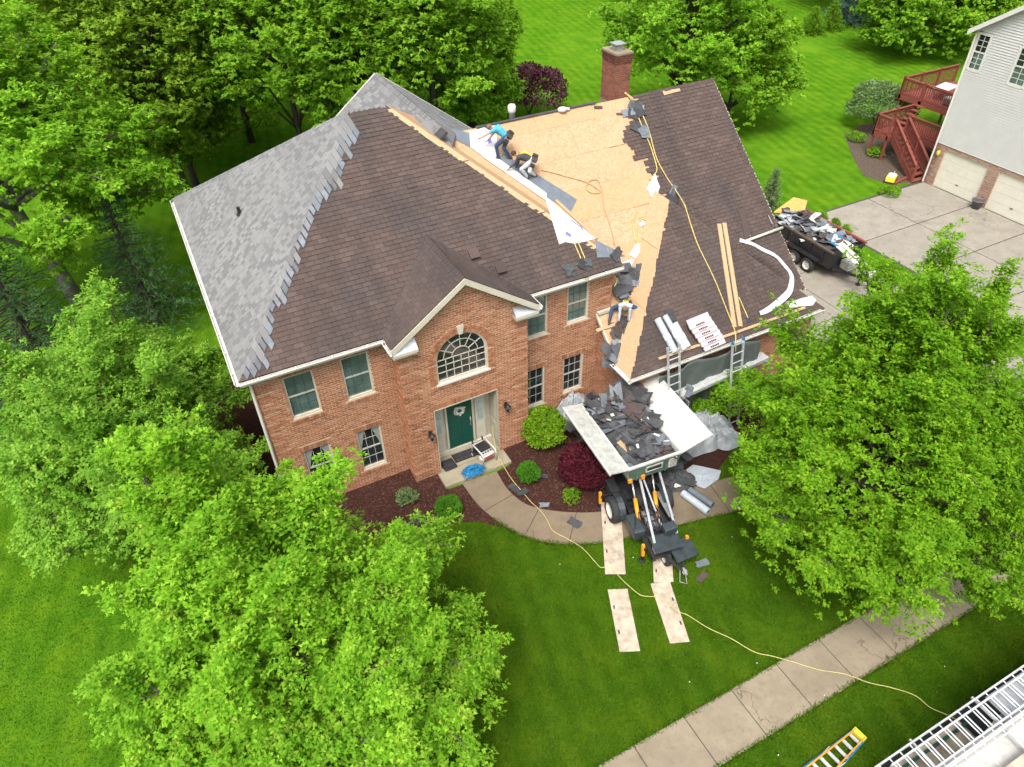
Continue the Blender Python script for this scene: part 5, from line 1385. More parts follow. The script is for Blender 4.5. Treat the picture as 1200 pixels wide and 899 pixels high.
shrub('crimson_maple', 'crimson laceleaf maple shrub beside the raised dump bin', (9.75, 13.95), 0.95, 1.15, 'leaf_crimson', 107, 9000, (0.06, 0.12), lump=0.25, droop=0.3)
shrub('plum_shrub', 'purple leaved shrub behind the stripped wing roof', at(620, 134), 2.5, 3.2, 'leaf_plum', 108, 6000, (0.14, 0.26), lump=0.3)
shrub('deck_shrub', 'large grey green shrub beside the red deck', at(1025, 150), 2.1, 2.9, 'leaf_grey', 109, 6500, (0.12, 0.22), lump=0.3)
shrub('dark_shrub', 'dark green shrub under the aluminium plank', (16.2, 14.1), 1.0, 1.9, 'leaf_woods', 110, 5200, (0.07, 0.12), lump=0.3)
shrub('dark_shrub', 'dark shrub behind the pale tarp heap by the ladders', (14.9, 14.3), 0.6, 1.1, 'leaf_woods', 111, 2400, (0.06, 0.11), lump=0.3)
shrub('bed_plant', 'low green plant in the soil bed by the deck stairs', at(1003, 165), 0.55, 0.5, 'leaf_woods', 112, 700, (0.08, 0.14))
shrub('bed_plant', 'small green plant in the soil bed between stairs and yellow box', at(1025, 183), 0.5, 0.5, 'leaf_woods', 113, 600, (0.08, 0.14))
shrub('bed_plant', 'trailing green plant at the corner of the pale driveway', at(1042, 229), 0.55, 0.45, 'leaf_woods', 114, 900, (0.06, 0.12))

shrub('underbrush', 'brownish underbrush at the foot of the woods behind the rear gable', at(290, 160), 2.2, 2.0, 'leaf_olive', 150, 3000, (0.12, 0.22), lump=0.4)
shrub('underbrush', 'green underbrush under the olive tree by the strip of lawn', at(225, 190), 2.0, 1.8, 'leaf_woods', 151, 2600, (0.12, 0.22), lump=0.4)
shrub('underbrush', 'low green underbrush deeper in the woods behind the grey roof', at(345, 120), 2.6, 2.2, 'leaf_woods', 152, 3000, (0.14, 0.25), lump=0.4)
shrub('underbrush', 'light green underbrush between the rear gable and the feathery tree', at(500, 125), 2.4, 2.6, 'leaf_far', 153, 3600, (0.12, 0.22), lump=0.4)
# ------------------------------------------------------------------ neighbouring house and its red deck
NX = 38.8
nh = thing('siding_house', 'pale grey siding house with cream garage doors beside the red deck', 'house', (44.0, 18.0, 0))
PKY, PKZ, NY0, NY1, NZ = 18.2, 12.3, 12.2, 24.15, 8.25
def PLn(u, v, d): return Vector((NX - d, u, v))
gd = [(20.98, 23.60), (17.75, 20.35), (14.5, 17.1)]
nw = [(23.58, 24.0, 0), ]
WN = [(23.56, 24.26, 6.36, 7.96), (21.0, 21.72, 6.24, 7.84), (17.4, 18.2, 6.2, 7.8)]
WN = [(min(a, 24.02) - 0.12, b - 0.24, c, d) for a, b, c, d in WN[:1]] + WN[1:]
wall_panel('siding_wall', PLn, [(NY0, 2.36), (NY1, 2.36), (NY1, NZ), (PKY, PKZ), (NY0, NZ)], [rect(*w) for w in WN], 0.2, M['siding'], nh)
wall_panel('brick_base', PLn, [(NY0, -0.1), (NY1, -0.1), (NY1, 2.358), (NY0, 2.358)], [rect(a, b, -0.05, 2.12) for a, b in gd], 0.25, M['mortar'], nh)
mb = MB()
def iv_n(v):
    iv = [(NY0, NY1)]
    for a, b in gd:
        if v < 2.12: iv = sub_iv(iv, a, b)
    return iv
lay_bricks(mb, PLn, iv_n, 0, 2.34, proud=0.012); tag(mb.build('brick_courses', M['brick_pink'], nh), kind='stuff')
mb = MB(); mb.box(NX, 50, NY1 - 0.2, NY1, -0.1, NZ); mb.box(NX, 50, NY0, NY0 + 0.2, -0.1, NZ); mb.box(49.8, 50, NY0 + 0.2, NY1 - 0.2, -0.1, NZ); mb.build('rear_walls', M['siding'], nh)
# lapped boards
mb = MB(); z = 2.37; e = 0.125
while z < PKZ - 0.1:
    a, b = NY0, NY1
    if z > NZ:
        k = (z - NZ) / (PKZ - NZ); a = NY0 + (PKY - NY0) * k; b = NY1 - (NY1 - PKY) * k
    iv = [(a, b)]
    for (p, q, c, d) in WN:
        if c - 0.14 < z + e / 2 < d + 0.12: iv = sub_iv(iv, p - 0.10, q + 0.10)
    for a, b in iv:
        mb.add([(NX - 0.004, a, z + e), (NX - 0.004, b, z + e), (NX - 0.045, b, z), (NX - 0.045, a, z), (NX, a, z), (NX, b, z)], [(0, 1, 2, 3), (3, 2, 5, 4)])
    z += e
tag(mb.build('siding_boards', M['siding'], nh), kind='stuff')
mb = MB(); mb.box(NX - 0.045, NX + 0.1, NY1 - 0.02, NY1 + 0.045, 2.36, NZ); mb.build('corner_board', M['siding'], nh)
for p, q, c, d in WN:
    mb = MB(); x = NX - 0.05
    for bx in ((p - 0.1, p, c - 0.1, d + 0.1), (q, q + 0.1, c - 0.1, d + 0.1), (p, q, d, d + 0.1), (p, q, c - 0.14, c)): mb.box(x, x + 0.08, bx[0], bx[1], bx[2], bx[3])
    w = mb.build('window', M['white'], nh); zm = (c + d) / 2
    mb = MB(); mb.box(x + 0.02, x + 0.06, p, q, zm - 0.03, zm + 0.03); mb.build('meeting_rail', M['white'], w)
    mu = MB()
    for s, (z0, z1) in enumerate(((c, zm - 0.03), (zm + 0.03, d))):
        for i in range(2):
            for j in range(3):
                wy = (q - p) / 2; wz = (z1 - z0) / 3
                mb = MB(); mb.box(x + 0.05, x + 0.056, p + i * wy + 0.008, p + (i + 1) * wy - 0.008, z0 + j * wz + 0.008, z0 + (j + 1) * wz - 0.008); mb.build('pane', M['glass'] if w.name == 'window' or s else M['glass_blind'], w)
        mu.box(x + 0.04, x + 0.054, (p + q) / 2 - 0.014, (p + q) / 2 + 0.014, z0, z1)
        for j in (1, 2): mu.box(x + 0.041, x + 0.055, p, q, z0 + j * wz - 0.012, z0 + j * wz + 0.012)
    mu.build('muntins', M['white'], w)
for a, b in gd:
    mb = MB(); mb.box(NX + 0.10, NX + 0.14, a, b, 0.02, 2.14); g = mb.build('garage_door', M['garage'], nh)
    for r in range(4):
        mb = MB(); mb.box(NX + 0.085, NX + 0.101, a + 0.01, b - 0.01, 0.03 + r * 0.525, 0.03 + (r + 1) * 0.525 - 0.012); mb.build('door_panel', M['garage'], g)
    mb = MB(); ym = (a + b) / 2; mb.box(NX + 0.05, NX + 0.0851, ym - 0.07, ym + 0.07, 0.55, 0.58); mb.build('handle', M['black'], g)
mb = MB()
for s, y1 in ((1, NY1 + 0.35), (-1, NY0 - 0.35)):
    zz = NZ - (PKZ - NZ) / (NY1 - PKY) * 0.35
    mb.prism([(NX - 0.35, PKY, PKZ + 0.12), (NX - 0.35, y1, zz + 0.12), (NX - 0.35, y1, zz), (NX - 0.35, PKY, PKZ)], (12, 0, 0))
mb.build('roof', M['roof_far'], nh)
for y1 in (NY1 + 0.36, NY0 - 0.36):
    mb = MB(); zz = NZ - (PKZ - NZ) / (NY1 - PKY) * 0.36
    mb.prism([(NX - 0.39, PKY, PKZ + 0.13), (NX - 0.39, y1, zz + 0.13), (NX - 0.39, y1, zz - 0.12), (NX - 0.39, PKY, PKZ - 0.12)], (0.06, 0, 0)); mb.prism([(NX - 0.329, PKY, PKZ - 0.02), (NX - 0.329, y1, zz - 0.02), (NX - 0.329, y1, zz - 0.06), (NX - 0.329, PKY, PKZ - 0.06)], (0.33, 0, 0)); mb.build('rake_board', M['white'], nh)
mb = MB(); mb.lathe([(0.05, 0), (0.09, 0.1), (0.09, 0.2), (0.03, 0.26)], (NX - 0.12, 23.87, 1.75), n=8); mb.box(NX - 0.1, NX - 0.01, 23.83, 23.91, 1.8, 1.95); mb.build('wall_lamp', M['yellow'], nh)

mb = MB(); mb.tube([(NX - 0.12, NY1 + 0.02, NZ - 0.3), (NX - 0.12, NY1 + 0.02, 0.1)], 0.05, 6); mb.build('downspout', M['white'], nh)
# deck
dk = thing('red_deck', 'red stained wooden deck with railings and stairs beside the siding house', 'deck', (42, 27, 0))
def rail(a, b, h=1.0, post=True):
    a = Vector(a); b = Vector(b); L = (b - a).length; d = (b - a).normalized(); Z = Vector((0, 0, 1))
    mb = MB(); mb.beam(a + Z * h, b + Z * h, 0.14, 0.05); mb.build('handrail', M['deck_red'], dk)
    mb = MB(); mb.beam(a + Z * (h - 0.12), b + Z * (h - 0.12), 0.05, 0.09); mb.beam(a + Z * 0.12, b + Z * 0.12, 0.05, 0.09)
    n = int(L / 0.14)
    for i in range(n):
        p = a + (b - a) * ((i + 0.5) / n); mb.beam(p + Z * 0.1, p + Z * (h - 0.1), 0.038, 0.038, (1, 0, 0))
    tag(mb.build('balusters', M['deck_red'], dk), kind='stuff')
    if post:
        n = max(1, round(L / 1.8))
        for i in range(n + 1):
            p = a + (b - a) * (i / n); mb = MB(); mb.beam(p - Z * 0.25, p + Z * (h + 0.08), 0.10, 0.10, (1, 0, 0)); mb.build('post', M['deck_red'], dk)
def platform(x0, x1, y0, y1, z):
    n = max(2, int((x1 - x0) / 0.145)); w = (x1 - x0) / n
    for i in range(n):
        mb = MB(); mb.box(x0 + i * w + 0.004, x0 + (i + 1) * w - 0.004, y0, y1, z - 0.035, z); mb.build('deck_board', M['deck_red'], dk)
    mb = MB(); mb.box(x0 - 0.03, x0 - 0.001, y0, y1, z - 0.28, z - 0.002); mb.box(x0 - 0.03, x1, y0 - 0.03, y0 - 0.001, z - 0.28, z - 0.002); mb.box(x0 - 0.03, x1, y1 + 0.001, y1 + 0.03, z - 0.28, z - 0.002); mb.build('rim_joist', M['deck_red'], dk)
Z1, Z2 = 1.5, 2.7
platform(39.1, 40.4, 27.5, 28.6, Z1); platform(40.43, 42.35, 24.6, 28.6, Z1); platform(42.4, 47.4, 24.4, 30.0, Z2)
rail((39.12, 27.55, Z1), (39.12, 28.55, Z1)); rail((39.12, 28.57, Z1), (42.3, 28.57, Z1)); rail((40.45, 27.4, Z1), (40.45, 24.7, Z1))
rail((42.42, 28.4, Z2), (42.42, 24.5, Z2)); rail((42.42, 29.95, Z2), (47.3, 29.95, Z2)); rail((42.42, 28.5, Z2), (42.42, 29.9, Z2))
for p in ((39.15, 27.55), (39.15, 28.55), (40.5, 24.7), (42.3, 28.5)):
    mb = MB(); mb.box(p[0] - 0.06, p[0] + 0.06, p[1] - 0.06, p[1] + 0.06, -0.05, Z1 - 0.04); mb.build('post', M['deck_red'], dk)
for p in ((42.5, 24.5), (42.5, 29.9), (47.3, 29.9)):
    mb = MB(); mb.box(p[0] - 0.06, p[0] + 0.06, p[1] - 0.06, p[1] + 0.06, -0.05, Z2 - 0.04); mb.build('post', M['deck_red'], dk)
# stairs down to the drive
tl, tr = Vector((39.42, 27.5, Z1)), Vector((40.36, 27.42, Z1)); bl, brr = Vector((38.1, 24.45, 0.02)), Vector((39.12, 24.4, 0.02))
for a, b in ((tl, bl), (tr, brr)):
    mb = MB(); mb.beam(a - Vector((0, 0, 0.16)), b + Vector((0, 0, 0.05)), 0.05, 0.30); mb.build('stringer', M['deck_red'], dk)
    rail(a + Vector((0, 0, 0.02)), b + Vector((0, 0, 0.06)), 0.92)
n = 9; fw = (bl - tl); fw.z = 0; fw = fw.normalized() * 0.29
for i in range(n):
    t = (i + 0.5) / n; p = tl.lerp(bl, t); q = tr.lerp(brr, t)
    mb = MB(); mb.obox(p + Vector((0, 0, -0.02)), q - p, fw, (0, 0, 0.04)); mb.build('tread', M['deck_red'], dk)
# between lower and upper deck
for i in range(5):
    z = Z1 + (i + 1) * (Z2 - Z1) / 6
    mb = MB(); mb.box(41.0 + i * 0.27, 41.3 + i * 0.27, 28.0, 28.5, z - 0.04, z); mb.build('tread', M['deck_red'], dk)
# things on the deck
mb = MB(); mb.box(-0.75, 0.75, -0.45, 0.45, 0.68, 0.73); t = thing('patio_table', 'white rectangular patio table on the upper deck', 'table', (43.9, 28.1, Z2), 0.2); mb.build('table_top', M['white'], t, local=True, bevel=0.03)
for sx in (-0.65, 0.65):
    for sy in (-0.36, 0.36): mb = MB(); mb.box(sx - 0.03, sx + 0.03, sy - 0.03, sy + 0.03, 0, 0.679); mb.build('leg', M['steel'], t, local=True)
t = thing('patio_sofa', 'low grey patio sofa with pale cushions on the upper deck', 'sofa', (43.4, 26.5, Z2), 0.0)
mb = MB(); mb.box(-0.45, 0.45, -0.9, 0.9, 0.1, 0.34); mb.box(0.38, 0.5, -0.9, 0.9, 0.34, 0.8); mb.build('frame', M['pot'], t, local=True)
for y in (-0.88, 0.01): mb = MB(); mb.box(-0.44, 0.37, y, y + 0.86, 0.345, 0.5); mb.build('cushion', M['curtain'], t, local=True, bevel=0.05)
for sy in (-0.85, 0.85):
    for sx in (-0.4, 0.45): mb = MB(); mb.box(sx - 0.03, sx + 0.03, sy - 0.03, sy + 0.03, 0, 0.1); mb.build('leg', M['pot'], t, local=True)
shrub('potted_plant', 'small green plant standing on the upper deck by the wall', (42.9, 24.9), 0.28, 0.5, 'leaf_woods', 140, 500, (0.06, 0.1)).location.z = Z2 + 0.002
# pot between the garage doors
t = thing('planter_pot', 'dark round planter between the two cream garage doors', 'planter', (38.45, 20.6, 0.024))
mb = MB(); mb.lathe([(0.20, 0), (0.29, 0.42), (0.32, 0.44), (0.32, 0.5), (0.28, 0.5), (0.27, 0.44)], (0, 0, 0), n=20); mb.build('pot', M['pot'], t, local=True, smooth=True)
mb = MB(); mb.lathe([(0.01, 0.0), (0.27, 0.0), (0.20, 0.04), (0.02, 0.05)], (0, 0, 0.442), n=16); mb.build('soil', M['soil'], t, local=True)
# yellow box by the stairs
p = gz(1043, 213); t = thing('yellow_toy_box', 'yellow and white plastic toy cart beside the deck stairs', 'toy', (p.x, p.y, 0.012), 0.5)
mb = MB(); mb.box(-0.38, 0.38, -0.25, 0.25, 0.08, 0.34); mb.build('tub', M['yellow'], t, local=True, bevel=0.04)
mb = MB(); mb.box(-0.30, 0.30, -0.2, 0.2, 0.341, 0.42); mb.build('lid', M['white'], t, local=True, bevel=0.04)
for sx in (-0.28, 0.28):
    for sy in (-0.26, 0.26): mb = MB(); mb.lathe([(0.09, -0.03), (0.1, 0), (0.09, 0.03)], (sx, sy, 0.1), (0, 1, 0), 14); mb.build('wheel', M['black'], t, local=True)
mb = MB(); mb.tube([(0.38, 0, 0.2), (0.62, 0, 0.28), (0.8, 0, 0.3)], 0.02, 6); mb.build('handle', M['white'], t, local=True)
mb = MB(); a = gz(1047, 217); b = gz(1066, 208); mb.beam((a.x, a.y, 0.08), (b.x, b.y, 0.08), 0.14, 0.14); tag(mb.build('landscape_timber', M['deck_red']), 'reddish timber edging the soil bed at the foot of the stairs', 'timber')
# ------------------------------------------------------------------ wheels
def wheel(par, c, r, w, axis, name='wheel', rim='white', local=True):
    """tyre with a rim as sub-part; axis = axle direction outwards"""
    ax = Vector(axis).normalized(); c = Vector(c)
    mb = MB(); mb.lathe([(r * 0.58, -w / 2), (r * 0.9, -w / 2), (r * 0.98, -w * 0.36), (r, -w * 0.2), (r, w * 0.2), (r * 0.98, w * 0.36), (r * 0.9, w / 2), (r * 0.58, w / 2)], c, ax, 28, cap=False)
    t = mb.build(name, M['rubber'], par, local=local, smooth=True)
    mb = MB(); mb.lathe([(0.01, w * 0.26), (r * 0.2, w * 0.30), (r * 0.24, w * 0.16), (r * 0.48, w * 0.14), (r * 0.53, w * 0.46), (r * 0.59, w * 0.505), (r * 0.59, w * 0.3), (0.02, w * 0.05)], c, ax, 28)
    a = ax.orthogonal().normalized(); b = ax.cross(a)
    mb.build('rim', M[rim], t, smooth=False, local=True)
    mb = MB()
    for i in range(6):
        q = c + (a * cos(i * pi / 3) + b * sin(i * pi / 3)) * r * 0.34 + ax * w * 0.14; mb.lathe([(r * 0.055, 0), (r * 0.055, 0.015)], q, ax, 8)
    mb.build('wheel_nuts', M['black'], t, local=True)
    return t
def flap(w, l, bend, rnd, thick=0.006):
    """a torn piece of shingle: jagged outline, slightly curled; returns verts, faces (local, lying on z=0)"""
    xs = [-w / 2, -w / 6, w / 6, w / 2]; ys = [-l / 2, -l / 6, l / 6, l / 2]
    V = []
    for z in (0, thick):
        for i, x in enumerate(xs):
            for j, y in enumerate(ys):
                jx = rnd.uniform(-0.22, 0.22) * w / 3 * (1 if i in (0, 3) else 0.3); jy = rnd.uniform(-0.3, 0.3) * l / 3 * (1 if j in (0, 3) else 0.3)
                V.append([x, y, z, i, j, jx, jy])
    J = {}
    out = []
    for v in V:
        k = (v[3], v[4])
        if k not in J: J[k] = (v[5], v[6])
        x, y = v[0] + J[k][0], v[1] + J[k][1]
        out.append((x, y, v[2] + bend * ((x / w * 2) ** 2 * 0.5 + (y / l) * 0.6) * w))
    F = []
    for i in range(3):
        for j in range(3):
            a = i * 4 + j; F.append((16 + a, 16 + a + 4, 16 + a + 5, 16 + a + 1)); F.append((a, a + 1, a + 5, a + 4))
    ring = [0, 4, 8, 12, 13, 14, 15, 11, 7, 3, 2, 1]
    for i in range(12):
        p, q = ring[i], ring[(i + 1) % 12]; F.append((p, q, 16 + q, 16 + p))
    return out, F
def scrap(par, c, w, l, rot, tilt, mat, rnd, name='torn_shingle', bend=None, label=None, cat=None, group=None, nrm=None):
    """one torn piece lying at c; nrm = normal of the slope it lies on"""
    v, f = flap(w, l, rnd.uniform(-0.5, 0.5) if bend is None else bend, rnd)
    m = Matrix.Rotation(tilt[0], 3, 'X') @ Matrix.Rotation(tilt[1], 3, 'Y') @ Matrix.Rotation(rot, 3, 'Z')
    if nrm is not None: m = Vector((0, 0, 1)).rotation_difference(Vector(nrm)).to_matrix() @ Matrix.Rotation(rot, 3, 'Z')
    mb = MB(); mb.add([m @ Vector(p) + Vector(c) for p in v], f)
    o = mb.build(name, M[mat], par, local=True if par is not None else False, smooth=False)
    if par is None: tag(o, label, cat, group)
    return o
RD = random.Random(99)

# ------------------------------------------------------------------ self propelled dump bin, raised
BA = -0.086                                                     # heading of the bin (rotation about z)
eq = thing('dump_lift', 'green raised dump bin on black wheeled lift frame with orange cylinders', 'dump lift', (10.9, 12.0, 0), BA)
# local frame: x across, y towards the house, origin below the middle of the front rim
ZT, ZB, BW, BLn = 2.02, 1.42, 1.88, 3.26
hw = BW / 2
def part(name, mat, fn, smooth=False, bevel=0, par=None):
    mb = MB(); fn(mb); return mb.build(name, M[mat], par or eq, local=True, smooth=smooth, bevel=bevel)
def bin_(mb):
    t = 0.05
    mb.box(-hw + 0.06, hw - 0.06, 0.05, BLn - 0.03, ZB, ZB + 0.05)
    mb.prism([(-hw, 0, ZT), (hw, 0, ZT), (hw - 0.07, 0.06, ZB), (-hw + 0.07, 0.06, ZB)], (0, t, 0))
    mb.prism([(-hw, BLn - t, ZT), (hw, BLn - t, ZT), (hw - 0.07, BLn - t, ZB), (-hw + 0.07, BLn - t, ZB)], (0, t, 0))
bn = part('bin', 'bin_green', bin_)
for s in (-1, 1):
    part('bin_side', 'bin_grey', lambda mb: mb.prism([(s * hw, 0.001, ZT - 0.001), (s * hw, BLn - 0.001, ZT - 0.001), (s * (hw - 0.07), BLn - 0.03, ZB), (s * (hw - 0.07), 0.07, ZB)], (-s * 0.045, 0, 0)))
def rim_(mb):
    mb.box(-hw - 0.03, hw + 0.03, -0.035, 0.06, ZT, ZT + 0.06); mb.box(-hw - 0.03, hw + 0.03, BLn - 0.06, BLn + 0.03, ZT, ZT + 0.06)
    for s in (-1, 1): mb.box(s * hw - 0.035, s * hw + 0.035, 0.061, BLn - 0.061, ZT, ZT + 0.055)
part('bin_rim', 'bin_white', rim_)
for s, out, dz, m in ((-1, 0.66, 0.16, 'bin_grey'), (1, 1.02, 0.42, 'bin_white')):
    # folded-out side panel
    part('side_panel', m, lambda mb: mb.prism([(s * (hw + 0.036), -0.03, ZT + 0.05), (s * (hw + 0.036), BLn + 0.05, ZT + 0.05), (s * (hw + out), BLn + 0.02, ZT + dz), (s * (hw + out), -0.05, ZT + dz)], (0, 0, -0.035)))
    part('panel_lip', 'bin_white', lambda mb: mb.prism([(s * (hw + out), -0.055, ZT + dz + 0.004), (s * (hw + out), BLn + 0.025, ZT + dz + 0.004), (s * (hw + out + 0.05), BLn + 0.025, ZT + dz + 0.004), (s * (hw + out + 0.05), -0.055, ZT + dz + 0.004)], (0, 0, -0.07)))
# front face: opening with frame, hazard sticker, ribs
part('window_frame', 'bin_grey', lambda mb: [mb.box(-0.32, 0.28, -0.02, 0.03, ZT - 0.36, ZT - 0.325), mb.box(-0.32, 0.28, -0.02, 0.03, ZT - 0.17, ZT - 0.135), mb.box(-0.32, -0.285, -0.02, 0.03, ZT - 0.324, ZT - 0.171), mb.box(0.245, 0.28, -0.02, 0.03, ZT - 0.324, ZT - 0.171)], par=bn)
part('window_opening', 'blackmat', lambda mb: mb.box(-0.284, 0.244, -0.006, 0.03, ZT - 0.324, ZT - 0.171), par=bn)
part('sticker', 'white', lambda mb: mb.box(0.52, 0.80, -0.012, 0.03, ZT - 0.48, ZT - 0.10), par=bn)
part('sticker_print', 'ink_black', lambda mb: [mb.box(0.55, 0.77, -0.016, -0.011, ZT - 0.17 - k * 0.065, ZT - 0.15 - k * 0.065) for k in range(5)], par=bn)
for x in (-0.62, 0.42): part('bin_rib', 'bin_green', lambda mb: mb.box(x - 0.025, x + 0.025, -0.01, 0.04, ZB + 0.02, ZT - 0.01), par=bn)
for x in (-0.84, -0.38): part('lifting_lug', 'orange', lambda mb: mb.box(x - 0.06, x + 0.06, -0.02, 0.06, ZB - 0.02, ZB + 0.12), par=bn)
part('bin_subframe', 'blackmat', lambda mb: [mb.box(-0.6, -0.5, 0.1, BLn - 0.3, ZB - 0.12, ZB - 0.001), mb.box(0.5, 0.6, 0.1, BLn - 0.3, ZB - 0.12, ZB - 0.001), mb.box(-0.6, 0.6, 1.3, 1.4, ZB - 0.10, ZB - 0.002)])
# chassis, in its own heading
ch_ = Matrix.Rotation(radians(-7), 3, 'Z')
def C3(x, y, z): return ch_ @ Vector((x, y, z)) + Vector((-0.52, -0.25, 0))
def cbeam(name, mat, a, b, w, h): return part(name, mat, lambda mb: mb.beam(C3(*a), C3(*b), w, h))
for s in (-1, 1): cbeam('chassis_rail', 'black', (s * 0.45, -2.1, 0.52), (s * 0.45, 2.2, 0.52), 0.11, 0.16)
for y in (-2.0, -0.9, 0.3, 1.2, 2.1): cbeam('cross_member', 'black', (-0.45, y, 0.5), (0.45, y, 0.5), 0.1, 0.12)
cbeam('axle', 'black', (-0.75, 0.1, 0.42), (0.75, 0.1, 0.42), 0.12, 0.12)
for s in (-1, 1):
    wheel(eq, C3(s * 0.88, 0.1, 0.44), 0.44, 0.30, ch_ @ Vector((s, 0, 0)))
    part('mudguard', 'steelblue', lambda mb: mb.prism([C3(s * 0.64, 0.1 + 0.51 * cos(t), 0.46 + 0.51 * sin(t)) for t in [pi * k / 8 for k in range(9)]] + [C3(s * 0.64, 0.1 + 0.475 * cos(t), 0.46 + 0.475 * sin(t)) for t in [pi * (8 - k) / 8 for k in range(9)]], ch_ @ Vector((s * 0.20, 0, 0))))
jx = -0.2
wheel(eq, C3(0.02, -1.95, 0.27), 0.27, 0.18, ch_ @ Vector((-1, 0, 0)), rim='white')
part('wheel_fork', 'black', lambda mb: [mb.beam(C3(0.16, -1.95, 0.27), C3(0.16, -1.95, 0.62), 0.06, 0.1), mb.beam(C3(0.0, -1.95, 0.62), C3(0.3, -1.95, 0.62), 0.12, 0.06)])
# engine box, battery boxes, deck plates
part('engine_cover', 'steelblue', lambda mb: mb.obox(C3(-0.75, -1.25, 0.45), ch_ @ Vector((0.38, 0, 0)), ch_ @ Vector((0, 0.75, 0)), (0, 0, 0.38)), bevel=0.04)
part('cover_handle', 'black', lambda mb: mb.tube([C3(-0.7, -1.1, 0.84), C3(-0.66, -1.05, 0.90), C3(-0.5, -0.7, 0.90), C3(-0.48, -0.65, 0.84)], 0.016, 6))
part('deck_plate', 'steelblue', lambda mb: mb.obox(C3(-0.38, -2.05, 0.70), ch_ @ Vector((0.9, 0, 0)), ch_ @ Vector((0, 0.62, 0)), (0, 0, 0.04)))
part('deck_plate', 'steelblue', lambda mb: mb.obox(C3(0.12, -2.45, 0.58), ch_ @ Vector((0.75, 0.12, 0)), ch_ @ Vector((0.0, 0.68, 0)), (0, 0, 0.03)))
part('control_panel', 'steelblue', lambda mb: mb.obox(C3(0.10, -1.55, 0.745), ch_ @ Vector((0.4, 0, 0.06)), ch_ @ Vector((0, 0.3, 0)), (0, 0, 0.24)), bevel=0.02)
part('hydraulic_block', 'steel', lambda mb: [mb.obox(C3(-0.2, -1.1 + 0.25 * k, 0.58), ch_ @ Vector((0.3, 0, 0)), ch_ @ Vector((0, 0.16, 0)), (0, 0, 0.16)) for k in range(3)], bevel=0.01)
part('motor', 'blackmat', lambda mb: mb.lathe([(0.02, -0.3), (0.2, -0.28), (0.22, 0), (0.2, 0.28), (0.02, 0.3)], C3(0.0, 0.1, 0.70), ch_ @ Vector((0, 1, 0)), 16), smooth=True)
part('toolbox', 'black', lambda mb: mb.obox(C3(0.55, -0.9, 0.5), ch_ @ Vector((0.2, 0, 0)), ch_ @ Vector((0, 1.1, 0)), (0, 0, 0.2)), bevel=0.02)
part('toolbox_lid', 'steel', lambda mb: mb.obox(C3(0.56, -0.88, 0.702), ch_ @ Vector((0.18, 0, 0)), ch_ @ Vector((0, 1.06, 0)), (0, 0, 0.02)))
# lift arms: bright bars and orange cylinders from the front of the frame up to the bin
for i, (xa, xb, ya, z0) in enumerate(((-0.30, -0.40, -1.70, 0.74), (0.50, 0.30, -1.55, 0.74))):
    part('lift_arm', 'steel', lambda mb: mb.beam(C3(xa, ya, z0), (xb + 0.05, 0.35, ZB - 0.04), 0.075, 0.075))
part('lift_arm', 'steel', lambda mb: mb.beam(C3(0.16, -1.25, 0.74), (-0.30, 0.25, ZB - 0.05), 0.05, 0.05))
for xa, xb, ya in ((-0.42, -0.72, -0.85), (0.24, 0.02, -0.75)):
    a, b = C3(xa, ya, 0.70), Vector((xb, 0.12, ZB - 0.01))
    cy = part('lift_cylinder', 'orange', lambda mb: mb.tube([a, a.lerp(b, 0.56)], 0.065, 14), smooth=True)
    part('rod', 'chrome', lambda mb: mb.tube([a.lerp(b, 0.55), b], 0.032, 10), smooth=True, par=cy)
    part('clevis', 'orange', lambda mb: mb.lathe([(0.07, -0.05), (0.07, 0.05)], a, (1, 0, 0), 10), par=cy)
# orange stabiliser jacks and hoses
for x, y in ((-0.62, -1.68), (0.78, -1.75), (-1.12, 0.62)):
    j = part('stabiliser_jack', 'orange', lambda mb: mb.beam(C3(x, y, 0.25), C3(x, y + 0.06, 0.70), 0.085, 0.085))
    part('jack_foot', 'black', lambda mb: mb.lathe([(0.11, 0), (0.11, 0.025), (0.04, 0.04), (0.04, 0.26)], C3(x, y, 0.0), n=12), par=j)
    part('jack_arm', 'black', lambda mb: mb.beam(C3(x, y, 0.55), C3(0.45 * (1 if x > 0 else -1), y, 0.55), 0.07, 0.09), par=j)
    part('jack_crank', 'black', lambda mb: mb.tube([C3(x, y + 0.06, 0.79), C3(x, y + 0.06, 0.86), C3(x + 0.14, y + 0.1, 0.88), C3(x + 0.14, y + 0.1, 0.95)], 0.015, 6), par=j)
part('drawbar', 'black', lambda mb: [mb.beam(C3(-0.12, -2.0, 0.5), C3(0.22, -2.62, 0.45), 0.07, 0.09), mb.beam(C3(0.42, -2.1, 0.5), C3(0.25, -2.62, 0.45), 0.07, 0.09)])
part('coupler', 'steel', lambda mb: [mb.lathe([(0.05, -0.06), (0.075, 0), (0.06, 0.08)], C3(0.24, -2.72, 0.46), n=12), mb.beam(C3(0.24, -2.6, 0.5), C3(0.24, -2.85, 0.5), 0.06, 0.06)])
part('chain', 'steel', lambda mb: [mb.tube([C3(0.2, -2.5, 0.42), C3(0.12, -2.75, 0.08), C3(0.3, -2.85, 0.05), C3(0.34, -2.6, 0.3)], 0.018, 6)])
for s in (-1, 1): part('side_tank', 'blackmat', lambda mb: mb.obox(C3(s * 0.62 - 0.16, 0.55, 0.32), ch_ @ Vector((0.32, 0, 0)), ch_ @ Vector((0, 1.2, 0)), (0, 0, 0.42)), bevel=0.04)
part('belly_pan', 'blackmat', lambda mb: mb.obox(C3(-0.44, -1.2, 0.36), ch_ @ Vector((0.88, 0, 0)), ch_ @ Vector((0, 3.2, 0)), (0, 0, 0.05)))
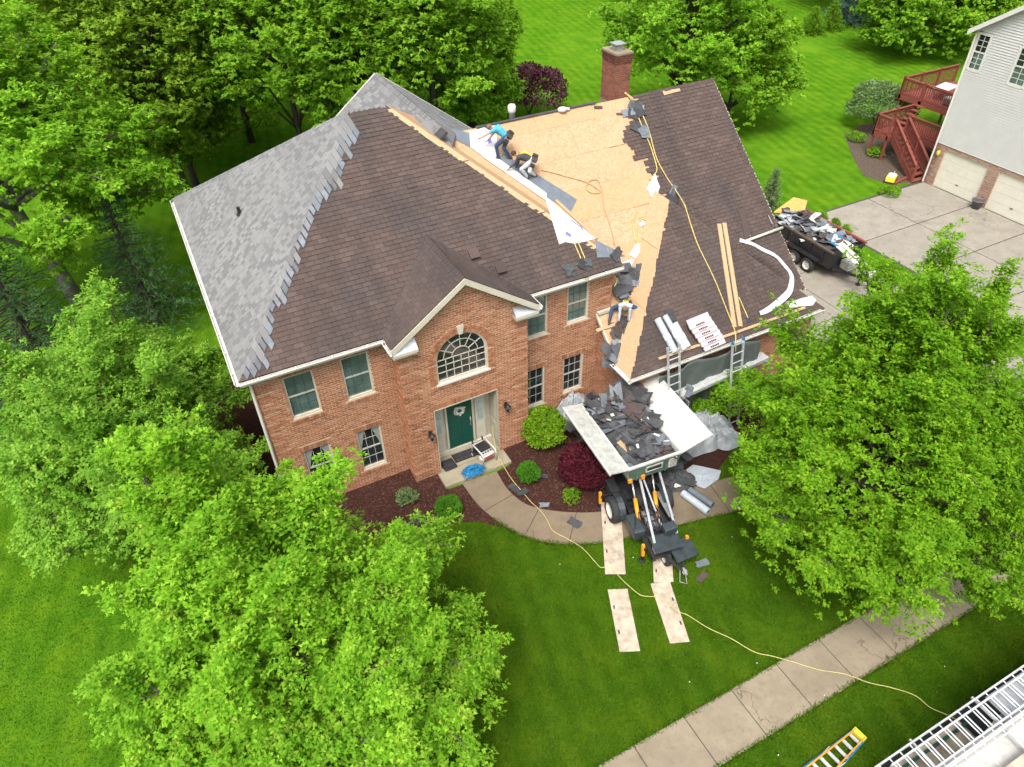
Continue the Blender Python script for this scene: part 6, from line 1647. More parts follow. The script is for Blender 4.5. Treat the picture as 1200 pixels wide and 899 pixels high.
for k in range(12):
    xs_ = RD.uniform(-0.3, 0.4)
    part('hose', 'blackmat', lambda mb: mb.tube(spline([C3(xs_, -1.3, 0.75), C3(xs_ + RD.uniform(-.2, .2), -0.7, 0.95), C3(RD.uniform(-.3, .3), 0.0, 0.8), C3(RD.uniform(-.3, .3), 0.6, 0.6)], 12), 0.016, 6), smooth=True)
# load of torn shingles: each piece its own thing
def bp(x, y, z):
    c, s = cos(BA), sin(BA); return Vector((10.9 + x * c - y * s, 12.0 + x * s + y * c, z))
part('load_bed', 'sh_back', lambda mb: mb.add([(-hw + 0.05, 0.06, ZT - 0.30), (hw - 0.05, 0.06, ZT - 0.34), (hw - 0.05, BLn - 0.06, ZT + 0.02), (-hw + 0.05, BLn - 0.06, ZT - 0.12), (0.2, 1.9, ZT + 0.06), (-hw + 0.06, 0.08, ZB + 0.05), (hw - 0.06, 0.08, ZB + 0.05), (hw - 0.06, BLn - 0.08, ZB + 0.05), (-hw + 0.06, BLn - 0.08, ZB + 0.05)], [(0, 1, 4), (1, 2, 4), (2, 3, 4), (3, 0, 4), (0, 5, 6, 1), (1, 6, 7, 2), (2, 7, 8, 3), (3, 8, 5, 0)]))
for i in range(95):
    x = RD.uniform(-hw + 0.25, hw - 0.2); y = RD.uniform(0.25, BLn - 0.2)
    hz = ZT - 0.26 + 0.26 * (y / BLn) + 0.16 * max(0, 1 - abs(x - 0.2)) + RD.uniform(0, 0.12)
    m = RD.choice(('sh_back', 'sh_back', 'sh_back', 'sh_old', 'sh_back', 'sh_back', 'sh_strip'))
    scrap(None, bp(x, y, hz), RD.uniform(0.25, 0.5), RD.uniform(0.4, 0.95), RD.uniform(0, 6.3), (RD.uniform(-.22, .22), RD.uniform(-.22, .22)), m, RD, label='torn shingle piece heaped in the raised dump bin', cat='debris', group='shingle scraps in the bin')
for i in range(44):                                             # pile sliding over the right panel, against the eave
    t = RD.random(); x = hw - 0.5 + RD.uniform(-0.35, 0.75) * (0.4 + 0.6 * t); y = 1.6 + t * 1.75
    hz = ZT + 0.10 + 0.22 * t + max(0, x - hw) * 0.38 + RD.uniform(0, 0.10)
    scrap(None, bp(x, y, hz), RD.uniform(0.3, 0.5), RD.uniform(0.4, 0.9), RD.uniform(-0.7, 0.9), (RD.uniform(-.15, .25), RD.uniform(-.35, .1)), RD.choice(('sh_back', 'sh_back', 'sh_strip', 'sh_old')), RD, label='torn shingle piece sliding onto the white bin panel', cat='debris', group='shingle scraps on the bin panel')
for i in range(9):
    x = RD.uniform(-hw + 0.3, hw); y = RD.uniform(0.5, 3.0)
    mb = MB(); c = bp(x, y, ZT + 0.10 + 0.12 * (y / 3)); a = RD.uniform(0, 3.1); L = RD.uniform(0.06, 0.2)
    mb.beam(c, c + Vector((cos(a) * L, sin(a) * L, RD.uniform(-.05, .08))), RD.uniform(0.05, 0.12), 0.012); tag(mb.build('white_scrap', M['white']), 'small white scrap lying on the torn shingles in the bin', 'debris', 'white scraps in the bin')
for (x, y, L, w, a, m) in ((0.45, 0.75, 0.95, 0.34, -0.45, 'membrane'), (-0.05, 0.5, 0.95, 0.3, 1.9, 'sh_old'), (0.35, 0.28, 0.8, 0.22, 0.1, 'sh_old'), (-0.55, 1.0, 0.5, 0.2, 1.7, 'lumber')):
    c = bp(x, y, ZT - 0.02); mb = MB(); d = Vector((cos(a), sin(a), 0.04)) * L / 2
    mb.beam(c - d, c + d, w, 0.03); tag(mb.build('board_scrap', M[m]), {'membrane': 'dark flashing board lying near the front rim of the bin', 'sh_old': 'brown shingle strip lying by the front rim of the bin', 'lumber': 'short pale board among the shingles in the bin'}[m], 'debris', 'boards in the bin' if m == 'sh_old' else None)
mb = MB(); c = bp(0.45, 0.75, ZT + 0.015); d = Vector((cos(-0.45), sin(-0.45), 0.04)) * 0.44; mb.beam(c - d, c + d, 0.03, 0.035); tag(mb.build('white_lath', M['white']), 'thin white lath lying on the dark flashing board in the bin', 'lath')

# ------------------------------------------------------------------ plywood track boards
for i, (a, b, c, d, lab) in enumerate((((705, 617), (728, 627), (733, 674), (709, 674), 'dirty plywood board under the left wheel of the dump lift'), ((712, 692), (735, 691), (750, 764), (726, 765), 'dirty plywood board on the grass below the wheel board'), ((762, 685), (785, 683), (808, 753), (785, 755), 'stained plywood board crossed by the yellow cord'), ((764, 640), (786, 640), (789, 683), (766, 684), 'short plywood board under the small wheel of the dump lift'))):
    q = [gz(*p) for p in (a, b, c, d)]
    z0 = 0.036 if i in (0, 3) else 0.03
    t = thing('track_board', lab, 'board', ((q[0].x + q[2].x) / 2, (q[0].y + q[2].y) / 2, z0), group='plywood track boards')
    if i == 0: q[0] = gz(704, 590); q[1] = gz(727, 590)
    mb = MB(); mb.prism([(p[0], p[1], z0) for p in ccw([(p.x, p.y) for p in q])], (0, 0, 0.02)); mb.build('sheet', M['ply'], t)
    for k in (0.3, 0.7):
        m_ = q[0].lerp(q[3], k).lerp(q[1].lerp(q[2], k), 0.15 if i != 2 else 0.85); d_ = (q[3] - q[0]).normalized() * 0.06
        mb = MB(); mb.beam(Vector((m_.x, m_.y, z0 + 0.021)) - d_, Vector((m_.x, m_.y, z0 + 0.021)) + d_, 0.045, 0.003); mb.build('hand_hole', M['blackmat'], t)

# ------------------------------------------------------------------ dump trailer on the driveway
tr_ = thing('dump_trailer', 'black dump trailer full of roofing waste on the driveway', 'trailer', (27.1, 21.2, 0.024))
def tp(name, mat, fn, par=None, **k):
    mb = MB(); fn(mb); return mb.build(name, M[mat], par or tr_, local=True, **k)
tp('bed_floor', 'black', lambda mb: mb.box(-1.0, 1.0, -2.0, 2.1, 0.62, 0.72))
for s in (-1, 1):
    tp('bed_side', 'black', lambda mb: mb.box(s * 1.02 - 0.03, s * 1.02 + 0.03, -2.0, 2.1, 0.63, 1.38))
    tp('top_rail', 'deck_red' if s > 0 else 'soil', lambda mb: mb.box(s * 1.03 - 0.06, s * 1.03 + 0.06, -2.03, 2.13, 1.382, 1.47))
    for y in (-1.5, -0.75, 0, 0.75, 1.5): tp('stake', 'black', lambda mb: mb.box(s * 1.08 - 0.028, s * 1.08 + 0.03, y - 0.04, y + 0.04, 0.64, 1.38))
    tp('mudguard', 'black', lambda mb: mb.box(s * 1.2 - 0.13, s * 1.2 + 0.13, -1.5, 0.5, 0.80, 0.84))
    for y in (-0.95, -0.08): wheel(tr_, (s * 1.20, y, 0.36), 0.36, 0.22, (s, 0, 0))
for k in range(7): tp('reflector', 'red' if k % 2 else 'white', lambda mb: mb.box(-1.064, -1.051, -0.6 + k * 0.32, -0.3 + k * 0.32, 0.74, 0.80))
tp('front_wall', 'black', lambda mb: mb.box(-0.985, 0.985, -2.0, -1.94, 0.721, 1.38)); tp('tailgate', 'black', lambda mb: mb.box(-0.985, 0.985, 2.04, 2.1, 0.721, 1.38))
tp('frame_rail', 'black', lambda mb: mb.box(-0.55, -0.45, -2.0, 2.0, 0.45, 0.62)); tp('frame_rail', 'black', lambda mb: mb.box(0.45, 0.55, -2.0, 2.0, 0.45, 0.62))
for s in (-1, 1): tp('tongue_beam', 'black', lambda mb: mb.beam((s * 0.7, -1.95, 0.52), (0, -3.35, 0.5), 0.09, 0.12))
tp('coupler', 'black', lambda mb: mb.beam((0, -3.25, 0.5), (0, -3.6, 0.5), 0.12, 0.12)); tp('jack', 'black', lambda mb: [mb.tube([(0.0, -3.0, 0.0), (0.0, -3.0, 0.95)], 0.04, 10), mb.lathe([(0.12, 0), (0.12, 0.03)], (0, -3.0, 0.0), n=10)])
tp('tongue_box', 'bin_grey', lambda mb: mb.box(-0.42, 0.42, -2.55, -2.06, 0.56, 0.98), bevel=0.03)
TO = Vector((27.1, 21.2, 0.024))
tp('load_bed', 'sh_back', lambda mb: mb.add([(-0.98, -1.9, 1.15), (0.98, -1.9, 1.15), (0.98, 2.0, 1.35), (-0.98, 2.0, 1.3), (0, -0.6, 1.4), (0, 1.3, 1.55)], [(0, 1, 4), (1, 2, 5, 4), (2, 3, 5), (3, 0, 4, 5)]))
for i in range(70):
    x = RD.uniform(-0.85, 0.85); y = RD.uniform(-1.7, 1.9); hz = 1.28 + 0.22 * (1 - abs(x)) + 0.12 * (y / 2) + RD.uniform(0, 0.14)
    m = RD.choice(('sh_back', 'sh_strip', 'sh_strip', 'tarp_light', 'white', 'sh_back', 'sh_old'))
    scrap(None, TO + Vector((x, y, hz)), RD.uniform(0.2, 0.45), RD.uniform(0.35, 0.8), RD.uniform(0, 6.3), (RD.uniform(-.4, .4), RD.uniform(-.4, .4)), m, RD, label='crumpled scrap heaped in the black dump trailer', cat='debris', group='scraps in the dump trailer')
for i, (x, y, L, a, m, lab) in enumerate(((0.3, -1.2, 0.7, 0.4, 'blue', 'bright blue plastic scrap in the dump trailer beside the long boards'), (-0.5, -1.55, 0.4, 0.2, 'blue', 'small blue scrap at the front corner of the dump trailer'), (0.55, 0.1, 0.35, 1.2, 'pink', 'pink wrapper scrap near the far rail of the dump trailer'))):
    scrap(None, TO + Vector((x, y, 1.52)), 0.2, L, a, (0.2, 0.2), m, RD, label=lab, cat='debris')
a, b = gz(984, 287, 1.75), gz(1022, 321, 1.45)
for k in (-1, 1):
    mb = MB(); o = Vector((k * 0.13, 0.03 * k, 0.02 * k)); mb.beam(a + o, b + o, 0.22, 0.035); tag(mb.build('white_plank', M['white']), 'long white plank sticking out of the dump trailer', 'plank', 'white planks in the dump trailer')
q = [gz(930, 232, 1.95), gz(946, 236, 1.95), gz(942, 250, 1.5), gz(907, 249, 1.5)]
mb = MB(); mb.prism(q, (0.02, 0.02, 0.03)); tag(mb.build('osb_sheet', M['osb_orange']), 'orange chipboard sheet leaning in the back of the dump trailer', 'board')

# ------------------------------------------------------------------ step ladder lying on the verge
a, b = gz(970, 895, 0.1), gz(1007, 861, 0.1); d = (b - a).normalized(); s_ = Vector((-d.y, d.x, 0))
a = b - d * 1.95
sl_ = thing('step_ladder', 'folded blue and orange step ladder lying on the grass verge', 'ladder', (b.x, b.y, 0.03))
for k, (o, m, z) in enumerate(((0.26, 'blue', 0.08), (-0.26, 'blue', 0.08), (0.21, 'orange', 0.17), (-0.21, 'orange', 0.17))):
    e = 0.86 if k < 2 else 0.8
    mb = MB(); mb.beam(b + s_ * o * 0.62 + Vector((0, 0, z - 0.1)), a + s_ * o * 1.1 + Vector((0, 0, z - 0.1)), 0.03, 0.075); mb.build('side_rail', M[m], sl_)
for i in range(7):
    t = (i + 0.7) / 7.4; c = b.lerp(a, t); w = 0.16 + 0.12 * t
    mb = MB(); mb.beam(c - s_ * w + Vector((0, 0, 0.0)), c + s_ * w + Vector((0, 0, 0.0)), 0.085, 0.03); mb.build('step', M['alu'], sl_)
mb = MB(); c = b + d * 0.04; mb.obox(c - s_ * 0.17 - Vector((0, 0, 0.06)), s_ * 0.34, -d * 0.13, (0, 0, 0.16)); mb.build('top_cap', M['yellow'], sl_, bevel=0.015)
for k in (-1, 1): mb = MB(); mb.beam(b.lerp(a, 0.45) + s_ * k * 0.23 + Vector((0, 0, .06)), b.lerp(a, 0.62) + s_ * k * 0.2 + Vector((0, 0, .08)), 0.02, 0.02); mb.build('spreader', M['alu'], sl_)

# ------------------------------------------------------------------ truck with ladder rack (only its corner shows)
tk = thing('work_truck', 'white box truck with ladder rack parked on the road', 'truck', (14.2, 1.0, 0.014))
def kp(name, mat, fn, par=None, **k):
    mb = MB(); fn(mb); return mb.build(name, M[mat], par or tk, **k)
def body_(mb):
    mb.box(10.2, 18.6, -0.6, 1.78, 0.55, 2.05)
bd = kp('truck_body', 'white', body_, bevel=0.06)
kp('roof_panel', 'bin_white', lambda mb: mb.box(10.3, 18.5, -0.5, 1.7, 2.052, 2.08), bevel=0.01)
for k in range(7): kp('roof_rib', 'white', lambda mb: mb.box(10.8 + k * 1.15, 10.86 + k * 1.15, -0.48, 1.68, 2.081, 2.10))
kp('side_stripe', 'door_green', lambda mb: mb.box(10.25, 13.2, 1.781, 1.79, 1.5, 1.75))
kp('side_deck', 'ply', lambda mb: mb.box(9.9, 13.1, 1.80, 2.45, 0.62, 0.68)); kp('green_rail', 'door_green', lambda mb: mb.box(9.9, 13.15, 2.25, 2.31, 0.69, 0.82))
for y in (0.35, 1.45):
    for x in (11.3, 17.2): wheel(tk, (x, y - 0.75 if y < 1 else y + 0.2, 0.40), 0.40, 0.25, (0, -1 if y < 1 else 1, 0), local=False)
kp('chassis', 'black', lambda mb: mb.box(10.3, 18.4, 0.35, 1.3, 0.35, 0.548))
for x in (10.6, 12.6, 14.6, 16.6, 18.3):
    kp('rack_post', 'alu', lambda mb: mb.beam((x, 1.82, 0.7), (x, 1.82, 2.32), 0.05, 0.05, (1, 0, 0))); kp('rack_bar', 'alu', lambda mb: mb.box(x - 0.025, x + 0.025, 0.1, 2.42, 2.30, 2.35))
kp('rack_tray', 'steel', lambda mb: mb.box(12.9, 18.3, 1.72, 2.28, 2.265, 2.295))
kp('tie_down', 'steel', lambda mb: mb.box(12.9, 13.4, 1.64, 1.9, 2.0, 2.04))
def ext_ladder(y0, y1, z, x0, x1, lab):
    t = thing('extension_ladder', lab, 'ladder', (x0, (y0 + y1) / 2, z), group='ladders on the truck rack')
    for y in (y0, y1): mb = MB(); mb.box(x0, x1, y - 0.018, y + 0.018, z, z + 0.085); mb.build('side_rail', M['alu'], t)
    n = int((x1 - x0) / 0.305)
    for i in range(n): mb = MB(); xx = x0 + 0.15 + i * 0.305; mb.tube([(xx, y0 + 0.019, z + 0.045), (xx, y1 - 0.019, z + 0.045)], 0.018, 6); mb.build('rung', M['alu'], t)
ext_ladder(1.66, 2.34, 2.352, 9.4, 18.4, 'wide aluminium ladder lying underneath on the truck rack')
ext_ladder(1.74, 2.20, 2.442, 9.72, 18.0, 'narrower aluminium ladder lying on top on the truck rack')
ext_ladder(1.52, 1.62, 2.352, 10.2, 17.5, 'slim aluminium ladder section beside the wide one on the truck rack')
for k, (y, m) in enumerate(((0.95, 'ply'), (0.62, 'bin_white'))):
    mb = MB(); mb.box(10.4, 17.0, y - 0.14, y + 0.14, 2.351, 2.40); t = tag(mb.build('scaffold_plank', M[m]), ('dirty wooden scaffold plank on the truck rack', 'white walk plank on the truck rack')[k], 'plank')
mb = MB(); mb.ball((14.9, 0.62, 2.45), (0.12, 0.1, 0.06)); tag(mb.build('strap_bundle', M['deck_red'], smooth=True), 'dark red strap bundle lying on the white walk plank', 'strap')
# ------------------------------------------------------------------ roofing goods and litter on the roof
def lay(name, px, on, n, mat, thick=0.008, lift=0.012, label=None, cat=None, group=None, parent=None):
    """flat sheet lying on a roof plane, outline given in photo pixels"""
    P = [on(*p) + n * lift for p in px]
    mb = MB(); mb.prism(P, n * thick); o = mb.build(name, M[mat], parent)
    if parent is None: tag(o, label, cat, group)
    return o
def path_tube(name, pts, r, mat, label, cat, n=6, group=None, smp=6):
    P = spline(pts, max(8, len(pts) * smp)); mb = MB(); mb.tube(P, r, n); return tag(mb.build(name, M[mat], smooth=True), label, cat, group)
lay('membrane_strip', [(583, 186), (590, 180), (676, 234), (669, 248), (622, 221)], on_s, N_S, 'membrane', label='long blue grey membrane strip laid beside the bare hip', cat='membrane')
lay('membrane_strip', [(531, 151), (552, 157), (551, 173), (528, 161)], on_s, N_S, 'membrane', lift=0.02, label='short dark membrane piece above the white underlayment', cat='membrane')
ul = lay('underlayment_sheet', [(550, 155), (567, 150), (582, 160), (583, 184), (566, 184), (551, 173)], on_s, N_S, 'underlay', lift=0.03, label='white underlayment sheet under the hand of the worker in blue', cat='underlayment')
lay('underlayment_strip', [(565, 184), (575, 180), (640, 227), (640, 236)], on_s, N_S, 'underlay', lift=0.035, label='narrow white underlayment strip along the bare hip', cat='underlayment')
us = lay('underlayment_sheet', [(637, 229), (643, 247), (655, 287), (662, 284), (672, 286), (684, 284), (697, 280)], on_f, N_F, 'underlay', lift=0.03, label='white printed underlayment sheet at the lower end of the bare hip', cat='underlayment')
for q in ([(661.5, 275), (663.5, 271.5), (669.5, 275.5), (668, 279)], [(668, 259), (669, 258), (682, 267), (681, 268.2)], [(680, 268.5), (681, 267.2), (684, 269.6), (683, 271)], [(571, 163), (575, 162), (576, 168), (572, 169)]):
    lay('print_mark', q, on_f if q[0][0] > 600 else on_s, N_F if q[0][0] > 600 else N_S, 'ink', 0.002, 0.0385, parent=us if q[0][0] > 600 else ul)
for q in ([(697, 281), (699.5, 302), (715, 302), (710, 288)], [(710.5, 288), (715.5, 302), (733, 301), (720, 293)]):
    lay('membrane_sheet', q, on_f, N_F, 'membrane', lift=0.02, label='blue grey membrane panel at the stripped corner of the main eave', cat='membrane', group='membrane panels at the eave corner')
lay('lumber_strip', [(650, 236), (652, 234), (701, 279), (698, 281)], on_s, N_S, 'lumber', lift=0.02, thick=0.03, label='bare lumber strip along the lower right hip', cat='lumber')
# roofing shovels
for a, b, lab in (((671, 283), (681, 305), 'yellow handled roofing shovel lying on the brown slope, nearer the arched entry'), ((676, 283), (687, 308), 'yellow handled roofing shovel lying beside another, nearer the membrane corner')):
    A, B = on_f(*a) + N_F * 0.06, on_f(*b) + N_F * 0.03; d = (B - A).normalized(); sd = d.cross(N_F)
    t = thing('roofing_shovel', lab, 'shovel', B)
    mb = MB(); mb.tube([A, B], 0.02, 8); mb.build('handle', M['rope'], t)
    mb = MB(); mb.prism([B - sd * 0.10, B + sd * 0.10, B + sd * 0.12 + d * 0.24 - N_F * 0.015, B - sd * 0.12 + d * 0.24 - N_F * 0.015], N_F * 0.012); mb.build('blade', M['steelblue'], t)
def strew(px, on, n, k, rad, lab, grp, mats=('sh_back',), seed=1, size=(0.2, 0.5)):
    r_ = random.Random(seed)
    for i in range(k):
        c = on(px[0] + r_.uniform(-rad, rad), px[1] + r_.uniform(-rad, rad)) + n * (0.03 + 0.02 * r_.random() + 0.012 * i)
        scrap(None, c, r_.uniform(*size) * 0.6, r_.uniform(*size), r_.uniform(0, 6.3), (0, 0), r_.choice(mats), r_, bend=r_.uniform(-0.1, 0.12), label=lab, cat='debris', group=grp, nrm=n)
strew((664, 318), on_f, N_F, 4, 5, 'dark shingle scrap lying above the eave between the right windows', 'scraps at the main eave', seed=2)
strew((686, 310), on_f, N_F, 4, 5, 'dark shingle scrap lying by the shovel blades', 'scraps by the shovels', seed=3)
strew((725, 300), on_f, N_F, 3, 4, 'dark scrap at the corner of the main eave', 'scraps at the eave corner', seed=4)
strew((740, 128), on_s, N_S, 7, 7, 'loose dark shingle bundle piece at the top of the torn edge', 'scraps at the top of the torn edge', ('sh_back', 'sh_strip', 'sh_old'), 5, (0.3, 0.7))
strew((752, 153), on_s, N_S, 5, 6, 'loose grey shingle piece halfway along the torn edge', 'scraps along the torn edge', ('sh_back', 'sh_strip'), 6, (0.3, 0.7))
strew((790, 228), on_s, N_S, 4, 6, 'greenish loose shingle near the top of the wing hip', 'scraps above the wing hip', ('sh_strip', 'sh_back'), 7, (0.3, 0.7))
for q, lab in (((696, 126), 'short dark stick on the bare deck near the ridge, closest to the vent pipe'), ((722, 134), 'short dark stick on the bare deck below the chimney')):
    c = on_s(*q) + N_S * 0.02; mb = MB(); mb.beam(c, c + Vector((0.33, -0.05, -0.04)), 0.09, 0.02, N_S); tag(mb.build('shingle_stick', M['sh_old']), lab, 'debris')
# ridge boards left along the stripped ridge
mb = MB(); mb.beam((10.3, SRY + 0.02, SRZ + 0.03), (15.2, SRY + 0.02, SRZ + 0.03), 0.14, 0.03); tag(mb.build('ridge_strip', M['sh_back']), 'dark strip of old ridge caps along the bare wing ridge', 'roofing')
c = on_s(659, 131); mb = MB(); mb.ball(c + Vector((0, 0, 0.08)), (0.2, 0.16, 0.1)); mb.ball(c + Vector((0.2, 0.02, 0.05)), (0.14, 0.1, 0.06)); tag(mb.build('cloth_bundle', M['pink'], smooth=True), 'pale pink cloth bundle left on the wing ridge', 'cloth')
lay('shingle_scrap', [(776, 107), (796, 104), (797, 107), (778, 112)], on_s, N_S, 'osb', lift=0.02, label='bare wooden patch showing near the right end of the wing ridge', cat='board')
# white torn plastic on the bare deck
def crumple(name, px, on, n, h, mat, label, cat, seed, k=10, group=None):
    """crumpled sheet: jittered fan over an outline"""
    r_ = random.Random(seed); P = [on(*p) for p in px]; c = sum(P, Vector()) / len(P); m = len(P)
    V = []; F = []; rings = 4
    for i in range(rings + 1):
        t = i / rings
        for j in range(m * 3):
            a = P[j // 3].lerp(P[(j // 3 + 1) % m], (j % 3) / 3); q = c.lerp(a, t)
            V.append(q + n * (0.015 + (h * r_.uniform(0.25, 1.0) * (1 - 0.75 * t) if i else h)))
    w = m * 3
    for i in range(rings):
        for j in range(w): F.append((i * w + j, i * w + (j + 1) % w, (i + 1) * w + (j + 1) % w, (i + 1) * w + j))
    b = len(V); V += [V[rings * w + j] - n * 0.02 for j in range(w)]
    for j in range(w): F.append((rings * w + j, rings * w + (j + 1) % w, b + (j + 1) % w, b + j))
    mb = MB(); mb.add(V, F); return tag(mb.build(name, M[mat]), label, cat, group)
crumple('torn_plastic', [(757, 222), (763, 210), (768, 204), (770, 213), (773, 219), (769, 231), (763, 231), (760, 225)], on_s, N_S, 0.10, 'underlay', 'white torn plastic lying at the edge of the bare deck', 'plastic', 1)
crumple('torn_plastic', [(737, 299), (744, 287), (755, 283), (753, 296), (744, 303)], on_s, N_S, 0.12, 'underlay', 'white torn plastic lying below the coil of yellow rope', 'plastic', 2)
crumple('torn_plastic', [(748, 263), (753, 258), (756, 263), (751, 266)], on_s, N_S, 0.06, 'underlay', 'small white paper scrap beside the yellow rope on the deck', 'paper', 3)
crumple('torn_plastic', [(723, 311), (733, 306), (744, 304), (740, 312), (728, 316)], on_s, N_S, 0.14, 'underlay', 'white plastic scrap by the stripped eave corner', 'plastic', 4)
crumple('white_bucket_lid', [(727, 323), (733, 317), (741, 320), (741, 326), (733, 330)], on_s, N_S, 0.16, 'white', 'white rounded cover lying above the crouching worker', 'cover', 5)
# hose and ropes
def sp(pts, on, n, l=0.03): return [on(*p) + n * l for p in pts]
path_tube('air_hose', sp([(634, 200), (648, 203), (665, 208), (684, 213), (700, 222), (703, 226), (694, 227), (687, 222), (690, 213), (700, 212), (705, 225), (708, 245), (716, 270), (720, 288)], on_s, N_S), 0.014, 'hose_brown', 'thin tan air hose looped over the bare chipboard deck', 'hose')
path_tube('safety_rope', sp([(732, 109), (742, 122), (750, 145), (760, 168), (766, 186), (769, 200), (764, 208), (762, 214)], on_s, N_S, 0.05), 0.022, 'rope', 'shorter yellow safety rope hanging from the wing ridge beside the long one', 'rope')
path_tube('safety_rope', sp([(731, 110), (740, 116), (748, 128), (759, 152), (768, 185), (780, 208), (791, 224)], on_s, N_S, 0.06) + sp([(801, 240), (805, 252), (810, 268), (818, 290), (836, 327), (850, 362), (860, 388)], on_h, N_H, 0.05) + [gy(862, 402, 14.55), gy(862, 412, 14.5)], 0.022, 'rope', 'long yellow safety rope running over the wing hip to the ladder', 'rope')
path_tube('rope_coil', sp([(745, 248), (741, 262), (744, 280), (750, 288), (756, 272), (760, 262), (752, 257), (747, 266), (748, 283), (742, 296)], on_s, N_S, 0.03), 0.018, 'rope', 'loose coil of yellow rope on the bare deck above the crouching worker', 'rope')
path_tube('rope_tail', [ony_ for ony_ in (gy(721, 314, 17.2), gy(719, 322, 17.15), gy(723, 328, 17.15), gy(720, 336, 17.1))], 0.02, 'rope', 'short yellow rope tail hanging over the brick corner', 'rope')
# lumber, rolls, bundles on the wing hip
for i, (a, b, lab) in enumerate((((842, 263), (860, 384), 'long pine board lying up the wing hip, left one of the pair'), ((848, 262), (867, 383), 'long pine board lying up the wing hip beside the other board'))):
    mb = MB(); A, B = on_h(*a) + N_H * 0.04, on_h(*b) + N_H * 0.04; mb.beam(A, B, 0.165, 0.038, N_H); tag(mb.build('pine_board', M['lumber']), lab, 'board')
A, B = on_h(771, 421), on_h(856, 390)
mb = MB(); mb.beam(on_h(771, 421) + N_H * 0.045, on_h(862, 390) + N_H * 0.045, 0.09, 0.07, N_H); tag(mb.build('toe_board', M['lumber']), 'pine toe board along the wing eave under the pink bundles', 'board')
mb = MB(); mb.beam(on_h(863, 389.6) + N_H * 0.045, on_h(942, 361) + N_H * 0.045, 0.09, 0.07, N_H); tag(mb.build('toe_board', M['lumber']), 'pine toe board along the wing eave under the white flashing', 'board')
A, B = on_h(865, 349) + N_H * 0.05, on_h(876, 373) + N_H * 0.03; t = thing('pry_bar', 'yellow handled ripping tool leaning beside the long pine boards', 'tool', B)
mb = MB(); mb.tube([A, B], 0.02, 8); mb.build('handle', M['rope'], t); mb = MB(); mb.beam(B, B + (B - A).normalized() * 0.16, 0.16, 0.02, N_H); mb.build('blade', M['steelblue'], t)
for i, (a, b, r, lab) in enumerate((((768, 375), (789, 414), 0.125, 'long pale underlayment roll on the wing hip, nearest the stripped edge'), ((777, 371), (800, 411), 0.105, 'long pale underlayment roll in the middle of three on the wing hip'), ((788, 380), (804, 408), 0.12, 'short pale blue roll beside the pink bundles'))):
    A, B = on_h(*a) + N_H * (r + 0.01), on_h(*b) + N_H * (r + 0.01); d = (B - A).normalized()
    t = thing('underlayment_roll', lab, 'roll', on_h(*b))
    mb = MB(); mb.tube([A, A.lerp(B, 0.5), B], r, 18); mb.build('roll', M['roll'], t, smooth=False)
    mb = MB(); mb.lathe([(r * 0.3, 0), (r * 0.3, 0.004)], B, d, 12); mb.build('core', M['blackmat'], t)
    mb = MB(); mb.lathe([(r + 0.004, -0.1), (r + 0.004, 0.1)], A.lerp(B, 0.55), d, 18); mb.build('wrapper_band', M['underlay'], t)
lay('shingle_scrap', [(777, 364), (787, 363), (792, 376), (783, 379)], on_h, N_H, 'sh_back', lift=0.05, label='dark shingle piece lying behind the underlayment rolls', cat='debris')
PK = [on_h(799, 378), on_h(826, 367)]; du = (PK[1] - PK[0]).normalized()
for i in range(6):
    o = on_h(799 + i * 4.2, 379 + i * 4.6); z0 = 0.06 * (6 - i) * 0.75 + 0.02
    t = thing('shingle_bundle', 'pink wrapped shingle bundle, ' + ('topmost' if i == 0 else 'lowest' if i == 5 else ('second', 'third', 'fourth', 'fifth')[i - 1]) + ' in the stepped stack on the wing hip', 'bundle', o + N_H * 0.02, group='pink shingle bundles')
    W_p = du * 0.92; H_p = -VH * 0.36
    mb = MB(); mb.obox(o + N_H * (z0 - 0.02), W_p, H_p, N_H * 0.075); mb.build('pack', M['pink'], t, bevel=0.015)
    mb = MB()
    for k in range(5): mb.obox(o + W_p * (0.28 + k * 0.085) + H_p * 0.72 + N_H * (z0 + 0.056), W_p * 0.065, H_p * 0.17, N_H * 0.004)
    for k in range(4): mb.obox(o + W_p * (0.30 + k * 0.09) + H_p * 1.0 + N_H * (z0 - 0.01), W_p * 0.075, H_p * 0.014, N_H * 0.05)
    tag(mb.build('print_mark', M['ink_black'], t), kind='stuff')
# white flashing band, pole, sheet
cen = [(866, 282), (884, 289), (902, 298), (917, 310), (926, 326), (924, 341), (912, 354), (898, 364), (889, 368)]
C_ = spline([on_h(*p) for p in cen], 34); mb = MB(); prv = None
for i, p in enumerate(C_):
    d = (C_[min(i + 1, 33)] - C_[max(i - 1, 0)]).normalized(); s_ = d.cross(N_H).normalized() * (0.075 + 0.05 * sin(pi * min(1, max(0, (i - 14) / 18.0))))
    h = N_H * (0.035 + 0.05 * sin(i * 0.5) ** 2)
    mb.v += [tuple(p - s_ + h), tuple(p + s_ + h * 1.4), tuple(p + s_ + h * 1.4 + N_H * 0.012), tuple(p - s_ + h + N_H * 0.012)]
    if i: 
        b = (i - 1) * 4; n_ = i * 4
        for u in range(4): mb.f.append((b + u, b + (u + 1) % 4, n_ + (u + 1) % 4, n_ + u)); mb.m.append(0)
mb.f += [(0, 1, 2, 3), (135, 134, 133, 132)]; mb.m += [0, 0]
tag(mb.build('flashing_band', M['underlay']), 'wide white flashing band curling down the wing hip', 'flashing')
mb = MB(); A, B = on_s(869, 285) + N_S * 0.1, on_s(915, 268) + N_S * 0.1; mb.tube([A, B], 0.055, 12); tag(mb.build('white_pole', M['cream'], smooth=True), 'cream pole lying across the brown slope at the gable edge', 'pole')
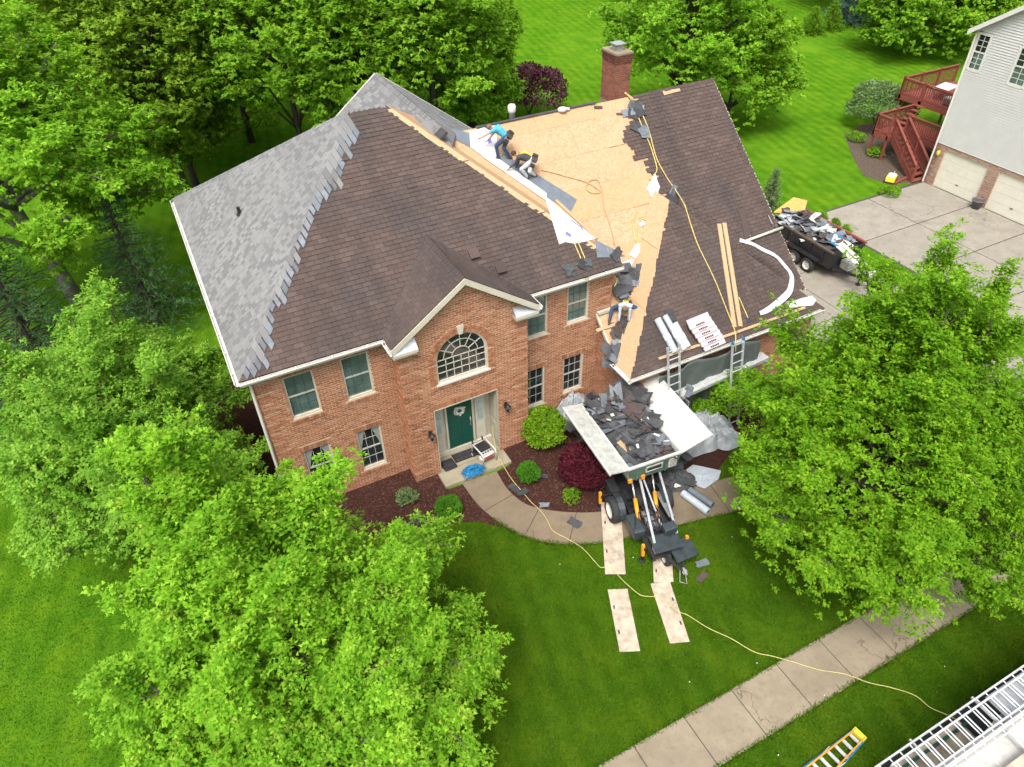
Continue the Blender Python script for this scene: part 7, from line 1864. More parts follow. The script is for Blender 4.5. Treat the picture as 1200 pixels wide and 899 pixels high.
for q in ((876, 278), (906, 266)):
    A = on_s(*q); mb = MB(); mb.beam(A + N_S * 0.02 - VS * 0.0, A + N_S * 0.02 + VS * 0.5, 0.045, 0.02, N_S); mb.beam(A + N_S * 0.02, A + N_S * 0.17, 0.045, 0.02); tag(mb.build('roof_bracket', M['steel']), 'metal roof bracket holding the cream pole', 'bracket', 'roof brackets under the pole')
mb = MB(); A, B = on_s(868, 246), on_s(877, 283); mb.beam(A + N_S * 0.03, B + N_S * 0.03, 0.28, 0.02, N_S); tag(mb.build('loose_board', M['sh_old']), 'grey brown shingle strip standing loose near the cream pole', 'debris')
lay('white_sheet', [(921, 354), (951, 347), (956, 352), (952, 358), (925, 361)], on_h, N_H, 'underlay', lift=0.02, label='flat white sheet at the outer corner of the wing eave', cat='sheet')
# ------------------------------------------------------------------ ladders, plank and tarps before the wing
def ladder(lab, tl_, tr2, by_, bx_, caps_mat, group):
    t = thing('extension_ladder', lab, 'ladder', (bx_ + 0.2, by_, 0.012), group=group); top = [tl_, tr2]
    bot = [Vector((bx_, by_, 0.0)), Vector((bx_ + 0.42, by_, 0.0))]
    for a, b in zip(top, bot):
        mb = MB(); mb.beam(b, a, 0.035, 0.085, (0, 1, 0)); mb.build('side_rail', M['alu'], t)
        mb = MB(); d = (a - b).normalized(); mb.beam(a - d * 0.07, a + d * 0.04, 0.05, 0.1, (0, 1, 0)); mb.build('end_cap', M[caps_mat], t)
    L = (top[0] - bot[0]).length; n = int(L / 0.3)
    for i in range(n):
        f = (i + 0.6) / n; mb = MB(); mb.tube([bot[0].lerp(top[0], f), bot[1].lerp(top[1], f)], 0.02, 6); mb.build('rung', M['alu'], t)
LY = 14.60
ladder('aluminium ladder leaning on the wing eave by the underlayment rolls', gy(782.5, 409, LY), gy(796, 404, LY), 13.55, 12.95, 'alu', 'ladders at the wing eave')
ladder('aluminium ladder with blue end caps tied to the yellow rope', gy(858.5, 402, LY), gy(871.5, 396.5, LY), 13.55, 15.55, 'blue', 'ladders at the wing eave')
pz = 1.75
pa, pb = gz(795, 462, pz), gz(897, 416, pz); d = (pb - pa).normalized(); s_ = Vector((-d.y, d.x, 0))
t = thing('walk_plank', 'long aluminium walk plank hung between the two ladders', 'plank', (pa.x, pa.y, pz - 0.1))
for k in range(3):
    mb = MB(); mb.beam(pa + s_ * (k - 1) * 0.12 + Vector((0, 0, 0)), pb + s_ * (k - 1) * 0.12, 0.112, 0.03); mb.build('deck_slat', M['alu_plank'], t)
for k in (-1, 1): mb = MB(); mb.beam(pa + s_ * k * 0.2 - Vector((0, 0, 0.04)), pb + s_ * k * 0.2 - Vector((0, 0, 0.04)), 0.03, 0.12); mb.build('side_channel', M['alu'], t)
for f in (0.03, 0.62, 0.97):
    p = pa.lerp(pb, f) - Vector((0, 0, 0.13)); mb = MB(); mb.beam(p - s_ * 0.42, p + s_ * 0.30, 0.06, 0.06); mb.beam(p - s_ * 0.38, p - s_ * 0.1 + Vector((0, 0, -0.5)), 0.04, 0.04); mb.beam(p - s_ * 0.40, Vector((p.x - s_.x * 0.40, p.y - s_.y * 0.40, 0.0)), 0.05, 0.05, (1, 0, 0)); mb.build('bracket', M['steel'], t)
strew((808, 458), lambda x, y: gz(x, y, pz + 0.015), Vector((0, 0, 1)), 4, 5, 'grey scrap lying on the aluminium walk plank', 'scraps on the plank', ('sh_strip', 'sh_back'), 9, (0.2, 0.45))
# hanging tarp with folds
def drape(name, label, x0, x1, ytop, ztop, ybot, zbot, mat, seed, nx=70, nz=16, amp=0.10, sag=0.25):
    r_ = random.Random(seed); ph = [r_.uniform(0, 6.3) for _ in range(6)]; V = []; F = []
    for i in range(nx + 1):
        u = i / nx; x = x0 + (x1 - x0) * u
        for j in range(nz + 1):
            v = j / nz; sg = sag * (0.5 - 0.5 * cos(u * 2 * pi * 2.2 + ph[0])) * (1 - v)
            f = amp * (0.25 + 0.75 * v) * ((0.5 - abs(sin(u * 14 + ph[1] + v * 1.6))) * 1.5 + (0.5 - abs(sin(u * 31 + ph[2] - v * 1.5))) * 0.8 + sin(u * 9 + ph[3] + v * 3) * 0.5)
            V.append((x + 0.05 * sin(v * 5 + u * 13), ytop + (ybot - ytop) * v - f - 0.05 * sin(v * pi), ztop - sg + (zbot - ztop + sg) * v))
    for i in range(nx):
        for j in range(nz):
            a = i * (nz + 1) + j; F.append((a, a + 1, a + nz + 2, a + nz + 1))
    mb = MB(); mb.add(V, F); o = tag(mb.build(name, M[mat], smooth=True), label, 'tarp')
    m = o.modifiers.new('thick', 'SOLIDIFY'); m.thickness = 0.006; return o
drape('hanging_tarp', 'grey green tarp hung in folds below the wing eave', 12.9, 17.4, 14.66, 2.86, 14.72, 0.15, 'tarp', 3)
def mound(name, label, c, rx, ry, h, mat, seed, cat='tarp', n=44, m=16, rot=0.0):
    r_ = random.Random(seed); ph = [r_.uniform(0, 6.3) for _ in range(8)]; V = []; F = []
    for i in range(m + 1):
        t = i / m
        for j in range(n):
            a = 2 * pi * j / n; k = 1 + 0.16 * sin(3 * a + ph[0]) + 0.10 * sin(5 * a + ph[1])
            fold = 0.22 * (0.5 - abs(sin(3.5 * a + ph[2] + t * 2))) + 0.16 * (0.5 - abs(sin(6 * a + ph[3] - t * 4))) + 0.14 * (0.5 - abs(sin(2 * a + 7 * t + ph[4]))) + 0.05 * r_.uniform(-1, 1)
            z = h * (1 - t ** 2.2) * (1 + fold * 2.2 * t) + 0.02 + h * 0.14 * sin(5 * t + 3 * a + ph[5]) * t * (1 - t) * 3
            x = cos(a) * rx * t * k; y = sin(a) * ry * t * k
            V.append((c[0] + x * cos(rot) - y * sin(rot), c[1] + x * sin(rot) + y * cos(rot), c[2] + max(z, 0.0)))
    for i in range(m):
        for j in range(n): F.append((i * n + j, i * n + (j + 1) % n, (i + 1) * n + (j + 1) % n, (i + 1) * n + j))
    b = len(V); V.append((c[0], c[1], c[2]))
    for j in range(n): F.append((m * n + j, m * n + (j + 1) % n, b))
    mb = MB(); mb.add(V, F); return tag(mb.build(name, M[mat], smooth=False), label, cat)
q = gz(822, 500, 0.4); mound('tarp_heap', 'pale crumpled tarp heaped beside the white bin panel', (q.x, q.y, 0.012), 1.15, 0.95, 0.95, 'tarp_light', 5, rot=0.4)
q = gz(845, 508, 0.2); mound('tarp_heap', 'lower pale tarp fold spread beside the tarp heap under the maple', (q.x, q.y, 0.012), 0.8, 0.7, 0.45, 'tarp_light', 6)
q = gz(672, 468, 0.8); mound('tarp_heap', 'pale tarp heap under the lower right front window', (q.x, q.y, 0.012), 0.75, 0.55, 1.0, 'tarp_light', 7)
q = gz(693, 470, 0.3); mound('debris_heap', 'dark heap of shingle waste in the nook beside the pale tarp', (q.x, q.y, 0.012), 0.65, 0.5, 0.5, 'sh_back', 8, cat='debris')
q = gz(690, 500, 0.3); mound('debris_heap', 'dark heap of shingle waste before the lime shrub', (q.x - 0.2, q.y - 0.1, 0.012), 0.4, 0.45, 0.35, 'sh_back', 9, cat='debris')
q = gz(790, 562, 0.1); mound('debris_heap', 'black heap of waste on the walk below the bin', (q.x, q.y, 0.03), 0.7, 0.6, 0.35, 'sh_back', 10, cat='debris')
G_ = lambda x, y: gz(x, y, 0.03); UPZ = Vector((0, 0, 1))
strew((790, 555), G_, UPZ, 18, 16, 'dark shingle scrap on the walk around the black waste heap', 'scraps on the walk below the bin', ('sh_back', 'sh_back', 'sh_strip'), 11, (0.25, 0.6))
strew((697, 470), lambda x, y: gz(x, y, 0.35), UPZ, 10, 9, 'dark shingle scrap on the heap in the nook', 'scraps on the nook heap', ('sh_back', 'sh_old'), 12, (0.25, 0.6))
strew((672, 497), lambda x, y: gz(x, y, 0.75), UPZ, 4, 10, 'dark shingle scrap caught on the lime shrub', 'scraps on the lime shrub', ('sh_back', 'sh_strip'), 13, (0.3, 0.55))
crumple('loose_sheet', [(797, 556), (812, 545), (845, 552), (842, 562), (826, 573), (818, 570)], lambda x, y: gz(x, y, 0.06), UPZ, 0.05, 'roll', 'pale blue sheet lying on the walk under the maple', 'sheet', 21)
crumple('loose_sheet', [(786, 566), (792, 564), (798, 570), (791, 572)], lambda x, y: gz(x, y, 0.2), UPZ, 0.06, 'white', 'small white sheet on the black waste heap', 'sheet', 22)
for i, (a, b, r, m, lab) in enumerate((((800, 578), (830, 600), 0.125, 'roll', 'pale blue membrane roll lying across the walk edge'), ((808, 574), (835, 592), 0.11, 'membrane', 'dark membrane roll lying behind the pale blue roll'))):
    A, B = gz(*a, r + 0.02), gz(*b, r + 0.02); A.z = B.z = r + 0.028
    t = thing('membrane_roll', lab, 'roll', ((A.x + B.x) / 2, (A.y + B.y) / 2, 0.03)); mb = MB(); mb.tube([A, B], r, 18); mb.build('roll', M[m], t); mb = MB(); mb.lathe([(r * 0.35, 0), (r * 0.35, 0.005)], B, B - A, 12); mb.build('core', M['blackmat'], t)
# loose shingles on the ground
for i, (x, y, w, l, a, z, lab) in enumerate(((604, 573, 0.26, 0.5, 0.4, 0.04, 'bent dark shingle on the mulch beside the cord, nearest the porch'), (612, 577, 0.24, 0.4, 1.6, 0.06, 'dark shingle standing against the bent one on the mulch'), (636, 558, 0.2, 0.35, 0.9, 0.05, 'dark shingle behind the round boxwood'), (638, 592, 0.2, 0.32, 1.2, 0.06, 'grey shingle at the inner edge of the walk by the cord'), (674, 613, 0.3, 0.42, 0.5, 0.05, 'dark shingle lying flat on the curved walk'), (823, 660, 0.22, 0.42, 1.5, 0.05, 'blue grey shingle on the grass beside the dump lift'), (823, 676, 0.2, 0.42, 1.9, 0.05, 'brown shingle on the grass beside the blue grey one'))):
    scrap(None, gz(x, y, z), w, l, a, (RD.uniform(-.1, .1), RD.uniform(-.1, .1)), 'sh_old' if 'brown' in lab else 'sh_strip' if 'grey' in lab else 'sh_back', RD, bend=0.08, label=lab, cat='debris')
# ------------------------------------------------------------------ cord from the porch to the road
Pc = [Vector((7.66, 16.95, 0.95)), Vector((7.6, 16.85, 0.7)), gz(582, 530, 0.17), gz(590, 546, 0.16)] + [gz(x, y, 0.05) for x, y in ((600, 562), (611, 575), (622, 588), (633, 598), (641, 609), (648, 622), (664, 631), (682, 642), (697, 658))] + [gz(704, 665, 0.07), gz(712, 664, 0.075), gz(719, 668, 0.075), gz(726, 676, 0.07)] + [gz(x, y, 0.06) for x, y in ((735, 685), (750, 697), (761, 699))] + [gz(770, 700, 0.075), gz(782, 707, 0.075), gz(796, 717, 0.075)] + [gz(x, y, 0.05) for x, y in ((806, 721), (830, 736), (856, 748), (884, 764), (905, 769), (930, 776), (960, 785), (990, 790), (1018, 800), (1045, 806), (1072, 815), (1090, 829), (1108, 837), (1120, 843))]
path_tube('power_cord', Pc, 0.011, 'cordy', 'yellow extension cord running from the porch across the lawn to the truck', 'cord', smp=8)
mb = MB(); mb.box(7.655, 7.672, 16.91, 16.99, 0.88, 1.02); tag(mb.build('outlet_plate', M['black'], house))
# ------------------------------------------------------------------ porch things
mb = MB(); mb.box(6.02, 6.88, 16.60, 17.02, 0.141, 0.155); t = tag(mb.build('door_mat', M['blackmat']), 'dark woven door mat before the green door', 'mat')
mb = MB()
for i in range(5):
    for j in range(2): mb.lathe([(0.055, 0), (0.05, 0.006), (0.04, 0.006)], (6.15 + i * 0.15, 16.71 + j * 0.2, 0.155), n=10)
tag(mb.build('mat_pattern', M['leather'], t), kind='stuff')
t = thing('boot_tray', 'black rounded plastic tray on the porch left of the mat', 'tray', (5.75, 16.62, 0.14), 0.05)
mb = MB(); mb.box(-0.24, 0.24, -0.24, 0.24, 0.0, 0.09); mb.build('tub', M['black'], t, local=True, bevel=0.06)
mb = MB(); mb.box(-0.18, 0.18, -0.18, 0.18, 0.0905, 0.10); mb.build('lid', M['blackmat'], t, local=True, bevel=0.01)
c = gz(571, 534, 0.3)
t = thing('air_compressor', 'white framed portable compressor with black top on the porch step', 'compressor', (7.02, 16.40, 0.135), 0.12)
mb = MB()
for s in (-1, 1):
    mb.tube([(s * 0.26, -0.36, 0.05), (s * 0.26, -0.36, 0.42), (s * 0.26, -0.30, 0.52), (s * 0.26, 0.30, 0.52), (s * 0.26, 0.36, 0.42), (s * 0.26, 0.36, 0.05)], 0.022, 8)
for y in (-0.36, 0.36): mb.tube([(-0.26, y, 0.42), (0.26, y, 0.42)], 0.02, 8)
mb.build('tube_frame', M['white'], t, local=True, smooth=True)
mb = MB(); mb.box(-0.22, 0.22, -0.10, 0.30, 0.18, 0.50); mb.build('housing', M['black'], t, local=True, bevel=0.04)
mb = MB(); mb.box(-0.22, 0.22, -0.34, -0.11, 0.22, 0.44); mb.build('control_panel', M['bin_grey'], t, local=True, bevel=0.03)
mb = MB(); mb.box(-0.15, 0.15, -0.348, -0.339, 0.26, 0.33); mb.build('red_badge', M['red'], t, local=True)
for i in range(4): mb = MB(); mb.lathe([(0.035, 0), (0.035, 0.012)], (-0.15 + i * 0.1, -0.2, 0.44), n=12); mb.build('gauge', M['black'], t, local=True)
mb = MB(); mb.lathe([(0.04, -0.26), (0.12, -0.22), (0.13, 0), (0.12, 0.22), (0.04, 0.26)], (0, -0.1, 0.14), (1, 0, 0), 16); mb.build('tank', M['white'], t, local=True, smooth=True)
for s in (-1, 1): wheel(t, (s * 0.30, 0.28, 0.10), 0.10, 0.05, (s, 0, 0))
mb = MB()
for s in (-1, 1): mb.tube([(s * 0.2, 0.36, 0.4), (s * 0.2, 0.42, 0.5), (s * 0.2, 0.42, 0.58)], 0.03, 8)
mb.build('handle_grip', M['black'], t, local=True)
c = gz(554, 552, 0.2); r_ = random.Random(5); pts = []
lob = [r_.uniform(0.2, 0.42) for _ in range(9)]
for i in range(95):
    a = i * 1.93 + r_.uniform(-.5, .5); q = lob[int(a / (2 * pi) * 9) % 9] * (0.15 + 0.85 * r_.random())
    pts.append(Vector((c.x + cos(a) * q * 1.2, c.y + sin(a) * q * 0.95, 0.15 + max(0.0, 0.20 * (1 - q * 2.0)) * r_.random() + 0.02)))
path_tube('blue_hose', pts, 0.013, 'blue', 'tangled heap of bright blue air hose on the porch step', 'hose', smp=3)
# wreath on the door
t = thing('door_wreath', 'white flower wreath hanging on the green front door', 'wreath', (6.52, DY - 0.09, 1.98))
r_ = random.Random(8); mb = MB(); lf = MB()
for i in range(46):
    a = i / 46 * 2 * pi; q = 0.155 + r_.uniform(-.05, .05); c = Vector((cos(a) * q, r_.uniform(-.03, .02), sin(a) * q)); mb.ball(c, (0.042, 0.03, 0.042), 6, 4)
mb.build('blossoms', M['white'], t, local=True)
mb = MB(); mb.tube([(cos(a) * 0.155, 0.02, sin(a) * 0.155) for a in [i * 2 * pi / 24 for i in range(25)]], 0.04, 8); mb.build('twig_ring', M['leaf_grey'], t, local=True)
# scattered white flecks on the lawn
for i, (x, y) in enumerate(((656, 662), (742, 654), (858, 630), (808, 800), (887, 778), (1107, 782), (966, 816), (912, 886))):
    q = gz(x, y, 0.05); mb = MB(); mb.prism([(q.x, q.y, 0.05), (q.x + 0.035, q.y + 0.01, 0.055), (q.x + 0.03, q.y + 0.03, 0.05), (q.x - 0.01, q.y + 0.02, 0.06)], (0, 0, 0.006)); tag(mb.build('paper_fleck', M['white']), 'tiny white paper scrap lying on the lawn', 'litter', 'white flecks on the lawn')
# ------------------------------------------------------------------ people: one continuous body mesh each
def ico(c, r, R3=None, n=14, m=10):
    mb = MB(); mb.ball((0, 0, 0), 1.0, n, m); r = Vector(r) if not isinstance(r, (int, float)) else Vector((r, r, r))
    out = []
    for v in mb.v:
        p = Vector((v[0] * r.x, v[1] * r.y, v[2] * r.z)); out.append((R3 @ p if R3 else p) + c)
    return out, mb.f
def capsule(a, b, ra, rb, k=7):
    """tapered limb as a closed tube with rounded ends"""
    d = (b - a); L = d.length; d = d.normalized() if L > 1e-6 else Vector((0, 0, 1)); pts = []; rs = []
    for i in range(4): t = pi / 2 * i / 4; pts.append(a - d * ra * cos(t)); rs.append(max(ra * sin(t), 0.002))
    for i in range(k + 1): t = i / k; pts.append(a.lerp(b, t)); rs.append(ra + (rb - ra) * t)
    for i in range(3, -1, -1): t = pi / 2 * i / 4; pts.append(b + d * rb * cos(t)); rs.append(max(rb * sin(t), 0.002))
    mb = MB(); mb.tube(pts, rs, 12); return mb.v, mb.f
def make_body(root, J, mats, face_dir, voxel=0.0095):
    """J: joint name -> world point. mats: region -> material key"""
    segs = []                                                     # (a, b, ra, rb, region)
    S = lambda a, b, ra, rb, reg: segs.append((Vector(a), Vector(b), ra, rb, reg))
    mid = lambda a, b, t=0.5: Vector(a).lerp(Vector(b), t)
    pel, che, nek, hed = J['pelvis'], J['chest'], J['neck'], J['head']
    S(pel, mid(pel, che), 0.135, 0.13, 'shirt'); S(mid(pel, che), che, 0.13, 0.145, 'shirt'); S(che, nek, 0.12, 0.065, 'shirt')
    S(J['shl'], J['shr'], 0.082, 0.082, 'shirt'); S(mid(J['shl'], che, 0.6), mid(J['shr'], che, 0.6), 0.11, 0.11, 'shirt')
    S(J['hpl'], J['hpr'], 0.115, 0.115, 'legs'); S(pel, mid(pel, che, 0.15), 0.14, 0.14, 'legs')
    S(nek, hed, 0.055, 0.055, 'skin')
    for s in 'lr':
        sh, el, wr = J['sh' + s], J['el' + s], J['wr' + s]
        S(sh, mid(sh, el, 0.62), 0.070, 0.056, 'shirt'); S(mid(sh, el, 0.62), el, 0.050, 0.043, 'sleeve'); S(el, mid(el, wr, 0.35), 0.045, 0.046, 'sleeve'); S(mid(el, wr, 0.35), wr, 0.043, 0.029, 'sleeve')
        d = (wr - el).normalized(); side = d.cross(face_dir)
        if side.length < 0.1: side = d.cross(Vector((0, 0, 1)))
        side = side.normalized() * (1 if s == 'l' else -1); nrm = side.cross(d).normalized()
        pc = wr + d * 0.055
        for k in range(4):                                        # palm and four fingers
            o = side * (0.027 - 0.018 * k); S(wr + o * 0.5, pc + o + d * 0.03, 0.017, 0.014, 'hand')
            L = (0.062, 0.074, 0.069, 0.052)[k]; f0 = pc + o + d * 0.035; f1 = f0 + d * L * 0.5 - nrm * 0.008; f2 = f1 + d * L * 0.42 - nrm * 0.028
            S(f0, f1, 0.0095, 0.009, 'hand'); S(f1, f2, 0.009, 0.008, 'hand')
        t0 = wr + side * 0.026 + d * 0.02; t1 = t0 + side * 0.028 + d * 0.03 - nrm * 0.01; t2 = t1 + side * 0.006 + d * 0.032 - nrm * 0.012
        S(t0, t1, 0.013, 0.011, 'hand'); S(t1, t2, 0.011, 0.009, 'hand')
        hp, kn, an = J['hp' + s], J['kn' + s], J['an' + s]
        S(hp, mid(hp, kn), 0.105, 0.085, 'legs'); S(mid(hp, kn), kn, 0.085, 0.064, 'legs'); S(kn, mid(kn, an, 0.4), 0.064, 0.062, 'legs'); S(mid(kn, an, 0.4), an, 0.062, 0.050, 'legs')
        toe = J['to' + s]; fd = (toe - an); S(an + Vector((0, 0, 0.03)), an - Vector((0, 0, 0.02)), 0.052, 0.05, 'boot')
        S(an - fd * 0.22 - Vector((0, 0, 0.03)), toe, 0.046, 0.040, 'boot')
    mb = MB()
    for a, b, ra, rb, reg in segs:
        v, f = capsule(a, b, ra, rb); mb.add(v, f)
    # head: skull, jaw, nose, brow, ears
    up = (hed - nek).normalized(); fw = (face_dir - up * face_dir.dot(up)).normalized(); lf = up.cross(fw)
    R3 = Matrix((lf, fw, up)).transposed()
    for c, r in ((hed + up * 0.03, (0.074, 0.095, 0.10)), (hed - up * 0.035 + fw * 0.022, (0.056, 0.070, 0.072)), (hed + fw * 0.094 - up * 0.005, (0.012, 0.018, 0.022)), (hed + lf * 0.074, (0.012, 0.02, 0.03)), (hed - lf * 0.074, (0.012, 0.02, 0.03)), (hed + fw * 0.085 - up * 0.062, (0.022, 0.012, 0.008)), (hed + fw * 0.082 + up * 0.032, (0.045, 0.014, 0.010))):
        v, f = ico(c, r, R3); mb.add(v, f)
    me = bpy.data.meshes.new('tmp'); me.from_pydata(mb.v, [], mb.f); tmp = bpy.data.objects.new('tmp', me); COL.objects.link(tmp)
    m = tmp.modifiers.new('r', 'REMESH'); m.mode = 'VOXEL'; m.voxel_size = voxel
    s = tmp.modifiers.new('s', 'SMOOTH'); s.factor = 0.5; s.iterations = 2
    dg = bpy.context.evaluated_depsgraph_get(); ev = tmp.evaluated_get(dg); bm_ = bpy.data.meshes.new_from_object(ev)
    bpy.data.objects.remove(tmp); bpy.data.meshes.remove(me)
    bm_.name = 'body'; regs = ['shirt', 'sleeve', 'legs', 'skin', 'hand', 'boot']
    for r in regs: bm_.materials.append(M[mats[r]])
    n = len(bm_.polygons); C = np.zeros(n * 3); bm_.polygons.foreach_get('center', C); C = C.reshape(-1, 3)
    best = np.full(n, 9.0); idx = np.zeros(n, int)
    for a, b, ra, rb, reg in segs:
        A = np.array(a); D = np.array(b - a); L2 = max(D @ D, 1e-9); t = np.clip((C - A) @ D / L2, 0, 1)
        d = np.linalg.norm(C - A - t[:, None] * D, axis=1) - (ra + (rb - ra) * t)
        k = d < best; best[k] = d[k]; idx[k] = regs.index(reg)
    hd = np.linalg.norm(C - np.array(hed), axis=1) < 0.125; idx[hd & (best > -0.02)] = 3
    bm_.polygons.foreach_set('material_index', idx.astype(np.int32)); bm_.polygons.foreach_set('use_smooth', np.ones(n, bool))
    off = root_off(root); bm_.transform(Matrix.Translation(-off)); bm_.update()
    o = bpy.data.objects.new('body', bm_); COL.objects.link(o); o.parent = root
    # hair, eyes
    hb = MB(); v, f = ico(hed + up * 0.043 - fw * 0.012, (0.082, 0.098, 0.098), R3, 16, 12)
    keep = [Vector(p) for p in v]
    fs = [q for q in f if all(((keep[i] - hed).dot(up) > 0.035 or (keep[i] - hed).dot(fw) < -0.01) and (keep[i] - hed).dot(up) > -0.05 for i in q)]
    hb.add(v, fs); h = hb.build('hair', M[mats['hair']], root, smooth=True); sm = h.modifiers.new('t', 'SOLIDIFY'); sm.thickness = 0.008; sm.offset = 1
    eb = MB()
    for s_ in (-1, 1): eb.ball(hed + fw * 0.084 + lf * s_ * 0.03 + up * 0.014, 0.009, 6, 5)
    eb.build('eyes', M['ink_black'], root, smooth=True)
    return o
def toolbelt(root, J, fwd, big=True):
    ax = (J['chest'] - J['pelvis']).normalized(); c = J['pelvis'] + ax * 0.05; a = fwd - ax * fwd.dot(ax); a.normalize(); b = ax.cross(a)
    mb = MB(); ring = [c + (a * cos(t) * 0.165 + b * sin(t) * 0.175) for t in [i * 2 * pi / 24 for i in range(25)]]
    mb.tube(ring, 0.026, 6); belt = mb.build('tool_belt', M['leather'], root)
    for i, t in enumerate((0.9, -0.9, 2.2, -2.2, 3.1)):
        p = c + (a * cos(t) * 0.20 + b * sin(t) * 0.21) - ax * 0.09; mb = MB(); o = (a * cos(t) + b * sin(t)); q = ax.cross(o)
        mb.obox(p - q * 0.075 - ax * 0.09 - o * 0.04, q * 0.15, ax * 0.18, o * 0.09); mb.build('pouch', M['leather'], belt, bevel=0.02)
    mb = MB(); p = c + b * 0.23; mb.tube([p, p - ax * 0.25], 0.014, 6); mb.obox(p - a * 0.06 - b * 0.015, a * 0.12, b * 0.03, ax * 0.03); mb.build('hammer', M['steel'], belt)
def harness(root, J, fwd):
    mb = MB(); up = (J['chest'] - J['pelvis']).normalized(); back = -(fwd - up * fwd.dot(up)).normalized()
    for s in 'lr':
        sh = J['sh' + s]; mid_ = J['chest'].lerp(sh, 0.45)
        mb.tube(spline([mid_ + back * -0.15, mid_ + up * 0.115, mid_ + back * 0.15, J['pelvis'].lerp(J['chest'], 0.6) + back * 0.165, J['hp' + ('r' if s == 'l' else 'l')].lerp(J['pelvis'], 0.3) + back * 0.16 + up * 0.08], 18), 0.018, 6)
    mb.build('harness', M['webbing'], root)
def figure(feet, scale_px=None):
    n = Vector((CAMPOS.x - feet.x, CAMPOS.y - feet.y, 0)).normalized()
    return (lambda px, py, off=0.0: gplane(px, py, feet + n * off, n)), n
def fit(a, b, L):
    """keep direction, set the bone length"""
    return Vector(a) + (Vector(b) - Vector(a)).normalized() * L
def ik(a, c, la, lb, pole):
    """middle joint of a two-bone chain"""
    a = Vector(a); c = Vector(c); d = c - a; D = min(d.length, (la + lb) * 0.999); u = d.normalized()
    x = (la * la - lb * lb + D * D) / (2 * D); h = sqrt(max(0, la * la - x * x)); p = Vector(pole); p = (p - u * p.dot(u)).normalized()
    return a + u * x + p * h, a + u * D
def worker(name_lab, feet, pelvis, chest_dir, head_dir, hands, mats, side, face, knee_pole, elbow_pole, belt=True, harn=False, sit=False):
    """feet: two ankle points; side: left-to-right unit vector of the body"""
    J = {}; sd = Vector(side).normalized(); J['pelvis'] = Vector(pelvis); cd = Vector(chest_dir).normalized()
    J['chest'] = J['pelvis'] + cd * 0.36; J['neck'] = J['chest'] + cd * 0.17; J['head'] = J['neck'] + Vector(head_dir).normalized() * 0.15
    for s, k in (('l', -1), ('r', 1)):
        J['sh' + s] = J['chest'] + cd * 0.10 + sd * k * 0.165; J['hp' + s] = J['pelvis'] + sd * k * 0.085
        an = Vector(feet[0 if s == 'l' else 1]) + Vector((0, 0, 0.085))
        J['kn' + s], J['an' + s] = ik(J['hp' + s], an, 0.44, 0.43, knee_pole[0 if s == 'l' else 1])
        J['el' + s], J['wr' + s] = ik(J['sh' + s], hands[0 if s == 'l' else 1], 0.29, 0.26, elbow_pole)
        fd = Vector(face); fd.z = 0; fd = fd.normalized(); J['to' + s] = J['an' + s] + fd * 0.15 - Vector((0, 0, 0.045))
    root = thing('person', name_lab, 'person', (J['pelvis'].x, J['pelvis'].y, min(J['anl'].z, J['anr'].z) - 0.085))
    make_body(root, J, mats, Vector(face))
    if belt: toolbelt(root, J, Vector(face))
    if harn: harness(root, J, Vector(face))
    return J
base_m = dict(skin='skin', hand='skin', boot='boot')
# worker in blue, bent over the white sheet
f1, f2 = on_s(584, 187), on_s(598, 187)
fig, nc = figure((f1 + f2) / 2)
rt = Vector((-nc.y, nc.x, 0)) * -1                                # image right
rt = Vector((nc.y * -1, nc.x, 0)); rt = rt if rt.dot(Vector((1, 0, 0))) > 0 else -rt
pel = fig(594, 160); 
worker('worker in turquoise shirt and navy jeans bending over the white underlayment', (f1, f2), pel, (fig(580, 149) - pel), -rt * 0.9 + Vector((0, 0, 0.05)) + nc * 0.2, (fig(559, 164, 0.12), fig(566, 172, -0.15)), dict(base_m, shirt='shirt_blue', sleeve='skin', legs='jeans', hair='hair_grey', hand='leather'), -nc * 0.8 + rt * 0.35, -rt * 0.8 + Vector((0, 0, -0.6)), (-rt + nc * 0.1, -rt * 0.4 + nc * 0.2), Vector((0.3, 0.3, -0.5)), harn=False)
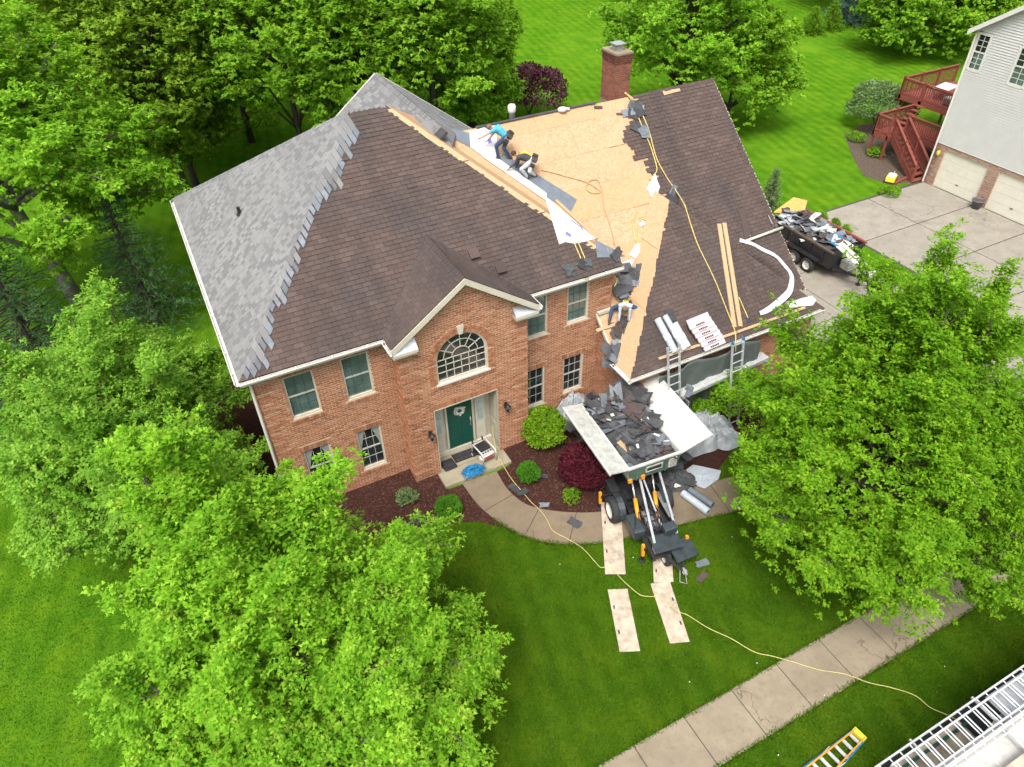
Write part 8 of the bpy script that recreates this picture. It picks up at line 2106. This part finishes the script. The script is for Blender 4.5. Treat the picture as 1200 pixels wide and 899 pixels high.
# worker in charcoal, reaching down to the strip
f1, f2 = on_s(618, 210), on_s(627, 208)
fig, nc = figure((f1 + f2) / 2); rt = Vector((-nc.y, nc.x, 0)); rt = rt if rt.x > 0 else -rt
pel = fig(624, 188)
worker('worker in charcoal shirt and pale trousers kneeling over to the white strip', (f1, f2), pel, (fig(609, 182) - pel), -rt * 0.8 + Vector((0, 0, 0.35)) + nc * 0.25, (fig(597, 197, 0.1), fig(603, 199, -0.12)), dict(base_m, shirt='shirt_dark', sleeve='shirt_dark', legs='jeans_pale', hair='hair_brown'), -nc * 0.8 + rt * 0.3, -rt * 0.85 + Vector((0, 0, -0.45)), (-rt * 0.7 + nc * 0.3, -rt * 0.3 + nc * 0.5), Vector((0.2, 0.2, -0.5)), harn=True)
# worker crouching astride the torn shingles on the wing
f1, f2 = on_s(714, 378), on_s(748, 373)
fig, nc = figure((f1 + f2) / 2); rt = Vector((-nc.y, nc.x, 0)); rt = rt if rt.x > 0 else -rt
pel = (f1 + f2) / 2 + Vector((0, 0, 0.50)) - nc * 0.22
worker('worker in pale blue shirt and yellow harness crouching astride the torn shingles', (f2, f1), pel, nc * 0.8 + Vector((0, 0, 0.5)), nc * 0.8 + Vector((0, 0, -0.1)), (on_s(736, 390) + Vector((0, 0, 0.12)), on_s(724, 390) + Vector((0, 0, 0.12))), dict(base_m, shirt='shirt_pale', sleeve='shirt_pale', legs='jeans', hair='hair_grey', hand='leather'), -rt, nc * 0.7 + Vector((0, 0, -0.7)), (rt * 1.0 + nc * 0.4 + Vector((0, 0, 0.5)), -rt * 1.0 + nc * 0.4 + Vector((0, 0, 0.5))), Vector((0, 0, 0.2)), harn=True)
strew((722, 418), on_s, N_S, 20, 12, 'dark shingle scrap below the crouching worker at the wing edge', 'scraps below the crouching worker', ('sh_back', 'sh_back', 'sh_strip'), 31, (0.35, 0.8))
strew((732, 390), on_s, N_S, 20, 9, 'dark shingle scrap between the boots of the crouching worker', 'scraps under the crouching worker', ('sh_back', 'sh_back', 'sh_old'), 32, (0.35, 0.8))
strew((738, 332), on_s, N_S, 26, 15, 'dark shingle scrap above the crouching worker', 'scraps above the crouching worker', ('sh_back', 'sh_strip', 'sh_back'), 33, (0.3, 0.8))
mb = MB(); A, B = on_s(698, 388), on_s(722, 380); mb.beam(A + N_S * 0.05, B + N_S * 0.05, 0.11, 0.04, N_S); tag(mb.build('pine_block', M['lumber']), 'short pine board sticking over the wing edge beside the crouching worker', 'board')
mb = MB(); A, B = on_hl(722, 431), on_hl(738, 447); mb.beam(A + N_HL * 0.05, B + N_HL * 0.05, 0.12, 0.06, N_HL); tag(mb.build('gutter_piece', M['white']), 'loose white gutter piece on the corner of the wing hip', 'gutter')
